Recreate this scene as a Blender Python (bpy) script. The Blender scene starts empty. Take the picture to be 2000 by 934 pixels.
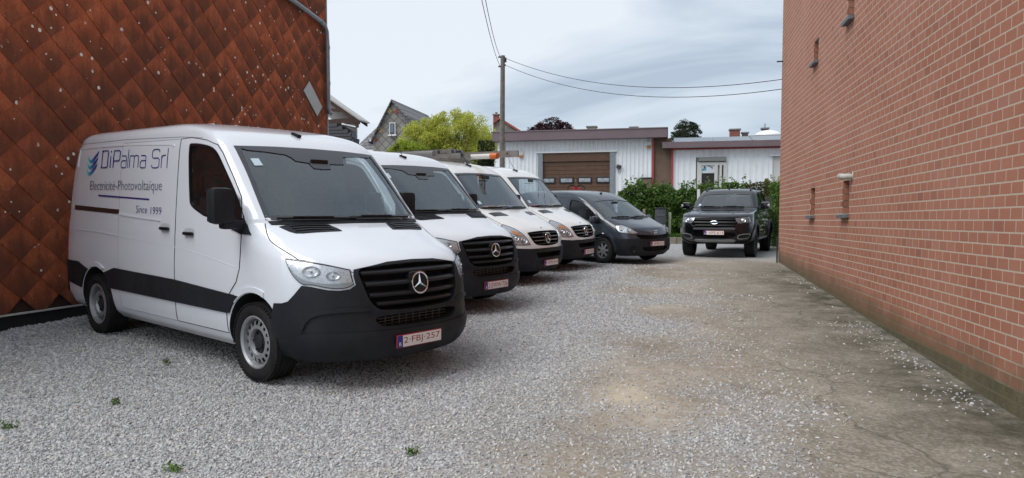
import bpy, bmesh, math, random
import numpy as np
from mathutils import Vector, Matrix, Euler, noise
from mathutils.bvhtree import BVHTree
random.seed(11); RNG = np.random.default_rng(5)
SC = bpy.context.scene; COL = SC.collection
R = math.radians

# ------------------------------------------------------------------ camera
CAM_H = 1.735; YAW = R(12.04); PITCH = math.atan(77.3/1420.0)
cam_d = bpy.data.cameras.new('camera'); cam_d.sensor_width = 36.0
cam_d.lens = 1420.0/2000.0*36.0; cam_d.shift_y = 41.0/2000.0
cam_d.clip_start = 0.05; cam_d.clip_end = 3000
cam = bpy.data.objects.new('camera', cam_d); COL.objects.link(cam)
cam.location = (0, 0, CAM_H)
cam.rotation_euler = (R(90)-PITCH, 0, YAW)
SC.camera = cam
def ray(px, py):
    """world direction through a pixel of the 2000 px photograph, used to lay the site out"""
    a = (px-1000.)/1420.; b = (508.-py)/1420.; c, s = math.cos(PITCH), math.sin(PITCH)
    d = Vector((a, c+b*s, -s+b*c)); d.rotate(Euler((0, 0, YAW))); return d
def at_y(px, py, y):
    d = ray(px, py); return Vector((0, 0, CAM_H)) + d*(y/d.y)
def at_x(px, py, x):
    d = ray(px, py); return Vector((0, 0, CAM_H)) + d*(x/d.x)

# ------------------------------------------------------------------ sky and sun
SUN_EL, SUN_AZ = R(54), R(228)
W = bpy.data.worlds.new('World'); SC.world = W; W.use_nodes = True
nt = W.node_tree; nt.nodes.clear(); N = nt.nodes.new; LK = nt.links.new
wo = N('ShaderNodeOutputWorld'); bg = N('ShaderNodeBackground'); LK(bg.outputs[0], wo.inputs[0])
sky = N('ShaderNodeTexSky'); sky.sky_type = 'NISHITA'; sky.sun_disc = False
sky.sun_elevation = SUN_EL; sky.sun_rotation = SUN_AZ; sky.air_density = 1.0; sky.dust_density = 1.5
tc = N('ShaderNodeTexCoord')
sep = N('ShaderNodeSeparateXYZ'); LK(tc.outputs['Generated'], sep.inputs[0])
# project the direction on a cloud deck so that the clouds flatten towards the horizon
zz = N('ShaderNodeMath'); zz.operation = 'MAXIMUM'; LK(sep.outputs[2], zz.inputs[0]); zz.inputs[1].default_value = 0.0
za = N('ShaderNodeMath'); za.operation = 'ADD'; LK(zz.outputs[0], za.inputs[0]); za.inputs[1].default_value = 0.24
dv = N('ShaderNodeVectorMath'); dv.operation = 'DIVIDE'; LK(tc.outputs['Generated'], dv.inputs[0])
cb = N('ShaderNodeCombineXYZ'); [LK(za.outputs[0], cb.inputs[i]) for i in range(3)]; LK(cb.outputs[0], dv.inputs[1])
n1 = N('ShaderNodeTexNoise'); n1.inputs['Scale'].default_value = 1.05; n1.inputs['Detail'].default_value = 9; n1.inputs['Roughness'].default_value = 0.52
n1.inputs['Distortion'].default_value = 0.7
mp = N('ShaderNodeMapping'); mp.inputs['Location'].default_value = (2.3, 0.7, 0); mp.inputs['Scale'].default_value = (1.0, 1.15, 0.2)
LK(dv.outputs[0], mp.inputs[0]); LK(mp.outputs[0], n1.inputs['Vector'])
rp = N('ShaderNodeValToRGB'); cr = rp.color_ramp
cr.elements[0].position = 0.34; cr.elements[0].color = (4.0, 4.75, 5.7, 1)
cr.elements[1].position = 0.60; cr.elements[1].color = (7.2, 7.65, 8.2, 1)
e = cr.elements.new(0.46); e.color = (5.7, 6.4, 7.2, 1)
LK(n1.outputs[0], rp.inputs[0])
mixw = N('ShaderNodeMixRGB'); mixw.inputs[0].default_value = 0.88
LK(sky.outputs[0], mixw.inputs[1]); LK(rp.outputs[0], mixw.inputs[2])
LK(mixw.outputs[0], bg.inputs[0]); bg.inputs[1].default_value = 0.068
sun_d = bpy.data.lights.new('sun', 'SUN'); sun_d.energy = 1.5; sun_d.angle = R(45); sun_d.color = (1.0, 0.98, 0.95)
sun = bpy.data.objects.new('sun', sun_d); COL.objects.link(sun)
# sun_rotation is measured clockwise from +Y
sdir = Vector((math.sin(SUN_AZ)*math.cos(SUN_EL), math.cos(SUN_AZ)*math.cos(SUN_EL), math.sin(SUN_EL)))
sun.rotation_euler = sdir.to_track_quat('Z', 'Y').to_euler(); sun.location = (0, 0, 30)
SC.view_settings.view_transform = 'Standard'; SC.view_settings.look = 'None'
SC.view_settings.exposure = 0.86; SC.view_settings.gamma = 1.0
SC.render.engine = 'CYCLES'
SC.cycles.max_bounces = 6; SC.cycles.diffuse_bounces = 3; SC.cycles.glossy_bounces = 3; SC.cycles.transparent_max_bounces = 12
SC.cycles.use_adaptive_sampling = True; SC.cycles.adaptive_threshold = 0.015
SC.cycles.caustics_reflective = False; SC.cycles.caustics_refractive = False

# ------------------------------------------------------------------ materials
MATS = {}
class NT:
    """tiny wrapper for building node trees"""
    def __init__(s, name):
        s.m = bpy.data.materials.new(name); s.m.use_nodes = True; s.t = s.m.node_tree
        s.b = s.t.nodes['Principled BSDF']; s.out = s.t.nodes['Material Output']
    def n(s, typ, **kw):
        nd = s.t.nodes.new(typ)
        for k, v in kw.items():
            if k.startswith('i_'):
                key = k[2:]; key = int(key) if key.isdigit() else key.replace('_', ' ')
                nd.inputs[key].default_value = v
            else: setattr(nd, k, v)
        return nd
    def l(s, a, b): s.t.links.new(a, b)
    def coord(s, kind='Object'): return s.n('ShaderNodeTexCoord').outputs[kind]
    def pos(s): return s.n('ShaderNodeNewGeometry').outputs['Position']
    def noise(s, vec, scale, detail=4, rough=.55, dist=0):
        nd = s.n('ShaderNodeTexNoise', i_Scale=scale, i_Detail=detail, i_Roughness=rough, i_Distortion=dist); s.l(vec, nd.inputs['Vector']); return nd.outputs[0]
    def ramp(s, fac, stops):
        nd = s.n('ShaderNodeValToRGB'); c = nd.color_ramp
        while len(c.elements) < len(stops): c.elements.new(.5)
        for e_, (p, col) in zip(c.elements, stops):
            e_.position = p; e_.color = col if len(col) == 4 else (*col, 1)
        s.l(fac, nd.inputs[0]); return nd.outputs[0]
    def mix(s, fac, a, b, mode='MIX'):
        nd = s.n('ShaderNodeMixRGB', blend_type=mode)
        for sock, v in ((nd.inputs[0], fac), (nd.inputs[1], a), (nd.inputs[2], b)):
            if isinstance(v, (int, float)): sock.default_value = v
            elif isinstance(v, tuple): sock.default_value = v if len(v) == 4 else (*v, 1)
            else: s.l(v, sock)
        return nd.outputs[0]
    def math(s, op, a, b=0.0, c=None):
        nd = s.n('ShaderNodeMath', operation=op)
        for i, v in enumerate((a, b) if c is None else (a, b, c)):
            if isinstance(v, (int, float)): nd.inputs[i].default_value = v
            else: s.l(v, nd.inputs[i])
        return nd.outputs[0]
    def mapping(s, vec, scale=(1, 1, 1), loc=(0, 0, 0), rot=(0, 0, 0)):
        nd = s.n('ShaderNodeMapping'); nd.inputs['Scale'].default_value = scale; nd.inputs['Location'].default_value = loc; nd.inputs['Rotation'].default_value = rot
        s.l(vec, nd.inputs[0]); return nd.outputs[0]
    def bump(s, h, strength=.3, dist=.01):
        nd = s.n('ShaderNodeBump', i_Strength=strength, i_Distance=dist); s.l(h, nd.inputs['Height']); s.l(nd.outputs[0], s.b.inputs['Normal'])
    def rgb(s, sock): s.l(sock, s.b.inputs['Base Color'])
    def attr(s, name, kind='GEOMETRY'):
        return s.n('ShaderNodeAttribute', attribute_name=name, attribute_type=kind)

def mat(name, col, rough=.5, metal=0., var=0., vscale=8., bump=0., bscale=60., coat=0., spec=.5, dirt=None):
    """plain procedural material: colour with a little noise variation and fine relief"""
    if name in MATS: return MATS[name]
    t = NT(name); b = t.b
    b.inputs['Base Color'].default_value = (*col, 1); b.inputs['Roughness'].default_value = rough
    b.inputs['Metallic'].default_value = metal; b.inputs['Coat Weight'].default_value = coat; b.inputs['Specular IOR Level'].default_value = spec
    b.inputs['Coat Roughness'].default_value = .04
    p = t.coord('Object')
    if var:
        f = t.noise(p, vscale, 5, .6)
        c = t.mix(t.ramp(f, [(.3, (0, 0, 0)), (.7, (1, 1, 1))]), tuple(max(0, x*(1-var)) for x in col), tuple(min(1, x*(1+var)) for x in col))
        if dirt:
            g = t.ramp(t.noise(t.mapping(p, (1, 1, .6)), 3.1, 6, .65), [(.45, (0, 0, 0)), (.75, (1, 1, 1))])
            c = t.mix(t.math('MULTIPLY', g, dirt[1]), c, dirt[0])
        t.rgb(c)
        r = t.ramp(t.noise(p, vscale*1.7, 4), [(.3, (max(0, rough-.12),)*3), (.7, (min(1, rough+.12),)*3)]); t.l(r, b.inputs['Roughness'])
    if bump: t.bump(t.noise(p, bscale, 5, .6), bump, .01)
    MATS[name] = t.m; return t.m

def glass_mat(name, tint=(.62, .7, .72), ior=1.75, rough=.0, film=0.0):
    """thin pane: tinted see-through with a mirror coat that grows at grazing angles"""
    if name in MATS: return MATS[name]
    t = NT(name); t.t.nodes.remove(t.b)
    tr = t.n('ShaderNodeBsdfTransparent'); tr.inputs[0].default_value = (*tint, 1)
    gl = t.n('ShaderNodeBsdfGlossy'); gl.inputs['Roughness'].default_value = rough; gl.inputs[0].default_value = (.92, .97, 1, 1)
    fr = t.n('ShaderNodeFresnel', i_IOR=ior)
    bf = t.math('SUBTRACT', 1.0, t.n('ShaderNodeNewGeometry').outputs['Backfacing']); ff = t.math('MULTIPLY', fr.outputs[0], bf)   # only the outer face mirrors
    mx = t.n('ShaderNodeMixShader'); t.l(ff, mx.inputs[0]); t.l(tr.outputs[0], mx.inputs[1]); t.l(gl.outputs[0], mx.inputs[2])
    last = mx.outputs[0]
    if film:   # a film of dust on the glass
        df = t.n('ShaderNodeBsdfDiffuse'); df.inputs[0].default_value = (.45, .46, .46, 1)
        f = t.math('MULTIPLY', t.ramp(t.noise(t.coord('Object'), 2.2, 6, .6), [(.3, (.5,)*3), (.75, (1,)*3)]), film)
        m2 = t.n('ShaderNodeMixShader'); t.l(f, m2.inputs[0]); t.l(last, m2.inputs[1]); t.l(df.outputs[0], m2.inputs[2]); last = m2.outputs[0]
    t.l(last, t.out.inputs[0]); MATS[name] = t.m; return t.m

# ------------------------------------------------------------------ mesh helpers
def link(o, parent=None):
    COL.objects.link(o)
    if parent is not None: o.parent = parent
    return o
def mesh_obj(name, verts, faces, m, parent=None, smooth=False, idx=None, angle=None):
    me = bpy.data.meshes.new(name); me.from_pydata([tuple(v) for v in verts], [], [tuple(f) for f in faces])
    for x in (m if isinstance(m, (list, tuple)) else [m]): me.materials.append(x)
    if idx is not None: me.polygons.foreach_set('material_index', idx)
    if smooth: me.polygons.foreach_set('use_smooth', [True]*len(me.polygons))
    me.update()
    if smooth and angle: me.set_sharp_from_angle(angle=R(angle))
    return link(bpy.data.objects.new(name, me), parent)
def tag(o, label=None, cat=None, group=None, kind=None):
    for k, v in (('label', label), ('category', cat), ('group', group), ('kind', kind)):
        if v: o[k] = v
    return o
def empty(name, loc=(0, 0, 0), rz=0, label=None, cat=None, group=None):
    o = bpy.data.objects.new(name, None); COL.objects.link(o); o.location = loc; o.rotation_euler = (0, 0, rz); o.empty_display_size = .2
    return tag(o, label, cat, group)
class MB:
    """collects simple shapes into one mesh"""
    def __init__(s): s.v = []; s.f = []; s.mi = []
    def add(s, v, f, mi=0):
        o = len(s.v); s.v += [tuple(p) for p in v]; s.f += [tuple(i+o for i in q) for q in f]; s.mi += [mi]*len(f); return s
    def box(s, c, d, rot=None, bev=0., mi=0):
        h = [x/2 for x in d]; c = Vector(c)
        if bev <= 0:
            v = [Vector((x, y, z)) for z in (-h[2], h[2]) for y in (-h[1], h[1]) for x in (-h[0], h[0])]
            f = [(0, 2, 3, 1), (4, 5, 7, 6), (0, 1, 5, 4), (2, 6, 7, 3), (0, 4, 6, 2), (1, 3, 7, 5)]
        else:
            bm = bmesh.new(); bmesh.ops.create_cube(bm, size=1, matrix=Matrix.Diagonal((*d, 1)))
            bmesh.ops.bevel(bm, geom=bm.edges[:], offset=min(bev, min(h)*.95), segments=2, affect='EDGES', profile=.6)
            bm.verts.index_update(); v = [x.co.copy() for x in bm.verts]; f = [[x.index for x in q.verts] for q in bm.faces]; bm.free()
        if rot is not None:
            m = rot if isinstance(rot, Matrix) else Euler(rot).to_matrix()
            v = [m @ p for p in v]
        return s.add([p+c for p in v], f, mi)
    def tube(s, pts, r, n=8, cap=True, mi=0, close=False):
        pts = [Vector(p) for p in pts]; rr = r if isinstance(r, (list, tuple)) else [r]*len(pts); v = []; f = []
        up = None
        for i, p in enumerate(pts):
            if close: t = pts[(i+1) % len(pts)]-pts[i-1]
            else: t = (pts[min(i+1, len(pts)-1)]-pts[max(i-1, 0)])
            t.normalize()
            if up is None: up = Vector((0, 0, 1)) if abs(t.z) < .9 else Vector((1, 0, 0))
            a = up-t*up.dot(t); a.normalize(); up = a; b = t.cross(a)
            v += [p+(a*math.cos(k*math.tau/n)+b*math.sin(k*math.tau/n))*rr[i] for k in range(n)]
        m = len(pts)
        for i in range(m if close else m-1):
            for k in range(n):
                j = (i+1) % m
                f.append((i*n+k, i*n+(k+1) % n, j*n+(k+1) % n, j*n+k))
        if cap and not close: f.append(tuple(range(n))[::-1]); f.append(tuple((m-1)*n+k for k in range(n)))
        return s.add(v, f, mi)
    def lathe(s, prof, n=32, axis='y', c=(0, 0, 0), mi=0):
        """prof: (radius, along-axis) pairs; rings joined in order"""
        v = []; f = []; c = Vector(c)
        for r_, h in prof:
            for k in range(n):
                a = k*math.tau/n; x, y = r_*math.cos(a), r_*math.sin(a)
                v.append(c+Vector({'y': (x, h, y), 'z': (x, y, h), 'x': (h, x, y)}[axis]))
        for i in range(len(prof)-1):
            for k in range(n): f.append((i*n+k, i*n+(k+1) % n, (i+1)*n+(k+1) % n, (i+1)*n+k))
        return s.add(v, f, mi)
    def prism(s, poly, fn, mi=0, cap=True):
        """poly: list of 2-D points, fn(p, 0|1) gives the two ends"""
        n = len(poly); v = [fn(p, 0) for p in poly]+[fn(p, 1) for p in poly]
        f = [(i, (i+1) % n, n+(i+1) % n, n+i) for i in range(n)]
        if cap: f += [tuple(range(n))[::-1], tuple(range(n, 2*n))]
        return s.add(v, f, mi)
    def build(s, name, m, parent=None, smooth=False, angle=35, fix=False):
        o = mesh_obj(name, s.v, s.f, m, parent, smooth, s.mi if isinstance(m, (list, tuple)) else None, None)
        if fix:
            bm = bmesh.new(); bm.from_mesh(o.data); bmesh.ops.recalc_face_normals(bm, faces=bm.faces[:]); bm.to_mesh(o.data); bm.free()
        if smooth and angle: o.data.set_sharp_from_angle(angle=R(angle))
        return o
def copy_tree(o, parent=None):
    c = o.copy(); COL.objects.link(c); c.parent = parent
    for ch in o.children: copy_tree(ch, c)
    return c
def set_matrix_from(o, loc, rot3):
    o.matrix_world = Matrix.Translation(loc) @ rot3.to_4x4()
def smooth_poly(poly, k=4, closed=True):
    """Catmull-Rom through the points; a point with a third value 1 stays a sharp corner"""
    n = len(poly); out = []
    for i in range(n if closed else n-1):
        p1, p2 = poly[i], poly[(i+1) % n]; p0 = poly[i-1] if (closed or i) else p1; p3 = poly[(i+2) % n] if (closed or i+2 < n) else p2
        if len(p1) > 2 and p1[2]: p0 = p1
        if len(p2) > 2 and p2[2]: p3 = p2
        for j in range(k):
            t = j/k; out.append(tuple(.5*((2*p1[a])+(-p0[a]+p2[a])*t+(2*p0[a]-5*p1[a]+4*p2[a]-p3[a])*t*t+(-p0[a]+3*p1[a]-3*p2[a]+p3[a])*t**3) for a in (0, 1)))
    if not closed: out.append(tuple(poly[-1][:2]))
    return out

# ------------------------------------------------------------------ vehicle bodies
def hull_rows(rows, k=5):
    rows = [np.array(r_, float) for r_ in rows]; out = []
    for i in range(len(rows)-1):
        p0, p1, p2, p3 = rows[max(i-1, 0)], rows[i], rows[i+1], rows[min(i+2, len(rows)-1)]
        # limited slopes, so that the shape does not overshoot
        h = p2[0]-p1[0]
        def slope(a, b, c):
            d1 = (b-a)/max(b[0]-a[0], 1e-6); d2 = (c-b)/max(c[0]-b[0], 1e-6)
            return np.where(d1*d2 > 0, 2*d1*d2/(d1+d2+1e-12), 0)
        m1 = slope(p0, p1, p2) if i > 0 else (p2-p1)/h
        m2 = slope(p1, p2, p3) if i+2 < len(rows) else (p2-p1)/h
        for j in range(k):
            t = j/k; out.append((2*t**3-3*t*t+1)*p1+(t**3-2*t*t+t)*h*m1+(-2*t**3+3*t*t)*p2+(t**3-t*t)*h*m2)
    out.append(rows[-1]); return out
def outline(row, nf=16, ns=26, nr=8):
    z, w, xf, L, n, xr, Lr, nr_ = row; pts = []
    for i in range(nf+1):
        a = i/nf*math.pi/2; pts.append((xf-L+L*max(math.cos(a), 0)**(2/n), w*max(math.sin(a), 0)**(2/n)))
    for i in range(1, ns): pts.append((xf-L+(xr+Lr-xf+L)*i/ns, w))
    for i in range(nr, -1, -1):
        a = i/nr*math.pi/2; pts.append((xr+Lr-Lr*max(math.cos(a), 0)**(2/nr_), w*max(math.sin(a), 0)**(2/nr_)))
    return pts
def hull_mesh(rows, k=5, **kw):
    rr = hull_rows(rows, k); V = []; Fc = []; n = None
    for r_ in rr:
        h = outline(r_, **kw); ring = [(x, y, r_[0]) for x, y in h]+[(x, -y, r_[0]) for x, y in h[-2:0:-1]]
        n = len(ring); V += ring
    for i in range(len(rr)-1):
        for j in range(n): Fc.append((i*n+j, i*n+(j+1) % n, (i+1)*n+(j+1) % n, (i+1)*n+j))
    Fc.append(tuple(range(n))[::-1]); m = (len(rr)-1)*n; Fc.append(tuple(m+j for j in range(n)))
    return V, Fc
def boolean(o, cutters):
    for c in cutters:
        md = o.modifiers.new('cut', 'BOOLEAN'); md.object = c; md.operation = 'DIFFERENCE'; md.solver = 'EXACT'
        try: md.material_mode = 'INDEX'
        except Exception: pass
    bpy.context.view_layer.update()
    me = bpy.data.meshes.new_from_object(o.evaluated_get(bpy.context.evaluated_depsgraph_get()))
    o.modifiers.clear(); o.data = me
    for c in cutters:
        d = c.data; bpy.data.objects.remove(c); bpy.data.meshes.remove(d)
def cutter(mb, mi):
    o = mb.build('cutter', [None]*0 or [MATS['_slot']]*3, None, fix=True)
    o.data.polygons.foreach_set('material_index', [mi]*len(o.data.polygons)); return o
MATS['_slot'] = bpy.data.materials.new('unused_slot')

class Body:
    """a vehicle shell that panels can be laid on; x forward from the front axle, y left, z up from the ground"""
    def __init__(s, rows, axis_x=0.0, k=5, **kw):
        s.V, s.F = hull_mesh(rows, k, **kw); s.rows = hull_rows(rows, k)
        s.bvh = BVHTree.FromPolygons([Vector(v) for v in s.V], s.F); s.ax = axis_x
        me = bpy.data.meshes.new('t'); me.from_pydata(s.V, [], s.F); me.update(); s.vn = [v.normal.copy() for v in me.vertices]; bpy.data.meshes.remove(me)
    def hit(s, chart, p):
        u, v = p
        if chart == 'R': o, d = Vector((u, -4, v)), Vector((0, 1, 0))
        elif chart == 'L': o, d = Vector((u, 4, v)), Vector((0, -1, 0))
        elif chart == 'F': o, d = Vector((6, u, v)), Vector((-1, 0, 0))
        elif chart == 'B': o, d = Vector((-9, u, v)), Vector((1, 0, 0))
        elif chart == 'T': o, d = Vector((u, v, 6)), Vector((0, 0, -1))
        elif chart == 'W':           # wrap round the nose: u = angle (radians) about a vertical axis
            e_ = Vector((math.cos(u), math.sin(u), 0)); o, d = Vector((s.ax, 0, v))+e_*5, -e_
        q, nn, fi, _ = s.bvh.ray_cast(o, d)
        if q is None:
            q, nn, fi, _ = s.bvh.find_nearest(o+d*4)
        f = s.F[fi]
        if len(f) == 4:
            ws = [1/((Vector(s.V[i])-q).length+1e-5) for i in f]; nn = sum((s.vn[i]*w_ for i, w_ in zip(f, ws)), Vector()); nn.normalize()
        return q, nn
    def panel(s, name, chart, poly, m, parent, off=.003, thick=.012, holes=(), step=.06, k=0, mirror=False, dome=0.):
        if k: poly = smooth_poly(poly, k)
        poly = [tuple(p[:2]) for p in poly]
        if mirror:
            if chart in 'FWB': poly = [(-a, b) for a, b in poly][::-1]; holes = [[(-a, b) for a, b in h] for h in holes]
            elif chart == 'T': poly = [(a, -b) for a, b in poly][::-1]; holes = [[(a, -b) for a, b in h] for h in holes]
            elif chart == 'R': chart = 'L'
        sc = .9 if chart == 'W' else 1.
        bm = bmesh.new()
        for lp in [poly]+list(holes):
            pts = []
            for i, a in enumerate(lp):
                b = lp[(i+1) % len(lp)]; n_ = max(1, int(math.hypot((b[0]-a[0])*sc, b[1]-a[1])/step))
                pts += [(a[0]+(b[0]-a[0])*j/n_, a[1]+(b[1]-a[1])*j/n_) for j in range(n_)]
            vs = [bm.verts.new((p[0]*sc, p[1], 0)) for p in pts]
            for i in range(len(vs)): bm.edges.new((vs[i], vs[(i+1) % len(vs)]))
        bmesh.ops.triangle_fill(bm, use_beauty=True, edges=bm.edges[:], normal=(0, 0, 1))
        xs = [v.co.x for v in bm.verts]; ys = [v.co.y for v in bm.verts]
        for ax_, lo, hi in ((0, min(xs), max(xs)), (1, min(ys), max(ys))):
            c = math.ceil(lo/step)*step+1e-4
            while c < hi:
                co = (c, 0, 0) if ax_ == 0 else (0, c, 0); no = (1, 0, 0) if ax_ == 0 else (0, 1, 0)
                bmesh.ops.bisect_plane(bm, geom=bm.verts[:]+bm.edges[:]+bm.faces[:], dist=1e-5, plane_co=co, plane_no=no); c += step
        bm.verts.index_update(); bm.edges.index_update()
        top = []; nrm = []; bd = [False]*len(bm.verts)
        for e_ in bm.edges:
            if len(e_.link_faces) == 1: bd[e_.verts[0].index] = bd[e_.verts[1].index] = True
        cx, cy = (min(xs)+max(xs))/2, (min(ys)+max(ys))/2; hx, hy = (max(xs)-min(xs))/2, (max(ys)-min(ys))/2
        for v in bm.verts:
            q, nn = s.hit(chart, (v.co.x/sc, v.co.y)); d_ = off
            if dome: d_ += dome*max(0, 1-((v.co.x-cx)/hx)**2)*max(0, 1-((v.co.y-cy)/hy)**2)
            top.append(q+nn*d_); nrm.append(nn)
        nv = len(top); V = top+[p-n_*thick for p, n_ in zip(top, nrm)]
        F0 = [[v.index for v in f.verts] for f in bm.faces]; F1 = [[i+nv for i in f[::-1]] for f in F0]
        if F0:   # face outwards
            a, b, c = [top[i] for i in F0[0][:3]]
            if (b-a).cross(c-a).dot(nrm[F0[0][0]]) < 0: F0 = [f[::-1] for f in F0]; F1 = [f[::-1] for f in F1]
        rim = []
        have = {}
        for f in F0:
            for i in range(len(f)): have[(f[i], f[(i+1) % len(f)])] = 1
        for a, b in have:
            if (b, a) not in have: rim.append((b, a, a+nv, b+nv))
        bm.free()
        o = mesh_obj(name, V, F0+F1+rim, m, parent, True, None, 40)
        return o
    def ribbon(s, name, chart, line, width, m, parent, off=.0015, mirror=False, k=0, thick=.004):
        """a narrow strip along a line (shut lines, mouldings)"""
        if k: line = smooth_poly(line, k, False)
        if mirror:
            if chart == 'R': chart = 'L'
            elif chart in 'FW': line = [(-a, b) for a, b in line]
            elif chart == 'T': line = [(a, -b) for a, b in line]
        pts = []
        for a, b in zip(line[:-1], line[1:]):
            n_ = max(1, int(math.hypot(b[0]-a[0], b[1]-a[1])/.04)); pts += [(a[0]+(b[0]-a[0])*j/n_, a[1]+(b[1]-a[1])*j/n_) for j in range(n_)]
        pts.append(line[-1]); P = [s.hit(chart, p) for p in pts]; V = []; Fc = []
        for i, (q, nn) in enumerate(P):
            t = P[min(i+1, len(P)-1)][0]-P[max(i-1, 0)][0]; b = nn.cross(t); b.normalize(); b *= width/2
            V += [q+nn*off+b, q+nn*off-b, q-nn*thick-b, q-nn*thick+b]
        for i in range(len(P)-1):
            for j in range(4): Fc.append((i*4+j, i*4+(j+1) % 4, i*4+4+(j+1) % 4, i*4+4+j))
        Fc += [(0, 1, 2, 3), tuple(len(V)-4+j for j in (3, 2, 1, 0))]
        return mesh_obj(name, V, Fc, m, parent, False)
#        z     w     xf     L    n    xr     Lr   nr
ROWS907 = [
 (0.24, 0.88, 0.92, 0.75, 2.4, -4.08, 0.20, 4.0),
 (0.32, 0.955, 0.985, 0.78, 2.4, -4.16, 0.20, 4.0),
 (0.44, 0.985, 1.02, 0.80, 2.4, -4.18, 0.18, 4.0),
 (0.52, 0.99, 1.015, 0.80, 2.4, -4.18, 0.18, 4.0),
 (0.68, 0.995, 1.00, 0.80, 2.4, -4.17, 0.16, 4.0),
 (0.88, 0.995, 0.975, 0.80, 2.4, -4.16, 0.16, 4.0),
 (1.00, 0.99, 0.915, 0.78, 2.45, -4.15, 0.16, 4.0),
 (1.08, 0.985, 0.83, 0.76, 2.5, -4.14, 0.16, 4.0),
 (1.20, 0.98, 0.55, 0.70, 2.7, -4.13, 0.16, 4.0),
 (1.30, 0.972, 0.28, 0.52, 3.0, -4.12, 0.16, 4.0),
 (1.36, 0.968, 0.12, 0.40, 3.4, -4.11, 0.16, 4.0),
 (1.40, 0.965, 0.075, 0.36, 3.6, -4.11, 0.16, 4.0),
 (1.60, 0.948, -0.12, 0.34, 3.8, -4.09, 0.16, 4.0),
 (1.85, 0.925, -0.37, 0.30, 4.4, -4.06, 0.18, 4.0),
 (2.05, 0.902, -0.575, 0.30, 4.6, -4.02, 0.20, 4.0),
 (2.13, 0.885, -0.68, 0.32, 4.4, -4.00, 0.22, 3.8),
 (2.20, 0.872, -0.83, 0.36, 4.0, -3.98, 0.24, 3.6),
 (2.26, 0.835, -1.05, 0.45, 3.4, -3.93, 0.28, 3.4),
 (2.30, 0.74, -1.30, 0.55, 3.0, -3.84, 0.34, 3.0),
 (2.325, 0.52, -1.65, 0.6, 2.6, -3.6, 0.4, 2.6),
 (2.335, 0.14, -2.1, 0.4, 2.2, -3.0, 0.4, 2.2)]
ROWS906 = [
 (0.25, 0.86, 0.88, 0.66, 2.7, -4.75, 0.20, 4.0),
 (0.34, 0.945, 0.96, 0.70, 2.8, -4.84, 0.20, 4.0),
 (0.48, 0.975, 1.00, 0.72, 2.8, -4.86, 0.18, 4.0),
 (0.62, 0.985, 0.995, 0.72, 2.8, -4.86, 0.16, 4.0),
 (0.76, 0.985, 0.97, 0.72, 2.8, -4.85, 0.16, 4.0),
 (0.88, 0.983, 0.935, 0.72, 2.8, -4.84, 0.16, 4.0),
 (1.00, 0.98, 0.84, 0.70, 2.8, -4.83, 0.16, 4.0),
 (1.12, 0.975, 0.64, 0.64, 2.9, -4.82, 0.16, 4.0),
 (1.24, 0.968, 0.38, 0.54, 3.0, -4.81, 0.16, 4.0),
 (1.33, 0.962, 0.16, 0.40, 3.4, -4.80, 0.16, 4.0),
 (1.37, 0.96, 0.10, 0.36, 3.6, -4.80, 0.16, 4.0),
 (1.60, 0.945, -0.12, 0.33, 4.0, -4.78, 0.16, 4.0),
 (1.85, 0.92, -0.36, 0.31, 4.4, -4.75, 0.18, 4.0),
 (2.05, 0.90, -0.56, 0.30, 4.6, -4.71, 0.20, 4.0),
 (2.13, 0.882, -0.67, 0.32, 4.4, -4.68, 0.22, 3.6),
 (2.20, 0.868, -0.82, 0.36, 4.0, -4.65, 0.24, 3.6),
 (2.26, 0.83, -1.04, 0.45, 3.4, -4.60, 0.28, 3.4),
 (2.30, 0.73, -1.30, 0.55, 3.0, -4.50, 0.34, 3.0),
 (2.325, 0.50, -1.65, 0.6, 2.6, -4.3, 0.4, 2.6),
 (2.335, 0.12, -2.1, 0.4, 2.2, -3.7, 0.4, 2.2)]
ROWSP = [
 (0.19, 0.76, 0.80, 0.55, 2.5, -3.30, 0.2, 4), (0.30, 0.86, 0.90, 0.60, 2.5, -3.42, 0.2, 4), (0.45, 0.895, 0.925, 0.62, 2.5, -3.45, 0.18, 4),
 (0.60, 0.905, 0.915, 0.62, 2.5, -3.45, 0.16, 4), (0.74, 0.905, 0.875, 0.62, 2.5, -3.44, 0.16, 4), (0.84, 0.90, 0.80, 0.60, 2.5, -3.43, 0.16, 4),
 (0.92, 0.895, 0.64, 0.58, 2.6, -3.42, 0.16, 4), (1.00, 0.888, 0.42, 0.50, 2.8, -3.41, 0.16, 4), (1.05, 0.88, 0.29, 0.46, 3.0, -3.40, 0.16, 4),
 (1.08, 0.875, 0.23, 0.46, 3.0, -3.40, 0.16, 4), (1.30, 0.835, -0.15, 0.44, 3.2, -3.38, 0.16, 4), (1.52, 0.78, -0.53, 0.42, 3.4, -3.35, 0.18, 4),
 (1.63, 0.745, -0.74, 0.44, 3.3, -3.32, 0.2, 4), (1.70, 0.70, -0.93, 0.5, 3.0, -3.28, 0.24, 3.4), (1.75, 0.60, -1.2, 0.6, 2.7, -3.15, 0.3, 3), (1.775, 0.40, -1.5, 0.6, 2.5, -2.9, 0.4, 2.6), (1.785, 0.1, -1.9, 0.3, 2.2, -2.5, 0.3, 2.2)]
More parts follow.
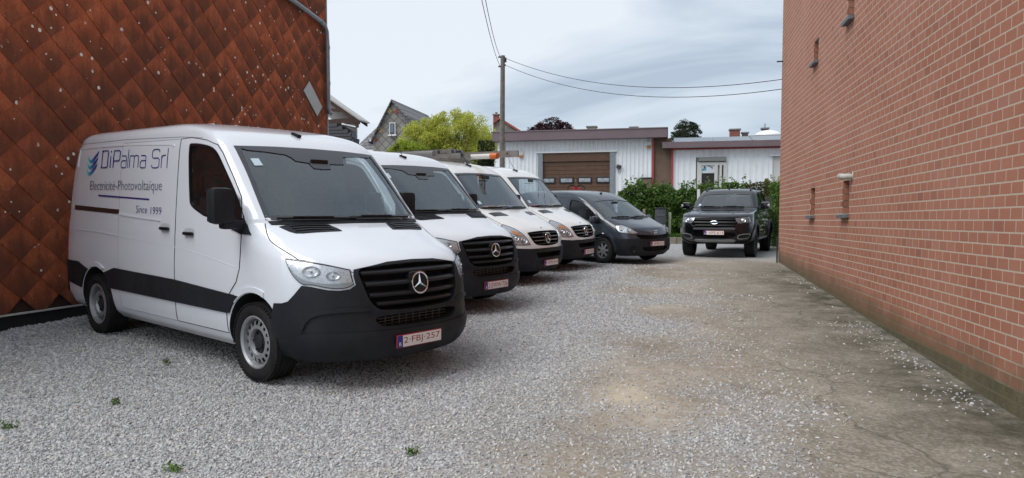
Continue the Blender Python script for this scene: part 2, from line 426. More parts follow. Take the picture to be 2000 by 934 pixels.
ROWSF = [
 (0.40, 0.80, 0.72, 0.50, 2.8, -4.30, 0.15, 5), (0.48, 0.88, 0.84, 0.55, 2.8, -4.42, 0.12, 5), (0.60, 0.91, 0.89, 0.58, 2.8, -4.44, 0.1, 5),
 (0.78, 0.925, 0.90, 0.58, 2.8, -4.45, 0.1, 5), (0.92, 0.925, 0.87, 0.56, 2.9, -4.45, 0.1, 5), (1.04, 0.92, 0.82, 0.55, 3.0, -4.44, 0.1, 5),
 (1.12, 0.915, 0.70, 0.50, 3.1, -4.43, 0.1, 5), (1.19, 0.905, 0.32, 0.50, 3.2, -4.42, 0.1, 5), (1.24, 0.90, -0.15, 0.42, 3.4, -4.40, 0.1, 5), (1.26, 0.895, -0.36, 0.40, 3.4, -4.38, 0.1, 5),
 (1.28, 0.89, -0.42, 0.40, 3.4, -2.75, 0.12, 5), (1.33, 0.88, -0.48, 0.40, 3.4, -2.72, 0.12, 5), (1.54, 0.815, -0.78, 0.38, 3.6, -2.62, 0.14, 5),
 (1.71, 0.75, -1.03, 0.38, 3.6, -2.52, 0.16, 4.5), (1.78, 0.71, -1.18, 0.42, 3.3, -2.45, 0.2, 4), (1.825, 0.58, -1.4, 0.5, 2.8, -2.35, 0.25, 3), (1.84, 0.2, -1.7, 0.3, 2.4, -2.1, 0.2, 2.6)]
# ------------------------------------------------------------------ vehicle materials
def paint_mat(name, col, rough=.22, coat=.6, dirt=.25, dcol=(.32, .29, .25)):
    """car paint with a thin dust film that is thicker low down on the body (road spray)"""
    if name in MATS: return MATS[name]
    t = NT(name); b = t.b; p = t.coord('Object')
    f = t.ramp(t.noise(p, 1.7, 6, .6), [(.3, (0,)*3), (.75, (1,)*3)])
    spray = t.ramp(t.n('ShaderNodeSeparateXYZ').outputs[2], [(0, (1,)*3), (1, (0,)*3)])
    sx = t.t.nodes[-2] if False else None
    se = [n for n in t.t.nodes if n.bl_idname == 'ShaderNodeSeparateXYZ'][0]; t.l(p, se.inputs[0])
    amt = t.math('MULTIPLY', t.math('ADD', t.math('MULTIPLY', spray, .8), .2), t.math('MULTIPLY', f, dirt))
    streak = t.ramp(t.noise(t.mapping(p, (9, 9, .7)), 2.0, 5, .6), [(.5, (0,)*3), (.8, (1,)*3)])
    amt = t.math('ADD', amt, t.math('MULTIPLY', streak, dirt*.22))
    t.rgb(t.mix(amt, tuple(col), tuple(dcol)))
    rr = t.math('ADD', t.math('MULTIPLY', amt, .9), rough); t.l(rr, b.inputs['Roughness'])
    b.inputs['Coat Weight'].default_value = coat; b.inputs['Coat Roughness'].default_value = .06
    t.bump(t.noise(p, 2.6, 3, .5), .06, .03)   # sheet metal is never quite flat
    MATS[name] = t.m; return t.m
BLACKP = mat('black_plastic', (.014, .016, .021), .58, var=.25, vscale=3, bump=.04, bscale=300, spec=.25, dirt=((.055, .055, .055), .25))
DARKP = mat('gloss_black_plastic', (.009, .009, .011), .3, spec=.35)
VOID = mat('dark_well', (.012, .012, .013), .9)
INTER = mat('cab_lining', (.26, .265, .275), .8, var=.2)
SEATM = mat('seat_cloth', (.075, .078, .085), .9, var=.2, vscale=30)
RUBBER = mat('tyre_rubber', (.009, .009, .010), .8, var=.3, vscale=6, bump=.05, bscale=120, spec=.3, dirt=((.08, .075, .07), .35))
STEEL = mat('wheel_silver', (.36, .375, .39), .45, .6, var=.12, vscale=20)
CHROME = mat('chrome', (.82, .83, .85), .08, 1.)
REFL = mat('lamp_reflector', (.60, .61, .63), .30, .65, var=.1, vscale=25)
GLASS = glass_mat('windscreen_glass', (.84, .89, .91), 2.15, 0., .015)
SGLASS = glass_mat('side_glass', (.72, .76, .77), 1.5, 0., .01)
LENS = glass_mat('lamp_lens', (.95, .96, .97), 1.4)
PLATEW = mat('plate_white', (.78, .77, .75), .45)
PLATER = mat('plate_red', (.36, .02, .035), .5)
PLATEB = mat('plate_blue', (.015, .03, .25), .45)
WHITEP = mat('print_white', (.85, .85, .85), .5)
AMBER = mat('lamp_amber', (.75, .32, .12), .3)
FRIT = mat('glass_border', (.055, .06, .07), .25)
MIRROR = mat('mirror_glass', (.5, .55, .6), .03, 1.)
PAPER = mat('paper', (.75, .74, .7), .8, var=.1)

def text_mesh(s, size=1.0, align='CENTER', off=0.0):
    """a built-in-font string as flat vertices and faces"""
    cu = bpy.data.curves.new('t', 'FONT'); cu.body = s; cu.size = size; cu.align_x = align; cu.resolution_u = 3; cu.offset = off
    o = bpy.data.objects.new('t', cu); COL.objects.link(o); bpy.context.view_layer.update()
    me = bpy.data.meshes.new_from_object(o.evaluated_get(bpy.context.evaluated_depsgraph_get()))
    v = [tuple(x.co) for x in me.vertices]; f = [tuple(q.vertices) for q in me.polygons]
    bpy.data.objects.remove(o); bpy.data.curves.remove(cu); bpy.data.meshes.remove(me)
    return v, f
def fit_text(s, x0, x1, y0, y1, off=0.0):
    v, f = text_mesh(s, off=off); xs = [p[0] for p in v]; ys = [p[1] for p in v]
    ax, bx, ay, by = min(xs), max(xs), min(ys), max(ys)
    return [(x0+(p[0]-ax)/(bx-ax)*(x1-x0), y0+(p[1]-ay)/(by-ay)*(y1-y0)) for p in v], f
def plate(parent, x, z, txt, tilt=0.0, ybias=0.0):
    """Belgian number plate facing +x"""
    o = MB().box((x, ybias, z), (.012, .52, .11), bev=.004).build('number_plate', PLATER, parent)
    xx = x+.0075
    MB().box((xx, ybias+.028, z), (.003, .448, .096)).build('plate_field', PLATEW, o)
    MB().box((xx, ybias-.228, z), (.003, .05, .1)).build('euro_band', PLATEB, o)
    v, f = fit_text(txt, -.188, .235, z-.034, z+.034)
    # y is the viewer's right when looking along -x
    mesh_obj('plate_characters', [(xx+.0026, ybias+p[0], p[1]) for p in v], f, PLATER, o)
    v, f = fit_text('B', -.24, -.216, z-.036, z-.004); mesh_obj('country_letter', [(xx+.0026, ybias+p[0], p[1]) for p in v], f, WHITEP, o)
    return o

def wheel(parent, x, y, r, wdt, rim_r, side, style='steel', rimm=None):
    """side -1: outer face towards -y"""
    rimm = rimm or STEEL
    root = empty('wheel', (x, y, r)); root.parent = parent
    sg = side
    h = wdt/2; t = MB()
    # tyre: sidewall, shoulder and tread with three grooves
    pr = [(rim_r, -h*.86), (rim_r+.02, -h*.95), (rim_r+(r-rim_r)*.5, -h*1.02), (r-.028, -h*.93), (r-.008, -h*.8)]
    for c in (-.48, 0, .48):
        pr += [(r-.002, h*(c-.12)), (r-.012, h*(c-.1)), (r-.012, h*(c+.1)), (r-.002, h*(c+.12))]
    pr += [(r-.008, h*.8), (r-.028, h*.93), (rim_r+(r-rim_r)*.5, h*1.02), (rim_r+.02, h*.95), (rim_r, h*.86)]
    t.lathe(pr, 48)
    n = 60   # shoulder blocks
    for k in range(n):
        a = k*math.tau/n
        for s_ in (-1, 1):
            t.box(((r-.012)*math.cos(a), s_*h*.83, (r-.012)*math.sin(a)), (.014, .034, r*math.tau/n*.62), rot=Euler((0, -a, 0)).to_matrix())
    t.build('tyre', RUBBER, root, True, 40)
    m = MB(); o_ = sg*h
    m.lathe([(rim_r*.9, -o_*.8), (rim_r*.92, o_*.55), (rim_r-.004, o_*.8), (rim_r+.008, o_*.93), (rim_r-.004, o_*.96), (rim_r-.02, o_*.82), (rim_r*.87, o_*.45)], 48)
    if style == 'steel':
        face = o_*.62; N_ = 64
        def ring(r0, h0, r1, h1, skip=False):
            for k in range(N_):
                if skip and (k % 4) in (0, 1): continue
                a, b = k*math.tau/N_, (k+1)*math.tau/N_
                m.add([(r0*math.cos(a), h0, r0*math.sin(a)), (r0*math.cos(b), h0, r0*math.sin(b)), (r1*math.cos(b), h1, r1*math.sin(b)), (r1*math.cos(a), h1, r1*math.sin(a))], [(0, 1, 2, 3)])
        ring(rim_r*.88, o_*.45, rim_r*.82, face*.95); ring(rim_r*.82, face*.95, rim_r*.66, face*1.1, True); ring(rim_r*.66, face*1.1, rim_r*.52, face*1.15); ring(rim_r*.52, face*1.15, rim_r*.46, face*.7)
        m.build('rim', rimm, root, True, 30)
        c = MB(); c.lathe([(rim_r*.46, o_*.3), (rim_r*.46, face*.72), (rim_r*.3, face*.8), (rim_r*.27, face*1.05), (rim_r*.22, face*1.12), (.001, face*1.14)], 24)
        for k in range(6):
            a = k*math.tau/6; c.lathe([(.013, face*.7), (.013, face*.98), (.001, face)], 6, c=(rim_r*.37*math.cos(a), 0, rim_r*.37*math.sin(a)))
        c.build('hub_cap', BLACKP, root, True, 35)
    else:
        face = o_*.72; ns = 6 if style == 'alloy' else 7
        c = MB(); c.lathe([(rim_r*.97, face*.9), (rim_r*.86, face*.98), (rim_r*.84, face*.8)], 40)
        c.lathe([(rim_r*.3, face*.75), (rim_r*.28, face*1.0), (rim_r*.16, face*1.08), (.001, face*1.08)], 24)
        for k in range(ns):
            a = k*math.tau/ns; w0, w1 = (.30, .26) if style == 'trim' else (.17, .2)
            v = []
            for rr, ww, hh in ((rim_r*.26, w0, face*1.02), (rim_r*.6, w1, face*1.06), (rim_r*.87, w1*1.15, face*.95)):
                half = ww*.5*rim_r
                for s_ in (-1, 1):
                    v.append((rr*math.cos(a)-s_*half*math.sin(a), hh, rr*math.sin(a)+s_*half*math.cos(a)))
            v += [(p[0], p[1]-o_*.18, p[2]) for p in v]
            c.add(v, [(0, 1, 3, 2), (2, 3, 5, 4), (0, 2, 8, 6), (2, 4, 10, 8), (1, 7, 9, 3), (3, 9, 11, 5)])
        c.build('rim', rimm, root, True, 30); m.build('rim_barrel', BLACKP if style == 'alloy' else mat('rim_grey', (.06, .06, .06), .6), root, True, 30)
    d = MB(); d.lathe([(.001, o_*.2), (rim_r*.9, o_*.2)], 24); d.lathe([(.001, -o_*.5), (rim_r*.9, -o_*.5)], 24); d.build('dark_backing', VOID, root)  # dark discs standing in for the shade behind the rim openings
    return root

def star_badge(parent, x, z, r, tilt=.12):
    """three-pointed star in a ring"""
    o = MB()
    pts = [(0, r*math.cos(k*math.tau/36), r*math.sin(k*math.tau/36)) for k in range(36)]
    o.tube(pts, r*.085, 6, close=True)
    for k in range(3):
        a = math.pi/2+k*math.tau/3; tip = (0, r*.98*math.cos(a), r*.98*math.sin(a)); c0 = (r*.14, 0, 0)
        for s_ in (-1, 1):
            b = a+s_*math.pi/3; q = (0, r*.16*math.cos(b), r*.16*math.sin(b)); o.add([tip, q, c0], [(0, 1, 2)])
            o.add([(tip[0]-.004, tip[1], tip[2]), (q[0]-.004, q[1], q[2]), (-r*.1, 0, 0)], [(0, 2, 1)])
    ob = o.build('star_emblem', CHROME, parent, True, 30, fix=False)
    ob.location = (x, 0, z); ob.rotation_euler = (0, -tilt, 0)
    return ob
def seat(parent, x, y, z, w=.46):
    o = MB(); o.box((x, y, z+.1), (.5, w, .2), bev=.06); o.box((x-.27, y, z+.45), (.16, w, .66), rot=(0, -.18, 0), bev=.06); o.box((x-.37, y, z+.9), (.09, .26, .19), rot=(0, -.15, 0), bev=.04)
    return o.build('seat', SEATM, parent, True, 40)
def steering(parent, x, y, z):
    o = MB(); c = Vector((x, y, z)); m = Euler((0, R(-52), 0)).to_matrix()
    o.tube([c+m @ Vector((.19*math.cos(k*math.tau/24), .19*math.sin(k*math.tau/24), 0)) for k in range(24)], .015, 6, close=True)
    o.box(c, (.12, .16, .05), rot=m, bev=.02); o.box(c, (.03, .36, .02), rot=m); o.tube([c, c+m @ Vector((0, 0, -.3))], .03)
    return o.build('steering_wheel', DARKP, parent, True, 40)
def wiper(body, parent, a, b, lift=.02):
    """blade and arm between two points of the front chart"""
    P = [body.hit('F', (a[0]+(b[0]-a[0])*t/6, a[1]+(b[1]-a[1])*t/6)) for t in range(7)]
    o = MB(); o.tube([q+n_*lift for q, n_ in P], .011, 6); o.tube([q+n_*(lift+.018) for q, n_ in P[1:5]], .009, 6)
    return o.build('wiper', DARKP, parent, True)
def rounded_box(name, c, d, m, parent, bev=.03, rot=None):
    return MB().box(c, d, rot=rot, bev=bev).build(name, m, parent, True, 50)

def arch_hole(x, r0, r, z0, n=24):
    """arc of a wheel arch in side view from rear bottom to front bottom"""
    out = []
    a0 = math.asin(max(-1, min(1, (z0-r0)/r)))
    for k in range(n+1):
        a = math.pi-a0-(math.pi-2*a0)*k/n; out.append((x+r*math.cos(a), r0+r*math.sin(a)))
    return out
def cab_cavity(rows, z0, z1, xr, dash_z, dash_x, inset=.055):
    """inner surface of the cab, as a solid to be cut out of the shell"""
    out = []
    zs = [z0, (z0+dash_z)/2, dash_z-.02, dash_z+.03]+[dash_z+.03+(z1-dash_z-.03)*t for t in (.2, .4, .6, .8, .92, 1)]
    rr = hull_rows(rows, 6); Z = [r_[0] for r_ in rr]
    for z in zs:
        zz_ = min(z+(inset if z > dash_z+.3 else 0)*max(0, (z-dash_z)/(z1-dash_z)), Z[-1]); q = [np.interp(zz_, Z, [r_[i] for r_ in rr]) for i in range(8)]
        xf = q[2]-inset*1.3
        if z < dash_z: xf = min(xf, dash_x)
        out.append((z, q[1]-inset, xf, min(q[3], .3) if z < dash_z else q[3], q[4]+.5, xr, .05, 6))
    return hull_mesh(out, 2)
def shell(name, body, rows, mats, parent, cuts, cavity=None):
    V, Fc = body.V, body.F
    idx = [0]*len(Fc); idx[-2] = 1
    o = mesh_obj(name, V, Fc, mats, None, True, idx)
    cs = []
    if cavity:
        c = mesh_obj('cutter', cavity[0], cavity[1], [MATS['_slot']]*3, None, False, [2]*len(cavity[1])); cs.append(c)
    for mb, mi in cuts: cs.append(cutter(mb, mi))
    boolean(o, cs); o.parent = parent
    o.data.polygons.foreach_set('use_smooth', [True]*len(o.data.polygons)); o.data.set_sharp_from_angle(angle=R(33))
    return o
def wheel_cut(x, r0, rad, y0):
    mb = MB()
    for s_ in (-1, 1):
        mb.prism([(x+rad*math.cos(k*math.tau/40), r0+rad*math.sin(k*math.tau/40)) for k in range(40)], lambda p, e_, s_=s_: (p[0], s_*(y0 if e_ == 0 else 1.4), p[1]))
    return mb
def side_cut(poly, y0=.55, y1=1.4):
    mb = MB()
    for s_ in (-1, 1): mb.prism(poly, lambda p, e_, s_=s_: (p[0], s_*(y0 if e_ == 0 else y1), p[1]))
    return mb
def front_cut(poly, x0, x1):
    return MB().prism(poly, lambda p, e_: (x0 if e_ == 0 else x1, p[0], p[1]))
def shrink(poly, d):
    cx = sum(p[0] for p in poly)/len(poly); cy = sum(p[1] for p in poly)/len(poly)
    hx = max(abs(p[0]-cx) for p in poly); hy = max(abs(p[1]-cy) for p in poly)
    return [(cx+(p[0]-cx)*(1-d/hx), cy+(p[1]-cy)*(1-d/hy)) for p in poly]
def door_set(B, parent, name, poly, paint, win=None, k=0, mirror=False, gap=.007, seam=None):
    d = B.panel(name, 'R', poly, paint, parent, off=.0035, thick=.006, holes=[win] if win else [], k=0, mirror=mirror, step=.09)
    B.ribbon('shut_line', 'R', list(poly)+[poly[0]], gap, seam or VOID, d, off=.0042, mirror=mirror)
    return d
def mirror_unit(parent, x, y, z, w, h, dpt, m, side, arm_z, base=(0, 0)):
    """door mirror: rounded housing, arm and glass; side -1 is the right of the vehicle"""
    root = MB().box((x, y, z), (dpt, w, h), bev=min(w, h, dpt)*.38).build('door_mirror', m, parent, True, 50)
    MB().box((x+.0, (y+base[0])/2, arm_z), (dpt*.75, abs(y-base[0]), .075), bev=.025).build('mirror_arm', BLACKP, root, True, 50)
    MB().box((x-dpt*.47, y, z+.0), (.012, w*.86, h*.86), bev=.005).build('mirror_face', MIRROR, root)
    return root
# ------------------------------------------------------------------ the newer white vans
def van907(paint, ptxt, decals, name='white_van'):
    root = empty(name); B = Body(ROWS907, 0.0)
    ws = [(-.80, 2.045), (-.4, 2.06), (0, 2.065), (.4, 2.06), (.80, 2.045), (.815, 1.84), (.84, 1.60), (.865, 1.385), (.5, 1.378), (0, 1.378), (-.5, 1.378), (-.865, 1.385), (-.84, 1.60), (-.815, 1.84)]
    wsin = shrink(ws, .022)
    win = smooth_poly([(-1.21, 2.02), (-1.17, 2.065), (-.89, 2.04), (-.73, 1.99), (-.60, 1.88), (-.36, 1.63), (-.19, 1.42, 1), (-.16, 1.36, 1), (-.40, 1.385), (-.78, 1.40), (-.95, 1.44), (-1.10, 1.50), (-1.135, 1.57), (-1.18, 1.80)], 3)
    gr = smooth_poly([(-.56, .95), (-.54, .995), (-.47, 1.012), (0, 1.03), (.47, 1.012), (.54, .995), (.56, .95), (.53, .82), (.49, .73), (.43, .675), (.33, .655), (0, .645), (-.33, .655), (-.43, .675), (-.49, .73), (-.53, .82)], 3)
    inlet = smooth_poly([(-.45, .605), (-.2, .618), (.2, .618), (.45, .605), (.43, .545), (.30, .515), (-.30, .515), (-.43, .545)], 3)
    cav = cab_cavity(ROWS907, .75, 2.21, -1.62, 1.32, -.12)
    body = shell('body', B, ROWS907, [paint, VOID, INTER], root,
        [(wheel_cut(0, .345, .425, .60), 1), (wheel_cut(-3.25, .345, .425, .60), 1), (side_cut(win), 1), (front_cut(wsin, -.8, .6), 1),
         (front_cut(gr, .74, 1.2), 1), (front_cut(inlet, .80, 1.2), 1)], cav)
    # glazing
    B.panel('windscreen', 'F', shrink(ws, .012), GLASS, root, off=-.006, thick=.005, step=.09)
    wsp = bpy.data.objects[root.children[-1].name]
    inner = smooth_poly([(-.755, 1.99), (-.70, 2.01), (-.33, 1.985), (-.26, 1.93), (-.12, 1.915), (-.10, 1.865), (.10, 1.865), (.12, 1.915), (.30, 1.92), (.34, 1.995), (.70, 2.01), (.755, 1.99), (.80, 1.6), (.82, 1.44), (.78, 1.425), (0, 1.42), (-.78, 1.425), (-.82, 1.44), (-.80, 1.6)], 2)
    B.panel('screen_border', 'F', ws, FRIT, wsp, off=.0015, thick=.004, holes=[inner[::-1]], step=.08)
    for mir in (False, True):
        g = B.panel('door_window', 'R', shrink(win, -.006), SGLASS, root, off=-.008, thick=.004, step=.12, mirror=mir)
        fr = B.panel('window_frame', 'R', shrink(win, -.012), DARKP, g, off=.006, thick=.012, holes=[shrink(win, .014)[::-1]], step=.12, mirror=mir)
        # doors
        fd = [(-1.40, 2.13), (-1.2, 2.135), (-.91, 2.10), (-.72, 2.05), (-.62, 1.97), (-.43, 1.77), (-.27, 1.58), (-.22, 1.46), (-.205, 1.22), (-.22, .96), (-.27, .845), (-.40, .72), (-.445, .56), (-.44, .37), (-1.385, .37), (-1.385, 1.2)]
        d1 = door_set(B, root, 'front_door', fd, paint, shrink(win, -.016)[::-1], mirror=mir)
        sd = [(-1.41, 2.13), (-1.395, 1.2), (-1.395, .37), (-2.64, .37), (-2.66, 1.3), (-2.68, 2.135)]
        d2 = door_set(B, root, 'sliding_door' if not mir else 'side_panel', sd, paint, mirror=mir, gap=.005, seam=mat('seam_grey', (.25, .27, .3), .6))
        sg = -1 if not mir else 1
        for dd, hx, hz in ((d1, -1.12, 1.235), (d2, -1.60, 1.265)):
            if mir and dd is d2: continue
            q, n_ = B.hit('R' if sg < 0 else 'L', (hx, hz))
            B.panel('handle_cup', 'R', smooth_poly([(hx-.10, hz), (hx-.06, hz+.042), (hx+.08, hz+.042), (hx+.11, hz), (hx+.08, hz-.042), (hx-.06, hz-.042)], 3), mat('cup_shade', tuple(paint.node_tree.nodes['Principled BSDF'].inputs[0].default_value)[:3] if False else (.5, .53, .57), .4), dd, off=.0045, thick=.004, mirror=mir)
            rounded_box('handle', (hx+.015, q.y+sg*.022, hz-.005), (.17, .032, .034), DARKP, dd, .014)
        # pressed frame on the load-bay side, rail slot and waist line
        B.ribbon('pressed_line', 'R', smooth_poly([(-3.86, 1.9), (-3.84, 2.07), (-3.76, 2.115), (-2.6, 2.115), (-1.62, 2.085), (-1.55, 2.06)], 4, False), .02, paint, body, off=.008, mirror=mir)
        B.ribbon('shut_line', 'R', [(-3.95, 2.165), (-2.6, 2.175), (-1.40, 2.15), (-1.0, 2.125)], .007, mat('seam_grey', (.25, .27, .3), .6), body, off=.001, mirror=mir)
        if not mir:
            B.panel('slide_rail', 'R', [(-3.87, 1.455), (-2.66, 1.425), (-2.66, 1.375), (-3.87, 1.40)], mat('rail_dark', (.035, .02, .018), .3), body, off=.0045, thick=.006)
            B.ribbon('pressed_line', 'R', [(-2.66, 1.375), (-2.2, 1.352), (-1.70, 1.335)], .014, paint, d2, off=.011)
        B.ribbon('pressed_line', 'R', smooth_poly([(-4.0, 1.17), (-3.2, 1.165), (-2.6, 1.14), (-1.4, 1.09), (-.75, 1.03), (-.3, .97)], 3, False), .010, paint, body, off=.005, mirror=mir)
        # dark moulding along the flank
        st = arch_hole(0, .345, .43, .56)[:6]
        mo = [(-.425, .555)]+[(p[0]-.01, p[1]) for p in arch_hole(0, .345, .435, .56)[:7]]+[(-1.4, .775), (-2.75, .79)]+[(p[0]+.01, p[1]) for p in arch_hole(-3.25, .345, .435, .56)[-7:]]
        B.panel('side_moulding', 'R', mo, BLACKP, root, off=.016, thick=.02, mirror=mir, step=.08)
        rb = [(p[0]-.01, p[1]) for p in arch_hole(-3.25, .345, .435, .50)[:8]]+[(-3.75, .80), (-4.05, .80), (-4.08, .55)]
        B.panel('rear_moulding', 'R', rb, BLACKP, root, off=.016, thick=.02, mirror=mir)
        # flared lips of the wheel arches
        for ax_, zlo, nm in ((0, .60, 'arch_lip'), (-3.25, .80, 'arch_lip')):
            a1 = arch_hole(ax_, .345, .43, .40 if ax_ else .66)
            a2 = arch_hole(ax_, .345, .475, .40 if ax_ else .66)
            if ax_: a1 = [p for p in a1 if p[1] > .74]; a2 = [p for p in a2 if p[1] > .74]
            else: a1 = [p for p in a1 if p[0] < .17]; a2 = [p for p in a2 if p[0] < .19]
            B.panel(nm, 'R', a1+a2[::-1], paint, body, off=.012, thick=.016, mirror=mir, step=.05)
        # wheels
        for wx in (0, -3.25): wheel(root, wx, sg*.885, .345, .225, .222, sg)
        # headlamp
        hd = [(-1.18, 1.085, 1), (-1.06, 1.075), (-.85, 1.045), (-.645, 1.0, 1), (-.635, .95), (-.618, .885, 1), (-.66, .862), (-.72, .852), (-.81, .858), (-.93, .882), (-1.00, .885), (-1.075, .94), (-1.13, 1.01)]
        hd = smooth_poly(hd, 3)
        hl = B.panel('headlight', 'W', hd, REFL, root, off=.004, thick=.012, mirror=mir, step=.05)
        B.panel('lamp_rim', 'W', hd, DARKP, hl, off=.007, thick=.01, holes=[shrink(hd, .011)[::-1]], mirror=mir, step=.05)
        low = smooth_poly([(-1.15, 1.04, 1), (-1.07, .965), (-.97, .915), (-.8, .892), (-.63, .905, 1), (-.622, .89, 1), (-.66, .868), (-.72, .858), (-.81, .864), (-.93, .89), (-1.00, .893), (-1.075, .948), (-1.12, 1.01)], 3)
        B.panel('indicator', 'W', low, mat('lamp_grey', (.33, .35, .36), .35, .3), hl, off=.009, thick=.006, mirror=mir, step=.05)
        for a, zc, r_ in ((-.94, .985, .052), (-.775, .952, .040)):
            q, n_ = B.hit('W', (a if not mir else -a, zc)); rm = n_.to_track_quat('Z', 'Y').to_matrix()
            bw = MB(); bw.lathe([(r_*1.15, .002), (r_*1.1, .008), (r_*.95, .002), (r_*.6, -.006), (.012, -.012)], 24, 'z')
            bw.v = [(p[0]*1.25, p[1]*.8, p[2]) for p in bw.v]
            bw.lathe([(r_*.2, .0), (r_*.2, .02), (.001, .026)], 12, 'z')
            v2 = [q+n_*.006+rm @ Vector(p) for p in bw.v]
            mesh_obj('reflector_bowl', v2, bw.f, mat('lamp_bowl', (.66, .67, .69), .3, .8), hl, True, None, 40)
        B.panel('lamp_lens', 'W', shrink(hd, .006), LENS, hl, off=.022, thick=.004, mirror=mir, step=.05, dome=.004)
        # bonnet vents, shut lines
        vt = smooth_poly([(.095, -.80, 1), (.105, -.66), (.15, -.36), (.185, -.33), (.285, -.30), (.30, -.33), (.285, -.54), (.24, -.73)], 3)
        ve = B.panel('bonnet_vent', 'T', vt, BLACKP, root, off=.006, thick=.01, mirror=mir)
        for xx in (.165, .205, .245):
            B.ribbon('vent_slat', 'T', [(xx-.035, -.72), (xx+.02, -.36)], .012, DARKP, ve, off=.014, mirror=mir)
        B.ribbon('shut_line', 'T', smooth_poly([(.0, -.875), (.08, -.91), (.17, -.925), (.34, -.91), (.49, -.888)], 4, False), .008, VOID, body, off=.001, mirror=mir)
        # mirrors
        tri = [(-.13, 1.345), (-.10, 1.30), (-.06, 1.26), (-.20, 1.26), (-.38, 1.30), (-.40, 1.38), (-.20, 1.40)]
        B.panel('mirror_foot', 'R', tri, BLACKP, d1, off=.012, thick=.02, mirror=mir)
        mirror_unit(root, -.20 if sg < 0 else -.36, sg*(1.165 if sg < 0 else 1.06), 1.505, .20, .31, .14, BLACKP, sg, 1.345, (sg*.95, 0))
        # tail lamps
        B.panel('tail_lamp', 'R', [(-4.10, .85), (-4.05, .85), (-4.04, 1.35), (-4.09, 1.35)], mat('lamp_red', (.4, .02, .02), .25), root, off=.008, mirror=mir)
    B.ribbon('shut_line', 'T', smooth_poly([(.49, -.888), (.68, -.77), (.81, -.62), (.87, -.5)], 3, False), .006, VOID, body, off=.001)
    # bumper with grille surround and lower lip
    half = [(0, 1.052), (.30, 1.045), (.53, 1.012), (.62, .998, 1), (.622, .95), (.605, .88), (.65, .848), (.72, .838), (.81, .843), (.93, .868), (1.005, .875), (1.065, .80), (1.12, .742), (1.18, .722), (1.268, .715), (1.30, .60), (1.315, .45), (1.32, .33), (1.27, .275), (.9, .262), (.5, .258)]
    bp = [(-a, b) for a, b in [p[:2] for p in half]]+[(0, .258)]+[(a, b) for a, b in [p[:2] for p in half]][:0:-1]
    def front_to_w(poly):
        out = []
        for p in poly:
            q, n_ = B.hit('F', p); out.append((math.atan2(q.y, q.x), p[1]))
        return out
    bum = B.panel('front_bumper', 'W', bp, BLACKP, root, off=.012, thick=.02, holes=[front_to_w(gr)[::-1], front_to_w(inlet)[::-1]], step=.06)
    lipp = [(-1.10, .285), (-1.10, .40), (-1.0, .485), (-.6, .492), (-.3, .487), (0, .487), (.3, .487), (.6, .492), (1.0, .485), (1.10, .40), (1.10, .285), (.6, .268), (0, .264), (-.6, .268)]
    B.panel('bumper_lip', 'W', smooth_poly(lipp, 2), BLACKP, bum, off=.032, thick=.03, step=.05)
    for mir in (False, True):
        blg = smooth_poly([(-1.0, .515), (-.975, .58), (-.90, .645), (-.72, .668), (-.53, .672), (-.50, .66), (-.58, .56), (-.66, .508), (-.86, .49), (-.98, .495)], 3)
        B.panel('bumper_brow', 'W', [(p[0], p[1]) for p in smooth_poly([(-1.02, .53), (-.99, .60), (-.90, .67), (-.72, .695), (-.52, .69), (-.5, .665), (-.72, .662), (-.89, .636), (-.965, .575), (-.99, .515)], 3)], BLACKP, bum, off=.026, thick=.03, mirror=mir, step=.05)
    # grille slats: broad, tilted bars that follow the nose
    gp = MB()
    for zc, hw in ((.955, .535), (.865, .52), (.775, .495), (.70, .44)):
        V = []; Fc = []
        for i in range(25):
            y = -hw+2*hw*i/24; q, n_ = B.hit('F', (y, zc)); x = q.x
            V += [(x-.055, y, zc+.040), (x-.008, y, zc+.022), (x-.002, y, zc+.008), (x-.010, y, zc-.004), (x-.06, y, zc-.004)]
        for i in range(24):
            for j in range(4): Fc.append((i*5+j, i*5+j+1, i*5+6+j, i*5+5+j))
        mesh_obj('grille_bar', V, Fc, DARKP if False else mat('grille_black', (.011, .012, .014), .36, spec=.35), root, True, None, 50)
    rounded_box('emblem_mount', (.93, 0, .865), (.09, .20, .20), mat('grille_black', (.011, .012, .014), .36, spec=.35), root, .045)
    star_badge(root, .99, .865, .090)
    m = MB()
    for i in range(9): m.box((.90, -.32+i*.08, .565), (.01, .008, .11))
    for i in range(4): m.box((.905, 0, .53+i*.025), (.008, .8, .006))
    m.build('radiator_mesh', mat('mesh_metal', (.12, .12, .12), .4, .6), root)
    plate(root, 1.05, .392, ptxt, ybias=-.06)
    # cowl, wipers, aerial, roof ribs
    B.panel('cowl', 'F', [(-.85, 1.376), (-.4, 1.382), (.4, 1.382), (.85, 1.376), (.84, 1.345), (0, 1.352), (-.84, 1.345)], BLACKP, root, off=.008, thick=.012, step=.08)
    wiper(B, root, (-.78, 1.392), (.02, 1.385)); wiper(B, root, (-.05, 1.395), (.70, 1.392))
    q, n_ = B.hit('T', (-.80, .0))
    a = MB().box(q+Vector((-.02, 0, .02)), (.13, .045, .035), rot=(0, .25, 0), bev=.012); a.build('aerial_base', DARKP, root, True)
    if ptxt[2] != 'F': MB().tube([q+Vector((-.03, 0, .03)), q+Vector((-.30, 0, .40))], [.005, .003], 5).build('aerial_whip', DARKP, root)
    for yy in (-.5, -.25, 0, .25, .5):
        pts = [B.hit('T', (xx, yy))[0]+Vector((0, 0, .002)) for xx in (-1.5, -2.2, -3.0, -3.6)]
        MB().tube(pts, .006, 6).build('roof_rib', paint, body, True)
    rounded_box('rear_bumper', (-4.19, 0, .52), (.12, 1.9, .26), BLACKP, root, .04)
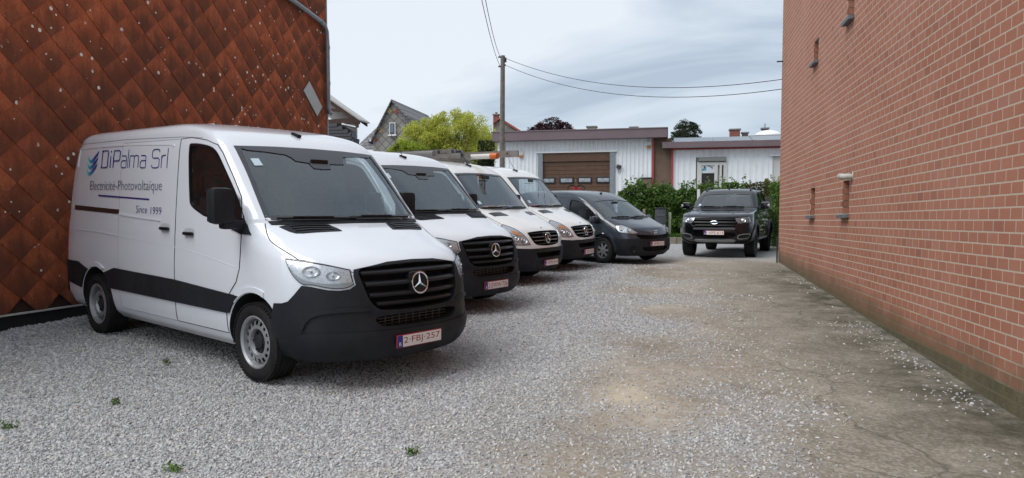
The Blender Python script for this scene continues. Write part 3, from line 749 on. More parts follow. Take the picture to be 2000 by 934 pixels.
    # cab
    cab = MB(); cab.box((-.10, 0, 1.22), (.36, 1.72, .26), bev=.07); cab.box((-.22, 0, 1.0), (.2, 1.7, .5), bev=.05); cab.box((-.02, .42, 1.36), (.22, .42, .07), bev=.03); cab.build('dashboard', INTER, root, True, 50)
    for sy in (-.62, -.18, .52): seat(root, -.92, sy, .80)
    steering(root, -.50, .50, 1.28)
    MB().box((-.44, .0, 1.93), (.02, .20, .05), bev=.01).build('rear_view_mirror', DARKP, root)
    MB().tube([(-1.59, -.12, .8), (-1.59, -.12, 2.1)], .02).tube([(-1.59, .35, .8), (-1.59, .35, 2.1)], .02).build('bulkhead_post', mat('post_grey', (.2, .2, .21), .5), root)
    st_ = B.panel('vignette', 'F', [(-.72, 1.93), (-.64, 1.935), (-.635, 1.87), (-.715, 1.865)], mat('sticker', (.55, .7, .78), .5), wsp, off=.0005, thick=.002)
    if decals:
        NAVY = mat('print_navy', (.02, .022, .17), .4); GREYP = mat('print_grey', (.13, .14, .2), .45); TEAL = mat('print_teal', (.02, .33, .36), .4)
        # company name drawn with a thin rounded stroke
        def stroke(lines, x0, z0, sx, sz, slant=.0):
            for ln in lines:
                pts = [(x0+p[0]*sx, z0+p[1]*sz) for p in ln]; B.ribbon('company_name', 'R', pts, .011, NAVY, body, off=.007)
        rc = .12
        GL = {'D': [[(-.06, 0), (.52, 0), (.62, .07), (.62, .93), (.52, 1), (-.06, 1)], [(.02, 0), (.02, 1)]], 'i': [[(0, 0), (0, .68)], [(0, .9), (0, 1)]],
              'P': [[(0, 0), (0, 1), (.5, 1), (.62, .92), (.62, .48), (.5, .4), (0, .4)]], 'l': [[(0, 0), (0, 1.05)]],
              'a': [[(.05, .68), (.4, .68), (.5, .6), (.5, 0), (.12, 0), (.02, .07), (.02, .32), (.12, .4), (.5, .4)]],
              'm': [[(0, 0), (0, .68), (.32, .68), (.4, .6), (.4, 0)], [(.4, .62), (.46, .68), (.7, .68), (.8, .6), (.8, 0)]],
              'S': [[(.62, .84), (.6, .93), (.5, 1), (.12, 1), (0, .92), (0, .62), (.12, .53), (.5, .53), (.62, .44), (.62, .08), (.5, 0), (.12, 0), (.02, .07), (0, .16)]],
              'r': [[(0, 0), (0, .68)], [(0, .5), (.08, .66), (.32, .68)]]}
        adv = {'D': .90, 'i': .30, 'P': .78, 'a': .66, 'l': .17, 'm': .97, 'S': .82, 'r': .48, ' ': .38}
        s_ = 'DiPalma Srl'; tot = sum(adv[c] for c in s_); x = -3.19; wid = 1.60; u = wid/tot
        for c in s_:
            if c != ' ': stroke(GL[c], x, 1.882-.030*(x+3.19)/1.6, u, .185)
            x += adv[c]*u
        # three chevrons, each running from teal through blue to navy
        GR = NT('print_gradient'); sx = GR.n('ShaderNodeSeparateXYZ'); GR.l(GR.coord('Object'), sx.inputs[0])
        g = GR.math('MULTIPLY', GR.math('ADD', sx.outputs[0], 3.58), 3.3)
        GR.rgb(GR.ramp(g, [(0, (.10, .62, .52)), (.35, (.02, .30, .55)), (.6, (.02, .06, .35)), (1, (.02, .02, .2))])); GR.b.inputs['Roughness'].default_value = .4
        for k in range(3):
            z = 2.005-k*.070; x0 = -3.565-k*.010
            ch = smooth_poly([(x0, z+.03, 1), (x0+.03, z-.025), (x0+.09, z-.04), (x0+.15, z-.005), (x0+.275, z+.092, 1), (x0+.255, z+.035, 1), (x0+.165, z-.055), (x0+.10, z-.088), (x0+.05, z-.082), (x0+.012, z-.045)], 3)
            ch = [(a, z+(b-z)*.74) for a, b in ch]
            B.panel('logo_chevron', 'R', ch, GR.m, body, off=.0065, thick=.003, step=.05)
        def lettering(name, s, x0, x1, z0, z1, m_):
            v, f = fit_text(s, x0, x1, z0, z1, -.007); P = []
            for p in v:
                q, n_ = B.hit('R', p); P.append(q+n_*.0065)
            mesh_obj(name, P, f, m_, body)
        lettering('trade_lettering', 'Electricité-Photovoltaïque', -3.46, -1.71, 1.60, 1.735, GREYP)
        lettering('founding_lettering', 'Since', -2.25, -2.0, 1.40, 1.475, mat('print_slate', (.07, .075, .2), .45)); lettering('founding_year', '1999', -1.92, -1.69, 1.392, 1.467, mat('print_slate', (.07, .075, .2), .45))
        B.ribbon('underline', 'R', [(-3.22, 1.572), (-1.97, 1.54)], .018, NAVY, body, off=.006)
    return root
# ------------------------------------------------------------------ the older cream-white vans
def f2w(B, poly):
    out = []
    for p in poly:
        q, n_ = B.hit('F', p[:2]); out.append((math.atan2(q.y, q.x-B.ax), p[1])+tuple(p[2:]))
    return out
def headlamp(B, root, poly, bowls, mir, lens_off=.016, base=None, dome=.004):
    hl = B.panel('headlight', 'W', poly, base or REFL, root, off=.004, thick=.012, mirror=mir, step=.05)
    B.panel('lamp_rim', 'W', poly, DARKP, hl, off=.006, thick=.01, holes=[shrink(poly, .010)[::-1]], mirror=mir, step=.05)
    for a, zc, r_ in bowls:
        q, n_ = B.hit('W', (a if not mir else -a, zc)); rm = n_.to_track_quat('Z', 'Y').to_matrix()
        bw = MB(); bw.lathe([(r_*1.12, .008), (r_*1.05, .016), (r_*.95, .01), (r_*.6, .0), (.012, -.01)], 20, 'z'); bw.lathe([(r_*.42, .0), (r_*.4, .02), (r_*.2, .03), (.001, .032)], 12, 'z')
        mesh_obj('reflector_bowl', [q+n_*.006+rm @ Vector(p) for p in bw.v], bw.f, mat('lamp_bowl', (.66, .67, .69), .3, .8), hl, True, None, 40)
    B.panel('lamp_lens', 'W', shrink(poly, .008), LENS, hl, off=lens_off, thick=.004, mirror=mir, step=.05, dome=dome)
    return hl
def van906(paint, ptxt, name='white_van', clutter=1):
    root = empty(name); B = Body(ROWS906, 0.0)
    ws = [(-.80, 2.03), (-.4, 2.05), (0, 2.055), (.4, 2.05), (.80, 2.03), (.82, 1.84), (.85, 1.60), (.875, 1.375), (.5, 1.36), (0, 1.355), (-.5, 1.36), (-.875, 1.375), (-.85, 1.60), (-.82, 1.84)]
    win = smooth_poly([(-1.24, 2.0), (-1.2, 2.05), (-.89, 2.03), (-.73, 1.98), (-.60, 1.87), (-.36, 1.62), (-.16, 1.40), (-.14, 1.34), (-.40, 1.33), (-.78, 1.34), (-1.16, 1.36), (-1.22, 1.42), (-1.24, 1.70)], 3)
    gr = smooth_poly([(-.545, .93), (-.51, .955), (-.3, .968), (0, .972), (.3, .968), (.51, .955), (.545, .93), (.51, .84), (.46, .77), (.38, .725), (.2, .705), (0, .70), (-.2, .705), (-.38, .725), (-.46, .77), (-.51, .84)], 3)
    inlet = [(-.46, .59), (.46, .59), (.40, .49), (-.40, .49)]
    cav = cab_cavity(ROWS906, .75, 2.19, -1.62, 1.31, -.12)
    body = shell('body', B, ROWS906, [paint, VOID, INTER], root,
        [(wheel_cut(0, .345, .425, .60), 1), (wheel_cut(-3.665, .345, .425, .60), 1), (side_cut(win), 1), (front_cut(shrink(ws, .025), -.8, .6), 1), (front_cut(gr, .76, 1.2), 1), (front_cut(inlet, .82, 1.2), 1)], cav)
    wsp = B.panel('windscreen', 'F', shrink(ws, .008), GLASS, root, off=-.006, thick=.005, step=.09)
    B.panel('screen_border', 'F', ws, FRIT, wsp, off=.0015, thick=.004, holes=[shrink(ws, .034)[::-1]], step=.08)
    for mir in (False, True):
        sg = 1 if mir else -1
        g = B.panel('door_window', 'R', shrink(win, -.006), SGLASS, root, off=-.008, thick=.004, step=.12, mirror=mir)
        B.panel('window_frame', 'R', shrink(win, -.012), DARKP, g, off=.006, thick=.012, holes=[shrink(win, .014)[::-1]], step=.12, mirror=mir)
        fd = [(-1.40, 2.13), (-1.2, 2.13), (-.91, 2.09), (-.72, 2.04), (-.62, 1.95), (-.43, 1.75), (-.24, 1.55), (-.12, 1.40), (-.10, 1.22), (-.14, .96), (-.22, .845), (-.38, .72), (-.445, .56), (-.44, .37), (-1.385, .37), (-1.385, 1.2)]
        d1 = door_set(B, root, 'front_door', fd, paint, shrink(win, -.016)[::-1], mirror=mir)
        rounded_box('handle', (-1.22, sg*.985, 1.2), (.2, .03, .045), DARKP, d1, .014)
        B.panel('side_moulding', 'R', [(-.45, .62), (-.45, .72), (-3.2, .74), (-3.2, .62)], BLACKP, root, off=.012, thick=.02, mirror=mir, step=.1)
        for wx in (0, -3.665): wheel(root, wx, sg*.875, .345, .225, .21, sg)
        hd = f2w(B, smooth_poly([(-.82, 1.10, 1), (-.735, 1.035), (-.665, .95), (-.61, .85), (-.556, .738, 1), (-.70, .732), (-.83, .75), (-.89, .86), (-.905, .97), (-.885, 1.06)], 3))
        hl = headlamp(B, root, hd, (), mir)
        for yy, zz_, r_ in ((-.68, .815, .055), (-.80, .86, .05)):
            q, n_ = B.hit('F', (yy if not mir else -yy, zz_)); rm = n_.to_track_quat('Z', 'Y').to_matrix(); bw = MB()
            bw.lathe([(r_*1.12, .008), (r_*1.05, .016), (r_*.95, .01), (r_*.6, .0), (.012, -.01)], 20, 'z'); bw.lathe([(r_*.42, .0), (r_*.4, .02), (r_*.2, .03), (.001, .032)], 12, 'z')
            mesh_obj('reflector_bowl', [q+n_*.006+rm @ Vector(p) for p in bw.v], bw.f, mat('lamp_bowl', (.66, .67, .69), .3, .8), hl, True, None, 40)
        B.panel('indicator', 'W', f2w(B, [(-.80, 1.0), (-.74, .97), (-.695, .90), (-.76, .91), (-.82, .95)]), AMBER, hl, off=.009, thick=.006, mirror=mir, step=.05)
        ve = B.panel('bonnet_vent', 'T', [(.155, -.77), (.20, -.42), (.30, -.38), (.36, -.40), (.285, -.75)], DARKP, root, off=.004, thick=.01, mirror=mir)
        B.ribbon('shut_line', 'T', smooth_poly([(.06, -.875), (.2, -.865), (.38, -.85), (.55, -.82), (.64, -.76)], 4, False), .008, VOID, body, off=.001, mirror=mir)
        B.panel('mirror_foot', 'R', [(-.10, 1.36), (-.10, 1.26), (-.34, 1.26), (-.34, 1.36)], BLACKP, d1, off=.012, thick=.02, mirror=mir)
        mirror_unit(root, -.28 if sg < 0 else -.36, sg*(1.14 if sg < 0 else 1.05), 1.50, .18, .30, .13, BLACKP, sg, 1.36, (sg*.95, 0))
        B.panel('fog_panel', 'W', f2w(B, [(-.80, .60), (-.52, .60), (-.48, .49), (-.78, .47)]), BLACKP, root, off=.02, thick=.02, mirror=mir)
    half = [(0, .662), (.35, .662), (.6, .665), (.8, .68), (1.0, .69), (1.2, .69), (1.27, .66), (1.30, .5), (1.29, .36), (1.2, .29), (.8, .27), (.4, .262)]
    bp = [(-a, b) for a, b in half]+[(0, .262)]+half[:0:-1]
    bum = B.panel('front_bumper', 'W', bp, BLACKP, root, off=.022, thick=.03, holes=[f2w(B, inlet)[::-1]], step=.06)
    GM = mat('grille_black', (.011, .012, .014), .36, spec=.35); GS = mat('grille_silver', (.30, .30, .31), .35, .5)
    for zc, hw in ((.925, .53), (.865, .50), (.80, .46), (.735, .36)):
        V = []; Fc = []
        for i in range(21):
            y = -hw+2*hw*i/20; q, n_ = B.hit('F', (y, zc)); x = q.x
            V += [(x-.06, y, zc+.018), (x-.006, y, zc+.012), (x-.004, y, zc-.006), (x-.06, y, zc-.010)]
        for i in range(20):
            for j in range(3): Fc.append((i*4+j, i*4+j+1, i*4+5+j, i*4+4+j))
        bar = mesh_obj('grille_bar', V, Fc, GM, root, True, None, 50)
        if zc in (.865, .80): B.ribbon('grille_trim', 'F', [(-hw+.03, zc+.003), (hw-.03, zc+.003)], .010, GS, bar, off=-.003, thick=.004)
    rounded_box('emblem_mount', (.90, 0, .845), (.08, .20, .20), GM, root, .04)
    star_badge(root, .965, .845, .092, .1)
    plate(root, 1.035, .39, ptxt)
    q, n_ = B.hit('F', (0, 1.02)); rounded_box('bonnet_badge', q, (.012, .03, .04), STEEL, root, .004)
    wiper(B, root, (-.78, 1.385), (.02, 1.372)); wiper(B, root, (-.02, 1.38), (.72, 1.38))
    q, n_ = B.hit('T', (-.80, .0)); MB().box(q+Vector((-.02, 0, .02)), (.13, .045, .035), rot=(0, .25, 0), bev=.012).build('aerial_base', DARKP, root, True)
    MB().tube([q+Vector((-.03, 0, .03)), q+Vector((-.27, 0, .40))], [.005, .003], 5).build('aerial_whip', DARKP, root)
    rounded_box('rear_bumper', (-4.87, 0, .52), (.12, 1.9, .26), BLACKP, root, .04)
    cab = MB(); cab.box((-.10, 0, 1.2), (.36, 1.72, .26), bev=.07); cab.box((-.22, 0, 1.0), (.2, 1.7, .5), bev=.05); cab.box((-.02, .42, 1.33), (.22, .42, .07), bev=.03); cab.build('dashboard', INTER, root, True, 50)
    for sy in (-.62, -.18, .52): seat(root, -.92, sy, .80)
    steering(root, -.50, .50, 1.27)
    MB().box((-.42, 0, 1.97), (.02, .24, .07), bev=.01).build('rear_view_mirror', DARKP, root)
    st_ = B.panel('vignette', 'F', [(-.77, 1.52), (-.70, 1.52), (-.70, 1.46), (-.77, 1.46)], mat('sticker', (.55, .7, .78), .5), wsp, off=.0005, thick=.002)
    return root
def dash_item(name, mesh, m, van, loc, rz, label, cat):
    """loose things lying on a dashboard"""
    o = mesh.build(name, m); o.matrix_world = van.matrix_world @ Matrix.Translation(loc) @ Euler((0, -.1, rz)).to_matrix().to_4x4(); return tag(o, label, cat)

# ------------------------------------------------------------------ the small grey van
def small_van(paint, ptxt):
    root = empty('small_van'); B = Body(ROWSP, 0.0)
    ws = [(-.66, 1.49), (-.35, 1.53), (0, 1.54), (.35, 1.53), (.66, 1.49), (.71, 1.35), (.765, 1.20), (.80, 1.08), (.5, 1.065), (0, 1.06), (-.5, 1.065), (-.80, 1.08), (-.765, 1.20), (-.71, 1.35)]
    win = smooth_poly([(-1.17, 1.47), (-1.10, 1.52), (-.82, 1.47), (-.54, 1.345), (-.29, 1.18), (-.09, .99), (-.10, .955), (-.35, .96), (-.55, 1.0), (-.78, 1.12), (-1.10, 1.19), (-1.16, 1.25)], 3)
    gr = smooth_poly([(-.60, .70, 1), (-.3, .685), (0, .675), (.3, .685), (.60, .70, 1), (.50, .60), (.2, .585), (0, .583), (-.2, .585), (-.50, .60)], 3)
    inlet = smooth_poly([(-.44, .405), (0, .41), (.44, .405), (.35, .315), (0, .305), (-.35, .315)], 3)
    body = shell('body', B, ROWSP, [paint, VOID, INTER], root,
        [(wheel_cut(0, .317, .385, .56), 1), (wheel_cut(-2.728, .317, .385, .56), 1), (side_cut(win, .45), 1), (front_cut(shrink(ws, .02), -.75, .8), 1), (front_cut(gr, .70, 1.2), 1), (front_cut(inlet, .74, 1.2), 1)],
        cab_cavity(ROWSP, .6, 1.70, -1.45, 1.02, -.05, .05))
    wsp = B.panel('windscreen', 'F', shrink(ws, .006), GLASS, root, off=-.006, thick=.005, step=.09)
    B.panel('screen_border', 'F', ws, FRIT, wsp, off=.0015, thick=.004, holes=[shrink(ws, .03)[::-1]], step=.08)
    for mir in (False, True):
        sg = 1 if mir else -1
        g = B.panel('door_window', 'R', shrink(win, -.006), SGLASS, root, off=-.008, thick=.004, step=.12, mirror=mir)
        B.panel('window_frame', 'R', shrink(win, -.012), DARKP, g, off=.006, thick=.012, holes=[shrink(win, .012)[::-1]], step=.12, mirror=mir)
        fd = [(-1.25, 1.53), (-1.12, 1.575), (-.80, 1.52), (-.52, 1.40), (-.25, 1.21), (-.02, .98), (-.03, .80), (-.12, .70), (-.33, .62), (-.40, .50), (-.40, .30), (-1.22, .28), (-1.25, .8)]
        d1 = door_set(B, root, 'front_door', fd, paint, shrink(win, -.014)[::-1], mirror=mir, gap=.008)
        B.panel('side_moulding', 'R', [(-.45, .44), (-.45, .53), (-2.3, .53), (-2.3, .44)], BLACKP, root, off=.012, thick=.02, mirror=mir, step=.1)
        B.ribbon('shut_line', 'R', [(-1.27, 1.58), (-1.9, 1.60), (-2.2, 1.58), (-2.25, .9), (-2.2, .32)], .008, VOID, body, off=.001, mirror=mir)
        rounded_box('handle', (-1.10, sg*.905, .92), (.18, .03, .035), DARKP, d1, .012)
        a1 = arch_hole(0, .317, .39, .30); a2 = arch_hole(0, .317, .46, .36)
        B.panel('arch_lip', 'R', a1+a2[::-1], paint, body, off=.02, thick=.03, mirror=mir, step=.05)
        for wx in (0, -2.728): wheel(root, wx, sg*.80, .317, .195, .20, sg, 'trim')
        hd = smooth_poly([(-1.16, .915, 1), (-1.0, .92), (-.83, .865), (-.68, .79), (-.585, .722, 1), (-.76, .72), (-.96, .742), (-1.06, .77)], 3)
        headlamp(B, root, hd, ((-1.0, .835, .05), (-.82, .795, .042)), mir)
        mirror_unit(root, -.16, sg*1.0, 1.05, .2, .16, .14, paint, sg, 1.0, (sg*.86, 0))
        q, n_ = B.hit('W', (-.73*(-sg)*-1 if False else (-.73 if not mir else .73), .37)); rm = n_.to_track_quat('Z', 'Y').to_matrix(); bw = MB(); bw.lathe([(.085, .0), (.085, .024), (.07, .026), (.055, .004), (.001, -.002)], 20, 'z')
        mesh_obj('fog_bezel', [q+rm @ Vector(p) for p in bw.v], bw.f, DARKP, root, True, None, 40)
        B.ribbon('shut_line', 'T', smooth_poly([(.12, -.84), (.35, -.76), (.6, -.62), (.74, -.45), (.795, -.25), (.81, 0)], 3, False), .007, VOID, body, off=.001, mirror=mir)
        B.ribbon('side_repeater', 'R', [(.02, .72), (.08, .72)], .025, WHITEP, root, off=.02, mirror=mir)
    half = [(0, .58), (.3, .583), (.5, .592), (.8, .60), (1.1, .61), (1.18, .60), (1.2, .45), (1.18, .28), (1.05, .225), (.6, .205)]
    bp = [(-a, b) for a, b in half]+[(0, .2)]+half[:0:-1]
    B.panel('front_bumper', 'W', bp, BLACKP, root, off=.014, thick=.03, holes=[f2w(B, inlet)[::-1]], step=.06)
    m = MB()
    for zc, hw in ((.665, .54), (.635, .52), (.608, .46)):
        m.tube([(B.hit('F', (-hw+2*hw*i/12, zc))[0].x-.02, -hw+2*hw*i/12, zc) for i in range(13)], .008, 6)
    m.build('grille_bars', DARKP, root, True)
    for k in range(3): m = MB().tube([(B.hit('F', (-.36+.72*i/12, .33+k*.03))[0].x-.03, -.36+.72*i/12, .33+k*.03) for i in range(13)], .006, 5).build('grille_bar', DARKP, root, True)
    # rampant-lion shaped badge, in bare outline
    q, n_ = B.hit('F', (0, .735)); b = MB()
    for ln in ([(-.05, .035), (-.03, .05), (0, .03), (.01, -.01), (-.01, -.05)], [(0, .03), (.035, .05), (.055, .03)], [(.01, 0), (.05, .0), (.04, -.04)], [(-.02, .01), (-.05, -.02)]):
        b.tube([(q.x+.012, y, .735+z) for y, z in ln], .008, 5)
    b.build('badge', CHROME, root, True)
    plate(root, .945, .475, ptxt)
    wiper(B, root, (-.70, 1.085), (.05, 1.075)); wiper(B, root, (-.1, 1.085), (.62, 1.09))
    q, n_ = B.hit('T', (-.86, 0)); MB().box(q+Vector((0, 0, .015)), (.07, .035, .035), bev=.01).build('aerial_base', DARKP, root, True)
    rounded_box('rear_bumper', (-3.45, 0, .45), (.1, 1.7, .22), BLACKP, root, .04)
    MB().box((.0, 0, .94), (.46, 1.5, .2), bev=.06).build('dashboard', INTER, root, True, 50)
    for sy in (-.38, .40): seat(root, -.72, sy, .50)
    steering(root, -.32, .38, .98)
    MB().box((-.40, 0, 1.45), (.02, .22, .06), bev=.01).build('rear_view_mirror', DARKP, root)
    return root

# ------------------------------------------------------------------ the black pick-up
def pickup(paint, ptxt):
    root = empty('pickup_truck'); B = Body(ROWSF, 0.0)
    ws = [(-.63, 1.685), (-.3, 1.71), (0, 1.715), (.3, 1.71), (.63, 1.685), (.69, 1.52), (.745, 1.38), (.77, 1.31), (.4, 1.295), (0, 1.29), (-.4, 1.295), (-.77, 1.31), (-.745, 1.38), (-.69, 1.52)]
    win1 = smooth_poly([(-1.62, 1.70), (-1.3, 1.70), (-1.12, 1.64), (-.90, 1.48), (-.72, 1.33), (-.80, 1.30), (-1.3, 1.30), (-1.66, 1.31)], 3)
    win2 = smooth_poly([(-1.76, 1.70), (-2.15, 1.68), (-2.36, 1.60), (-2.42, 1.40), (-2.38, 1.33), (-2.0, 1.31), (-1.76, 1.31)], 3)
    gr = smooth_poly([(-.54, 1.03), (-.47, 1.045, 1), (0, 1.05), (.47, 1.045, 1), (.54, 1.03), (.56, .92), (.50, .80, 1), (0, .795), (-.50, .80, 1), (-.56, .92)], 3)
    inlet = smooth_poly([(-.50, .66), (0, .665), (.50, .66), (.46, .53), (0, .52), (-.46, .53)], 2)
    body = shell('body', B, ROWSF, [paint, VOID, INTER], root,
        [(wheel_cut(0, .388, .475, .55), 1), (wheel_cut(-3.22, .388, .475, .55), 1), (side_cut(win1, .4), 1), (side_cut(win2, .4), 1), (front_cut(shrink(ws, .02), -1.15, .0), 1), (front_cut(gr, .70, 1.2), 1), (front_cut(inlet, .76, 1.2), 1)],
        cab_cavity(ROWSF, .75, 1.76, -2.55, 1.26, -.62, .05))
    wsp = B.panel('windscreen', 'F', shrink(ws, .006), GLASS, root, off=-.006, thick=.005, step=.09)
    B.panel('screen_border', 'F', ws, FRIT, wsp, off=.0015, thick=.004, holes=[shrink(ws, .03)[::-1]], step=.08)
    for mir in (False, True):
        sg = 1 if mir else -1
        for w_ in (win1, win2):
            g = B.panel('door_window', 'R', shrink(w_, -.006), SGLASS, root, off=-.006, thick=.004, step=.12, mirror=mir)
            B.panel('window_frame', 'R', shrink(w_, -.014), DARKP, g, off=.006, thick=.012, holes=[shrink(w_, .012)[::-1]], step=.12, mirror=mir)
        d1 = door_set(B, root, 'front_door', [(-1.70, 1.74), (-1.3, 1.74), (-1.06, 1.66), (-.80, 1.46), (-.62, 1.29), (-.58, .95), (-.62, .62), (-1.70, .60)], paint, shrink(win1, -.016)[::-1], mirror=mir)
        d2 = door_set(B, root, 'rear_door', [(-1.72, 1.74), (-1.72, .60), (-2.45, .60), (-2.62, .95), (-2.62, 1.25), (-2.45, 1.55), (-2.2, 1.72)], paint, shrink(win2, -.016)[::-1], mirror=mir)
        for dd, hx in ((d1, -1.55), (d2, -2.42)): rounded_box('handle', (hx, sg*.94, 1.12), (.2, .04, .04), STEEL, dd, .015)
        B.panel('fender_vent', 'R', [(-.55, 1.12), (-.36, 1.10), (-.40, 1.04), (-.55, 1.04)], STEEL, root, off=.012, thick=.01, mirror=mir)
        for wx in (0, -3.22):
            a1 = arch_hole(wx, .388, .478, .36); a2 = arch_hole(wx, .388, .565, .40)
            B.panel('arch_flare', 'R', a1+a2[::-1], DARKP, body, off=.045, thick=.06, mirror=mir, step=.06)
            wheel(root, wx, sg*.80, .388, .265, .225, sg, 'alloy', mat('alloy_black', (.02, .02, .022), .3, .5))
        hd = f2w(B, smooth_poly([(-.50, 1.035, 1), (-.66, 1.055), (-.83, 1.075, 1), (-.865, 1.0), (-.86, .92), (-.75, .90), (-.58, .885, 1), (-.53, .96)], 3))
        headlamp(B, root, hd, (), mir, .012, mat('lamp_smoke', (.30, .31, .33), .2, .6), .008)
        q, n_ = B.hit('F', (-.70*-sg*-1 if False else (-.70 if not mir else .70), .975)); bw = MB(); rm = n_.to_track_quat('Z', 'Y').to_matrix(); bw.lathe([(.06, .004), (.058, .02), (.045, .012), (.02, .03), (.001, .034)], 20, 'z')
        mesh_obj('projector_lamp', [q+rm @ Vector(p) for p in bw.v], bw.f, mat('lamp_bowl', (.66, .67, .69), .3, .8), root, True, None, 40)
        fg = f2w(B, smooth_poly([(-.60, .605), (-.83, .64), (-.84, .57), (-.76, .515), (-.58, .50)], 2))
        fo = B.panel('fog_lamp', 'W', fg, STEEL, root, off=.014, thick=.02, mirror=mir)
        B.panel('fog_recess', 'W', shrink(fg, .02), VOID, fo, off=.017, thick=.02, mirror=mir)
        mu = mirror_unit(root, -.72, sg*1.06, 1.36, .24, .19, .17, paint, sg, 1.29, (sg*.88, 0))
        MB().box((-.66, sg*1.155, 1.36), (.08, .06, .07), bev=.02).build('mirror_indicator', REFL, mu, True)
        MB().box((-1.55, sg*.86, .46), (1.75, .16, .05), bev=.02).build('side_step', mat('step_grey', (.2, .2, .21), .4, .4), root, True)
        # roof rail and sports bar
        MB().tube([B.hit('T', (x, sg*.60))[0]+Vector((0, 0, h)) for x, h in ((-1.25, .0), (-1.35, .06), (-1.7, .07), (-2.1, .06), (-2.25, .0))], .022, 8).build('roof_rail', DARKP, root, True)
        MB().tube([(-2.65, sg*.66, 1.78), (-2.85, sg*.72, 1.66), (-3.35, sg*.80, 1.25)], .055, 8).build('sports_bar', DARKP, root, True)
    rounded_box('bumper_bar', (.87, 0, .755), (.10, 1.06, .055), mat('bar_grey', (.07, .075, .085), .25), root, .02)
    bp = f2w(B, smooth_poly([(-.50, .48), (-.46, .425), (0, .42), (.46, .425), (.50, .48), (.3, .485), (0, .475), (-.3, .485)], 2))
    B.panel('skid_plate', 'W', bp, STEEL, root, off=.02, thick=.02)
    for zc, hw, r_ in ((1.0, .50, .02), (.92, .53, .032), (.845, .50, .02)):
        MB().tube([(B.hit('F', (-hw+2*hw*i/14, zc))[0].x-.035, -hw+2*hw*i/14, zc) for i in range(15)], r_, 8).build('grille_bar', mat('grille_black', (.011, .012, .014), .36, spec=.35), root, True)
    # oval badge: blue field, silver rim and script
    ov = [((.095)*math.cos(k*math.tau/32), .038*math.sin(k*math.tau/32)) for k in range(32)]
    bd = MB().prism(ov, lambda p, e_: (.85 if e_ == 0 else .885, p[0], .92+p[1])).build('badge', mat('badge_blue', (.05, .16, .38), .2, .3), root)
    MB().tube([(.886, a, .92+b) for a, b in ov], .007, 6, close=True).build('badge_rim', CHROME, bd, True)
    v, f = fit_text('Ford', -.058, .058, .90, .942); mesh_obj('badge_script', [(.888, p[0], p[1]) for p in v], f, CHROME, bd)
    plate(root, .915, .655, ptxt)
    wiper(B, root, (-.62, 1.318), (-.05, 1.31)); wiper(B, root, (-.03, 1.312), (.55, 1.318))
    q, n_ = B.hit('T', (-1.42, 0)); MB().box(q+Vector((0, 0, .025)), (.09, .04, .05), bev=.012).build('aerial_fin', DARKP, root, True)
    MB().box((-.75, 0, 1.19), (.3, 1.5, .2), bev=.06).build('dashboard', INTER, root, True, 50)
    for sy in (-.38, .38): seat(root, -1.45, sy, .85)
    steering(root, -1.08, .38, 1.2)
    MB().box((-.98, 0, 1.62), (.02, .22, .06), bev=.01).build('rear_view_mirror', DARKP, root)
    B.ribbon('shut_line', 'T', smooth_poly([(-.40, -.86), (0, -.84), (.4, -.78), (.68, -.66), (.74, -.5)], 3, False), .007, VOID, body, off=.001); B.ribbon('shut_line', 'T', smooth_poly([(-.40, .86), (0, .84), (.4, .78), (.68, .66), (.74, .5)], 3, False), .007, VOID, body, off=.001)
    for s_ in (-1, 1): B.ribbon('bonnet_crease', 'T', [(-.25, s_*.50), (.2, s_*.47), (.60, s_*.42)], .03, paint, body, off=.010)
    B.panel('vignette', 'F', [(-.68, 1.40), (-.62, 1.40), (-.63, 1.36), (-.69, 1.36)], mat('sticker', (.55, .7, .78), .5), wsp, off=.0005, thick=.002)
    return root
# ------------------------------------------------------------------ ground heights
_WY = [-600, -20, 0, 6.16, 12, 18.6, 22, 33, 50, 80, 900]; _WZ = [-3, -.96, -.054, .225, .49, .745, .80, .98, 1.2, 1.35, 1.35]
_KY = [-20, 0, 6.3, 10, 14, 16.5, 900]; _KK = [.03, .03, .0235, .010, .006, 0, 0]
def gz(x, y):
    z = np.mean([np.interp(y+d, _WY, _WZ) for d in (-1.5, -.75, 0, .75, 1.5)], axis=0)
    k = np.mean([np.interp(y+d, _KY, _KK) for d in (-2, -1, 0, 1, 2)], axis=0)
    return z+np.clip(2.63-np.asarray(x, float), 0, 11)*k
_TY = np.arange(-40, 120, .1); _TZ = gz(np.full(_TY.shape, 2.63), _TY); _TK = gz(np.full(_TY.shape, 1.63), _TY)-_TZ
def G(x, y):
    i = min(max(int((y+40)*10), 0), len(_TY)-2); f = min(max((y+40)*10-i, 0), 1)
    return float(_TZ[i]*(1-f)+_TZ[i+1]*f+min(max(2.63-x, 0), 11)*(_TK[i]*(1-f)+_TK[i+1]*f))
def fbm(x, y, s, o=4, seed=0.):
    x = np.asarray(x, float); y = np.asarray(y, float)
    f = np.array([noise.fractal(Vector((a*s+seed, b*s-seed, seed*.7)), 1.0, 2.0, o) for a, b in zip(x.ravel(), y.ravel())])
    return f.reshape(x.shape)

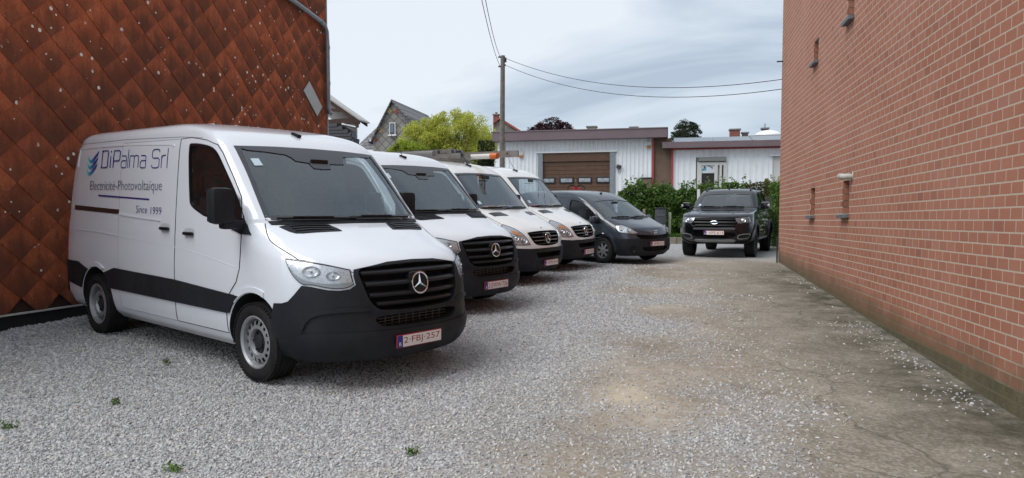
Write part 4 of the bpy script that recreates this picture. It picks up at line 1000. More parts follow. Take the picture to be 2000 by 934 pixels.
# gravel cover: full on the parking side, thin and patchy on the track, nearly none on the concrete by the wall
def cover(x, y):
    n1 = fbm(x, y, .8, 4, 3.1); n2 = fbm(x, y, 2.6, 3, 8.2)
    e_ = x+n1*.75+n2*.25
    c = np.interp(e_, [-1.0, -.35, .1, .75, 1.15, 1.6], [1, .80, .42, .34, .08, .006])
    patch = np.clip((fbm(x, y, .55, 4, 21.)+.12)*3.2, 0, 1)*np.interp(x, [-1.4, -.4, .6, 1.5], [0, .85, .85, 0]); patch = np.maximum(patch, .95*sandy(x, y))   # bare, trodden spots
    c = c*(1-patch)
    worn = np.clip((fbm(x, y, .42, 5, 33.)-.12)*2.4, 0, 1); rut = np.exp(-((np.mod(x+.35*np.sin(y*.35)+8., 1.9)-.95)/.16)**2)*np.clip(fbm(x, y, .6, 3, 51.)+.2, 0, 1)
    c = c*(1-.42*worn)*(1-.30*rut)
    near = np.interp(x+n2*.2, [1.85, 2.3, 2.63], [0, .16, .24])*np.clip(n1*2.2+.3, 0, 1)                        # stones swept against the wall
    c = np.where(y > 17.5, np.maximum(c, .8*np.clip((y-17.5)/3, 0, 1)), c)
    return np.clip(np.maximum(c, near), 0, 1)

def sandy(x, y):
    """pale sandy spot in the track"""
    n1 = fbm(x, y, 1.7, 4, 13.3); r_ = np.hypot((x+.28)/.62, (y-5.95)/.85)+n1*.55
    n2 = fbm(x, y, 7., 3, 2.2); return np.clip((.72-r_)*1.5+n2*.6, 0, 1)*(r_ < 1.15)*.75
def ground_material():
    t = NT('gravel_ground'); p = t.pos(); cov = t.attr('cover').outputs['Fac']; con = t.attr('concrete').outputs['Fac']
    vor = t.n('ShaderNodeTexVoronoi', i_Scale=46.0); t.l(p, vor.inputs['Vector'])
    vor2 = t.n('ShaderNodeTexVoronoi', i_Scale=21.0); t.l(p, vor2.inputs['Vector'])
    cell = t.n('ShaderNodeSeparateColor'); t.l(vor.outputs['Color'], cell.inputs[0])
    stone = t.ramp(cell.outputs[0], [(0, (.24, .245, .255)), (.35, (.36, .365, .375)), (.75, (.48, .485, .49)), (1, (.60, .60, .60))])
    stone = t.mix(t.ramp(vor.outputs['Distance'], [(.25, (0,)*3), (.75, (.7,)*3)]), stone, (.20, .195, .19))
    big = t.noise(p, .9, 5, .6); fine = t.noise(p, 14., 6, .65)
    dirt = t.ramp(big, [(.30, (.185, .157, .12)), (.5, (.30, .258, .202)), (.72, (.43, .378, .305))])
    dirt = t.mix(t.ramp(fine, [(.35, (.55,)*3), (.65, (0,)*3)]), dirt, (.15, .125, .10))
    grit = t.ramp(cell.outputs[1], [(.55, (0,)*3), (.62, (1,)*3)])
    dirt = t.mix(t.math('MULTIPLY', grit, .35), dirt, (.42, .415, .40))
    conc = t.ramp(t.noise(p, 2.1, 8, .72), [(.28, (.145, .128, .10)), (.5, (.25, .224, .18)), (.72, (.37, .338, .28))])
    conc = t.mix(t.ramp(t.noise(p, 60., 4, .7), [(.4, (.35,)*3), (.62, (0,)*3)]), conc, (.13, .12, .10))
    conc = t.mix(t.math('MULTIPLY', grit, .30), conc, (.44, .42, .38)); pit = t.ramp(cell.outputs[2], [(.78, (0,)*3), (.84, (1,)*3)]); conc = t.mix(t.math('MULTIPLY', pit, .35), conc, (.13, .115, .09))
    sxx = t.n('ShaderNodeSeparateXYZ'); t.l(p, sxx.inputs[0])
    wallside = t.n('ShaderNodeMapRange', i_1=1.25, i_2=2.45); t.l(sxx.outputs[0], wallside.inputs[0])
    moss = t.math('MULTIPLY', wallside.outputs[0], t.ramp(t.noise(p, 2.3, 6, .7), [(.36, (.2,)*3), (.62, (1,)*3)]))
    conc = t.mix(moss, conc, (.062, .058, .040))
    crk = t.n('ShaderNodeTexVoronoi', feature='DISTANCE_TO_EDGE', i_Scale=.55); t.l(t.mix(.12, p, t.n('ShaderNodeTexNoise', i_Scale=3.0).outputs['Color'] if False else p), crk.inputs['Vector'])
    dn = t.n('ShaderNodeTexNoise', i_Scale=2.2, i_Detail=5.0); t.l(p, dn.inputs['Vector'])
    pw = t.mix(.35, p, dn.outputs['Color'], 'ADD'); t.l(pw, crk.inputs['Vector'])
    crack = t.ramp(crk.outputs[0], [(.0, (1,)*3), (.006, (0,)*3)])
    conc = t.mix(t.math('MULTIPLY', crack, .6), conc, (.05, .045, .035))
    dirt = t.mix(t.attr('sand').outputs['Fac'], dirt, t.mix(t.ramp(fine, [(.4, (.3,)*3), (.6, (0,)*3)]), (.54, .465, .355), (.36, .31, .235))); c = t.mix(con, dirt, conc); c = t.mix(t.ramp(cov, [(.15, (0,)*3), (.8, (1,)*3)]), c, stone)
    t.rgb(c); t.b.inputs['Roughness'].default_value = .95; t.b.inputs['Specular IOR Level'].default_value = .2
    h = t.math('ADD', t.math('MULTIPLY', t.math('SUBTRACT', 1.0, vor.outputs['Distance']), t.math('ADD', t.math('MULTIPLY', cov, .9), .12)), t.math('MULTIPLY', fine, .35))
    t.bump(h, .9, .016); return t.m

def build_ground():
    xs = np.concatenate([[-700, -250, -100, -50, -28, -20, -15, -12], np.arange(-10.5, 3.01, .15), [3.6, 5, 8, 14, 30, 80, 250, 700]])
    ys = np.concatenate([[-500, -150, -50, -20, -10, -5, -2, 0], np.arange(1.2, 26, .15), [27, 28.5, 30, 32, 35, 40, 50, 65, 90, 160, 350, 900]])
    X, Y = np.meshgrid(xs, ys); Z = gz(X, Y)
    C = np.where((X > -11) & (X < 3.2) & (Y > 0) & (Y < 27), cover(X, Y), np.where(Y > 20, .8, .9))
    n2 = fbm(X, Y, 1.1, 4, 5.5)
    con = np.interp(X+n2*.5, [.45, 1.05], [0, 1])*np.interp(Y, [16, 19], [1, 0])
    inn = ((X > -10.4) & (X < 2.6) & (Y > 1.2) & (Y < 24))
    Z = Z+np.where(inn, fbm(X, Y, .9, 5, 1.7)*.018+fbm(X, Y, 5., 3, 4.)*.006*(.3+C), 0)
    nx, ny = len(xs), len(ys)
    idx = np.arange(nx*ny).reshape(ny, nx); q = np.stack([idx[:-1, :-1], idx[:-1, 1:], idx[1:, 1:], idx[1:, :-1]], -1).reshape(-1, 4)
    o = mesh_obj('ground', np.stack([X.ravel(), Y.ravel(), Z.ravel()], 1).tolist(), q.tolist(), ground_material(), None, True)
    sd = np.where(inn, sandy(X, Y), 0)
    for nm, arr in (('cover', C), ('concrete', con), ('sand', sd)):
        a = o.data.attributes.new(nm, 'FLOAT', 'POINT'); a.data.foreach_set('value', arr.ravel().astype('f'))
    tag(o, kind='structure'); return X, Y, Z, C
GX_, GY_, GZ_, GC_ = build_ground()

def stone_mat():
    t = NT('crushed_stone'); r = t.attr('rnd', 'INSTANCER').outputs['Fac']
    c = t.ramp(r, [(0, (.22, .225, .24)), (.12, (.33, .335, .35)), (.5, (.46, .465, .475)), (.88, (.58, .585, .59)), (.96, (.50, .45, .36)), (1, (.72, .71, .69))])
    c = t.mix(t.ramp(t.noise(t.pos(), 90., 3, .6), [(.35, (.35,)*3), (.65, (0,)*3)]), c, (.27, .265, .255)); t.rgb(c); t.b.inputs['Roughness'].default_value = .9; t.b.inputs['Specular IOR Level'].default_value = .25
    return t.m
def gravel():
    """loose stones lying on the ground sheet, instanced over a patch of it"""
    msk = (GX_ > -10.4) & (GX_ < 2.62) & (GY_ > 2.2) & (GY_ < 17.5); ny, nx = GX_.shape
    keep = np.nonzero(msk.any(0))[0]; kr = np.nonzero(msk.any(1))[0]; sl = (slice(kr[0], kr[-1]+1), slice(keep[0], keep[-1]+1))
    X, Y, Z, C = GX_[sl], GY_[sl], GZ_[sl], GC_[sl]; ny, nx = X.shape
    d = np.hypot(X, Y); dens = np.interp(d, [3, 6.5, 10, 14, 17], [2600, 2400, 900, 300, 100])*np.power(C, 1.25)
    # only what a viewer near the photographer's stand could see
    a = np.degrees(np.arctan2(-X, Y)); dens = np.where((a < 58) & (a > -34), dens, 0)
    dens = np.where((X < -7.40), 0, dens)
    idx = np.arange(nx*ny).reshape(ny, nx); q = np.stack([idx[:-1, :-1], idx[:-1, 1:], idx[1:, 1:], idx[1:, :-1]], -1).reshape(-1, 4)
    o = mesh_obj('gravel', np.stack([X.ravel(), Y.ravel(), Z.ravel()], 1).tolist(), q.tolist(), stone_mat())
    at = o.data.attributes.new('density', 'FLOAT', 'POINT'); at.data.foreach_set('value', dens.ravel().astype('f'))
    sz = np.interp(d, [4, 9, 16], [1.0, 1.15, 1.7]); at = o.data.attributes.new('size', 'FLOAT', 'POINT'); at.data.foreach_set('value', sz.ravel().astype('f'))
    ng = bpy.data.node_groups.new('gravel', 'GeometryNodeTree'); ng.interface.new_socket('Geometry', in_out='INPUT', socket_type='NodeSocketGeometry'); ng.interface.new_socket('Geometry', in_out='OUTPUT', socket_type='NodeSocketGeometry')
    n_ = ng.nodes.new; l_ = ng.links.new; gi = n_('NodeGroupInput'); go = n_('NodeGroupOutput')
    dp = n_('GeometryNodeDistributePointsOnFaces'); dp.distribute_method = 'RANDOM'; na = n_('GeometryNodeInputNamedAttribute'); na.data_type = 'FLOAT'; na.inputs[0].default_value = 'density'
    l_(gi.outputs[0], dp.inputs['Mesh']); l_(na.outputs[0], dp.inputs['Density'])
    ico = n_('GeometryNodeMeshIcoSphere'); ico.inputs['Radius'].default_value = 1.0; ico.inputs['Subdivisions'].default_value = 1
    nz = n_('ShaderNodeTexNoise'); nz.inputs['Scale'].default_value = 1.3; sp = n_('GeometryNodeSetPosition'); l_(ico.outputs[0], sp.inputs[0])
    sb = n_('ShaderNodeVectorMath'); sb.operation = 'SUBTRACT'; l_(nz.outputs['Color'], sb.inputs[0]); sb.inputs[1].default_value = (.5, .5, .5)
    scn = n_('ShaderNodeVectorMath'); scn.operation = 'SCALE'; l_(sb.outputs[0], scn.inputs[0]); scn.inputs['Scale'].default_value = 1.3; l_(scn.outputs[0], sp.inputs['Offset'])
    sm = n_('GeometryNodeSetMaterial'); sm.inputs['Material'].default_value = o.data.materials[0]; l_(sp.outputs[0], sm.inputs[0])
    ip = n_('GeometryNodeInstanceOnPoints'); l_(dp.outputs['Points'], ip.inputs['Points']); l_(sm.outputs[0], ip.inputs['Instance'])
    rr = n_('FunctionNodeRandomValue'); rr.data_type = 'FLOAT_VECTOR'; rr.inputs[0].default_value = (0, 0, 0); rr.inputs[1].default_value = (.9, .9, 6.28); rr.inputs['Seed'].default_value = 3
    l_(rr.outputs[0], ip.inputs['Rotation'])
    rs = n_('FunctionNodeRandomValue'); rs.data_type = 'FLOAT_VECTOR'; rs.inputs[0].default_value = (.005, .0045, .003); rs.inputs[1].default_value = (.0185, .0145, .0105); rs.inputs['Seed'].default_value = 9
    ns = n_('GeometryNodeInputNamedAttribute'); ns.data_type = 'FLOAT'; ns.inputs[0].default_value = 'size'
    vs = n_('ShaderNodeVectorMath'); vs.operation = 'SCALE'; l_(rs.outputs[0], vs.inputs[0]); l_(ns.outputs[0], vs.inputs['Scale']); l_(vs.outputs[0], ip.inputs['Scale'])
    st = n_('GeometryNodeStoreNamedAttribute'); st.data_type = 'FLOAT'; st.domain = 'INSTANCE'; st.inputs['Name'].default_value = 'rnd'
    r2 = n_('FunctionNodeRandomValue'); r2.data_type = 'FLOAT'; r2.inputs['Seed'].default_value = 17
    l_(ip.outputs[0], st.inputs[0])
    for i_, s_ in enumerate(st.inputs):
        if s_.name == 'Value' and s_.type == 'VALUE': l_([x for x in r2.outputs if x.type == 'VALUE' and x.enabled][0], s_); break
    l_(st.outputs[0], go.inputs[0])
    md = o.modifiers.new('stones', 'NODES'); md.node_group = ng
    return tag(o, 'loose grey crushed stone covering the yard', 'gravel', kind='stuff')
gravel()

# ------------------------------------------------------------------ brick building on the right
XW = 2.63; Z_J = 1.738; BP, CP_ = .20, .10
def brick_material(name):
    t = NT(name); p = t.pos(); oi = t.n('ShaderNodeObjectInfo').outputs['Random']; rn = t.math('FRACT', t.math('ADD', oi, t.attr('rnd').outputs['Fac']))
    c = t.ramp(rn, [(0, (.28, .116, .078)), (.08, (.335, .138, .088)), (.6, (.375, .156, .099)), (.92, (.395, .172, .113)), (1, (.345, .16, .115))])
    c = t.mix(t.ramp(t.noise(p, 55., 5, .7), [(.36, (.45,)*3), (.62, (0,)*3)]), c, (.29, .118, .078))
    c = t.mix(t.math('MULTIPLY', t.ramp(t.noise(p, .8, 4), [(.35, (0,)*3), (.7, (1,)*3)]), .3), c, (.50, .26, .19))
    h = t.attr('above').outputs['Fac']   # height above the soil: splash and moss on the lowest courses
    hn = t.math('ADD', h, t.math('MULTIPLY', t.math('SUBTRACT', t.noise(p, 2.4, 5, .7), .5), .42))
    c = t.mix(t.ramp(hn, [(.05, (.92,)*3), (.22, (.55,)*3), (.40, (0,)*3)]), c, (.115, .092, .050))
    eff = t.math('MULTIPLY', t.ramp(t.noise(p, 1.9, 6, .75), [(.70, (0,)*3), (.78, (1,)*3)]), t.ramp(h, [(.15, (1,)*3), (.9, (0,)*3)]))
    c = t.mix(t.math('MULTIPLY', eff, .6), c, (.55, .48, .44))
    t.rgb(c); t.b.inputs['Roughness'].default_value = .88; t.b.inputs['Specular IOR Level'].default_value = .25; t.bump(t.noise(p, 130., 4, .7), .35, .006); return t.m
def mortar_material(col):
    t = NT('mortar'); p = t.pos(); c = t.mix(t.noise(p, 30., 5, .7), tuple(x*.8 for x in col), tuple(x*1.15 for x in col))
    h = t.attr('above').outputs['Fac']; hn = t.math('ADD', h, t.math('MULTIPLY', t.math('SUBTRACT', t.noise(p, 2.4, 5, .7), .5), .4))
    c = t.mix(t.ramp(hn, [(.18, (.97,)*3), (.48, (0,)*3)]), c, (.13, .108, .062)); t.rgb(c); t.b.inputs['Roughness'].default_value = .95; return t.m
BRICK = brick_material('red_brick'); MORT = mortar_material((.48, .40, .315)); 
FOUND = NT('mossy_block')
_p = FOUND.pos(); _c = FOUND.ramp(FOUND.noise(_p, 2.2, 6, .7), [(.3, (.075, .066, .040)), (.5, (.115, .098, .045)), (.68, (.17, .145, .085))]); _c = FOUND.mix(FOUND.ramp(FOUND.noise(_p, 45., 5, .7), [(.4, (.5,)*3), (.65, (0,)*3)]), _c, (.06, .052, .038)); FOUND.rgb(_c); FOUND.b.inputs['Roughness'].default_value = .95; FOUND.bump(FOUND.noise(_p, 60., 5, .7), .5, .01)
BLUESTONE = mat('bluestone', (.13, .145, .165), .6, var=.2, vscale=12, bump=.15, bscale=90)

def brick_building():
    root = empty('brick_building', (XW, 12, 0), 0, 'tall red brick building with narrow slit windows beside the track', 'building')
    y_far = at_x(1521.5, 430, XW).y; y_near = 1.6; z_top = 8.75
    rt = Matrix.Translation((-XW, -12, 0))
    def lo(v): return (v[0]-XW, v[1]-12, v[2])
    slits = []   # y0, y1, z0, z1 of each opening
    for xl, xr, yt, yb in ((1582, 1591, 367, 423.5), (1644.5, 1658, 352, 420.5), (1589.5, 1598.5, 75, 126), (1654.6, 1668, -60, 49)):
        a = at_x(xl, yb, XW); b = at_x(xr, yb, XW); yc = (a.y+b.y)/2; zt = at_x((xl+xr)/2, yt, XW).z
        k0 = round((a.z-Z_J)/CP_); k1 = round((zt-Z_J)/CP_); slits.append((yc-.205, yc+.205, Z_J+k0*CP_, Z_J+k1*CP_))
    # core: mortar face with real openings
    def hgrid(ys, zs, x):
        V = []; F_ = []; m = {}
        def vid(y, z):
            if (y, z) not in m: m[(y, z)] = len(V); V.append((x, y, z))
            return m[(y, z)]
        for i in range(len(ys)-1):
            for j in range(len(zs)-1):
                yc, zc = (ys[i]+ys[i+1])/2, (zs[j]+zs[j+1])/2
                if any(s[0] < yc < s[1] and s[2] < zc < s[3] for s in slits): continue
                F_.append((vid(ys[i], zs[j]), vid(ys[i], zs[j+1]), vid(ys[i+1], zs[j+1]), vid(ys[i+1], zs[j])))
        return V, F_
    ys = sorted({y_near-4, *np.linspace(y_near, y_far, 40).round(4).tolist(), *[v for s in slits for v in s[:2]]}); zs = sorted({-.6, 0., *np.arange(.2, 1.4, .1).round(3).tolist(), z_top, *[v for s in slits for v in s[2:]]})
    V, F_ = hgrid(ys, zs, XW+.0002)
    V = [lo(v) for v in V]; n0 = len(V); D = 9.0
    bx = MB(); bx.v = list(V); bx.f = list(F_); bx.mi = [0]*len(F_)
    ya, yb_ = y_near-4, y_far
    bx.add([lo(p) for p in ((XW+.0002, yb_, -.6), (XW+.0002, yb_, z_top), (XW+D, yb_, z_top), (XW+D, yb_, -.6))], [(0, 1, 2, 3)])
    bx.add([lo(p) for p in ((XW+D, ya, -.6), (XW+D, yb_, -.6), (XW+D, yb_, z_top), (XW+D, ya, z_top))], [(0, 1, 2, 3)])
    bx.add([lo(p) for p in ((XW+.0002, ya, -.6), (XW+D, ya, -.6), (XW+D, ya, z_top), (XW+.0002, ya, z_top))], [(0, 1, 2, 3)])
    bx.add([lo(p) for p in ((XW+.0002, ya, z_top), (XW+D, ya, z_top), (XW+D, yb_, z_top), (XW+.0002, yb_, z_top))], [(0, 1, 2, 3)])
    for s in slits:   # reveals
        x0, x1 = XW+.0002, XW+.28; y0, y1, z0, z1 = s
        bx.add([lo(p) for p in ((x0, y0, z0), (x1, y0, z0), (x1, y0, z1), (x0, y0, z1), (x0, y1, z0), (x1, y1, z0), (x1, y1, z1), (x0, y1, z1))], [(0, 1, 2, 3), (4, 7, 6, 5), (3, 2, 6, 7), (0, 4, 5, 1)])
    core = bx.build('wall', MORT, root)
    a = core.data.attributes.new('above', 'FLOAT', 'POINT'); a.data.foreach_set('value', [max(0, v.co.z-G(XW, v.co.y+12)) if abs(v.co.x) < .1 else 3. for v in core.data.vertices])
    # bricks
    def brick_boxes():
        out = []
        k_lo = int((-.3-Z_J)/CP_)-1; k_hi = int((z_top-Z_J)/CP_)
        for k in range(k_lo, k_hi):
            z0 = Z_J+k*CP_+.0065; z1 = z0+.087
            if z1 < G(XW, y_near)-.15: continue
            off = (k % 2)*.1; n0 = int((y_near-off)/BP)
            for i in range(n0, int((y_far-off)/BP)+1):
                y0 = i*BP+off+.0055; y1 = y0+BP-.011
                y1 = min(y1, y_far-.0); y0 = max(y0, y_near)
                if y1-y0 < .03: continue
                if z1 < G(XW, (y0+y1)/2)-.04: continue
                segs = [(y0, y1)]
                for s in slits:
                    if z1 > s[2]+.01 and z0 < s[3]-.01:
                        ns_ = []
                        for a_, b_ in segs:
                            if b_ <= s[0] or a_ >= s[1]: ns_.append((a_, b_))
                            else:
                                if a_ < s[0]-.03: ns_.append((a_, s[0]-.0))
                                if b_ > s[1]+.03: ns_.append((s[1]+.0, b_))
                        segs = ns_
                for a_, b_ in segs:
                    if b_-a_ > .03: out.append((a_, b_, z0, z1, k))
        return out
    BX = brick_boxes()
    def px_of(y, z):
        d = Vector((XW, y, z-CAM_H)); d.rotate(Euler((0, 0, -YAW))); c, s = math.cos(PITCH), math.sin(PITCH); dd = d.y*c-d.z*s; u = d.y*s+d.z*c
        return (1000+1420*d.x/dd, 508-1420*u/dd) if dd > .2 else (9e9, 9e9)
    base_k = round((.438-Z_J)/CP_)
    vis = []
    for i, (y0, y1, z0, z1, k) in enumerate(BX):
        px, py = px_of((y0+y1)/2, (z0+z1)/2)
        if -20 < px < 2010 and -10 < py < 944: vis.append((y0, i))
    vis.sort(); single = {i for _, i in vis[:300]}
    protos = {}
    def brick_mesh(w, h, variant):
        key = (round(w, 3), variant)
        if key in protos: return protos[key]
        r_ = random.Random(variant*7+int(w*1000)); d0 = -.0003-.0005*r_.random(); bv = .003
        v = [(.02, -w/2, -h/2), (.02, w/2, -h/2), (.02, w/2, h/2), (.02, -w/2, h/2), (d0+.0006, -w/2, -h/2), (d0+.0006, w/2, -h/2), (d0+.0006, w/2, h/2), (d0+.0006, -w/2, h/2)]
        v += [(d0+r_.uniform(-.0002, .0002), -w/2+bv, -h/2+bv), (d0+r_.uniform(-.0002, .0002), w/2-bv, -h/2+bv), (d0+r_.uniform(-.0002, .0002), w/2-bv, h/2-bv), (d0+r_.uniform(-.0002, .0002), -w/2+bv, h/2-bv)]
        f = [(4, 8, 9, 5), (5, 9, 10, 6), (6, 10, 11, 7), (7, 11, 8, 4), (8, 11, 10, 9), (0, 4, 5, 1), (1, 5, 6, 2), (2, 6, 7, 3), (3, 7, 4, 0)]
        me = bpy.data.meshes.new('brick'); me.from_pydata(v, [], f); me.update(); protos[key] = me
        return me
    bulk = MB(); bulk_rnd = []; bulk_ab = []
    for i, (y0, y1, z0, z1, k) in enumerate(BX):
        w, h = y1-y0, z1-z0; variant = i % 6; fnd = k < base_k
        if i in single:
            ab = max(0, z0-G(XW, y0)); key = ('b', round(w, 3), variant, fnd, k if ab < .7 else 99)
            me = protos.get(key)
            if me is None:
                me = brick_mesh(w, h, variant).copy(); me.materials.append(FOUND.m if fnd else BRICK)
                aa = me.attributes.new('above', 'FLOAT', 'POINT'); aa.data.foreach_set('value', [min(ab, 3.)]*len(me.vertices)); protos[key] = me
            o = bpy.data.objects.new('brick', me); COL.objects.link(o); o.parent = root; o.location = lo((XW, (y0+y1)/2, (z0+z1)/2))
        else:
            me = brick_mesh(w, h, variant); c = lo((XW, (y0+y1)/2, (z0+z1)/2))
            bulk.add([(v.co.x+c[0], v.co.y+c[1], v.co.z+c[2]) for v in me.vertices], [tuple(p.vertices) for p in me.polygons], 1 if fnd else 0)
            r_ = random.random(); bulk_rnd += [r_]*12; bulk_ab += [min(3., max(0, v.co.z+c[2]-G(XW, y0))) for v in me.vertices]
    # bricks lining the far reveal of each slit
    for s in slits:
        k = round((s[2]-Z_J)/CP_)
        while Z_J+k*CP_ < s[3]-.02:
            z = Z_J+k*CP_
            for yy, sg in ((s[1], -1), (s[0], 1)):
                bulk.box(lo((XW+.115, yy+sg*.004, z+.05)), (.215, .012, .088)); bulk_rnd += [random.random()]*8; bulk_ab += [3.]*8
            k += 1
    bo = bulk.build('brick_courses', [BRICK, FOUND.m], root); tag(bo, kind='stuff')
    a = bo.data.attributes.new('rnd', 'FLOAT', 'POINT'); a.data.foreach_set('value', bulk_rnd); a = bo.data.attributes.new('above', 'FLOAT', 'POINT'); a.data.foreach_set('value', bulk_ab)
    for s in slits:
        yc, hw = (s[0]+s[1])/2, (s[1]-s[0])/2
        w_ = MB().box(lo((XW+.262, yc, (s[2]+s[3])/2)), (.03, hw*2-.004, s[3]-s[2]-.004)).build('window', mat('window_frame_dark', (.03, .032, .035), .4), root)
        MB().box(lo((XW+.244, yc, (s[2]+s[3])/2)), (.006, hw*2-.08, s[3]-s[2]-.08)).build('pane', mat('dark_pane', (.03, .035, .04), .05), w_)
        sl = MB(); sl.box(lo((XW+.06, yc+.01, s[2]-.028)), (.29, hw*2+.06, .055), rot=(0, -.10, 0), bev=.006); sl.build('sill', BLUESTONE, w_)
    # plastic flue elbow
    q = at_x(1664, 345, XW); y, z = q.y, q.z
    pp = MB(); pp.lathe([(.075, -.006), (.075, .01), (.045, .014)], 20, 'x', lo((XW-.006, y, z))); pp.tube([lo((XW+.02, y, z)), lo((XW-.07, y, z)), lo((XW-.10, y+.015, z+.0)), lo((XW-.115, y+.05, z+.004)), lo((XW-.118, y+.13, z+.012))], .042, 14)
    pp.tube([lo((XW-.117, y+.10, z+.008)), lo((XW-.118, y+.17, z+.014))], .048, 14)
    pp.build('flue_pipe', mat('grey_white_plastic', (.45, .45, .41), .5, var=.15), root, True, 40)
    MB().box(lo((XW-.06, y_far-.15, at_x(1523, 129, XW).z)), (.16, .02, .03)).build('wall_hook', mat('iron', (.03, .03, .03), .6), root)
    MB().box((3.0, (y_far+y_near-4)/2-12, z_top+.04), (7.0, y_far-y_near+4.4, .09)).build('coping', BLUESTONE, root)
    return root
brick_building()
_q = at_x(1517.5, 505, XW-.06); tag(MB().tube([(_q.x, _q.y, G(_q.x, _q.y)-.1), (_q.x, _q.y, at_x(1517.5, 463, XW-.06).z)], .018, 8).build('iron_post', mat('iron', (.03, .03, .03), .6), None, True), 'thin black iron post at the far corner of the brick building', 'post')

# ------------------------------------------------------------------ tile-clad building on the left
XL = -7.46
def shingle_material():
    t = NT('fibre_cement_shingle'); p = t.pos(); loc = t.attr('loc').outputs['Vector']
    rn = t.math('FRACT', t.math('ADD', t.n('ShaderNodeObjectInfo').outputs['Random'], t.attr('rnd').outputs['Fac']))
    sp = t.n('ShaderNodeSeparateXYZ'); t.l(loc, sp.inputs[0]); u, v = sp.outputs[0], sp.outputs[1]      # u across, v from 0 (bottom tip) to 1 (top)
    base = t.ramp(t.noise(p, 3.2, 6, .65), [(.28, (.28, .070, .029)), (.5, (.42, .108, .045)), (.72, (.53, .155, .068))])
    rr = t.ramp(rn, [(0, (.80,)*3), (.5, (.95,)*3), (1, (1.18,)*3)]); base = t.mix(1.0, base, rr, 'MULTIPLY')
    # soot and algae: a dark flame in the lower middle of each shingle, fresher colour along its upper edges
    wob = t.math('MULTIPLY', t.math('SUBTRACT', t.noise(t.mapping(p, (1, 1, .5)), 9., 5, .7), .5), 1.1)
    d = t.math('ADD', t.math('ADD', t.math('MULTIPLY', v, 1.0), t.math('MULTIPLY', t.math('ABSOLUTE', u), .35)), wob)
    off = t.math('MULTIPLY', t.math('SUBTRACT', rn, .5), .34)
    dark = t.ramp(t.math('ADD', d, off), [(.28, (.82,)*3), (.52, (.62,)*3), (.84, (0,)*3)])
    region = t.ramp(t.noise(p, .6, 4, .6), [(.35, (.62,)*3), (.6, (1,)*3)])
    c = t.mix(t.math('MULTIPLY', dark, region), base, (.085, .038, .024))
    c = t.mix(t.ramp(t.noise(p, 38., 5, .7), [(.38, (.4,)*3), (.6, (0,)*3)]), c, (.10, .036, .02))
    streak = t.ramp(t.noise(t.mapping(p, (7, 7, .55)), 1.4, 5, .65), [(.50, (0,)*3), (.70, (1,)*3)]); c = t.mix(t.math('MULTIPLY', streak, .45), c, (.085, .040, .026))
    big = t.ramp(t.noise(p, .35, 4, .6), [(.42, (0,)*3), (.62, (1,)*3)]); c = t.mix(t.math('MULTIPLY', big, .28), c, (.10, .045, .030))
    # pale lichen rosettes, clustered
    vo = t.n('ShaderNodeTexVoronoi', i_Scale=11., i_Randomness=1.0); t.l(p, vo.inputs['Vector']); cc = t.n('ShaderNodeSeparateColor'); t.l(vo.outputs['Color'], cc.inputs[0])
    size = t.math('MULTIPLY', t.math('POWER', cc.outputs[1], 2.0), .30)
    dot = t.math('LESS_THAN', t.math('ADD', vo.outputs['Distance'], t.math('MULTIPLY', t.math('SUBTRACT', t.noise(p, 60., 3, .6), .5), .12)), size)
    clus = t.ramp(t.noise(p, 1.3, 5, .7), [(.47, (0,)*3), (.52, (1,)*3)]); few = t.math('LESS_THAN', cc.outputs[0], .5)
    dot = t.math('MULTIPLY', dot, t.math('MULTIPLY', clus, few)); c = t.mix(t.math('MULTIPLY', dot, .95), c, (.78, .73, .64))
    t.rgb(c); t.b.inputs['Roughness'].default_value = .9; t.b.inputs['Specular IOR Level'].default_value = .2; t.bump(t.noise(p, 70., 5, .7), .25, .006); return t.m
SHING = shingle_material()
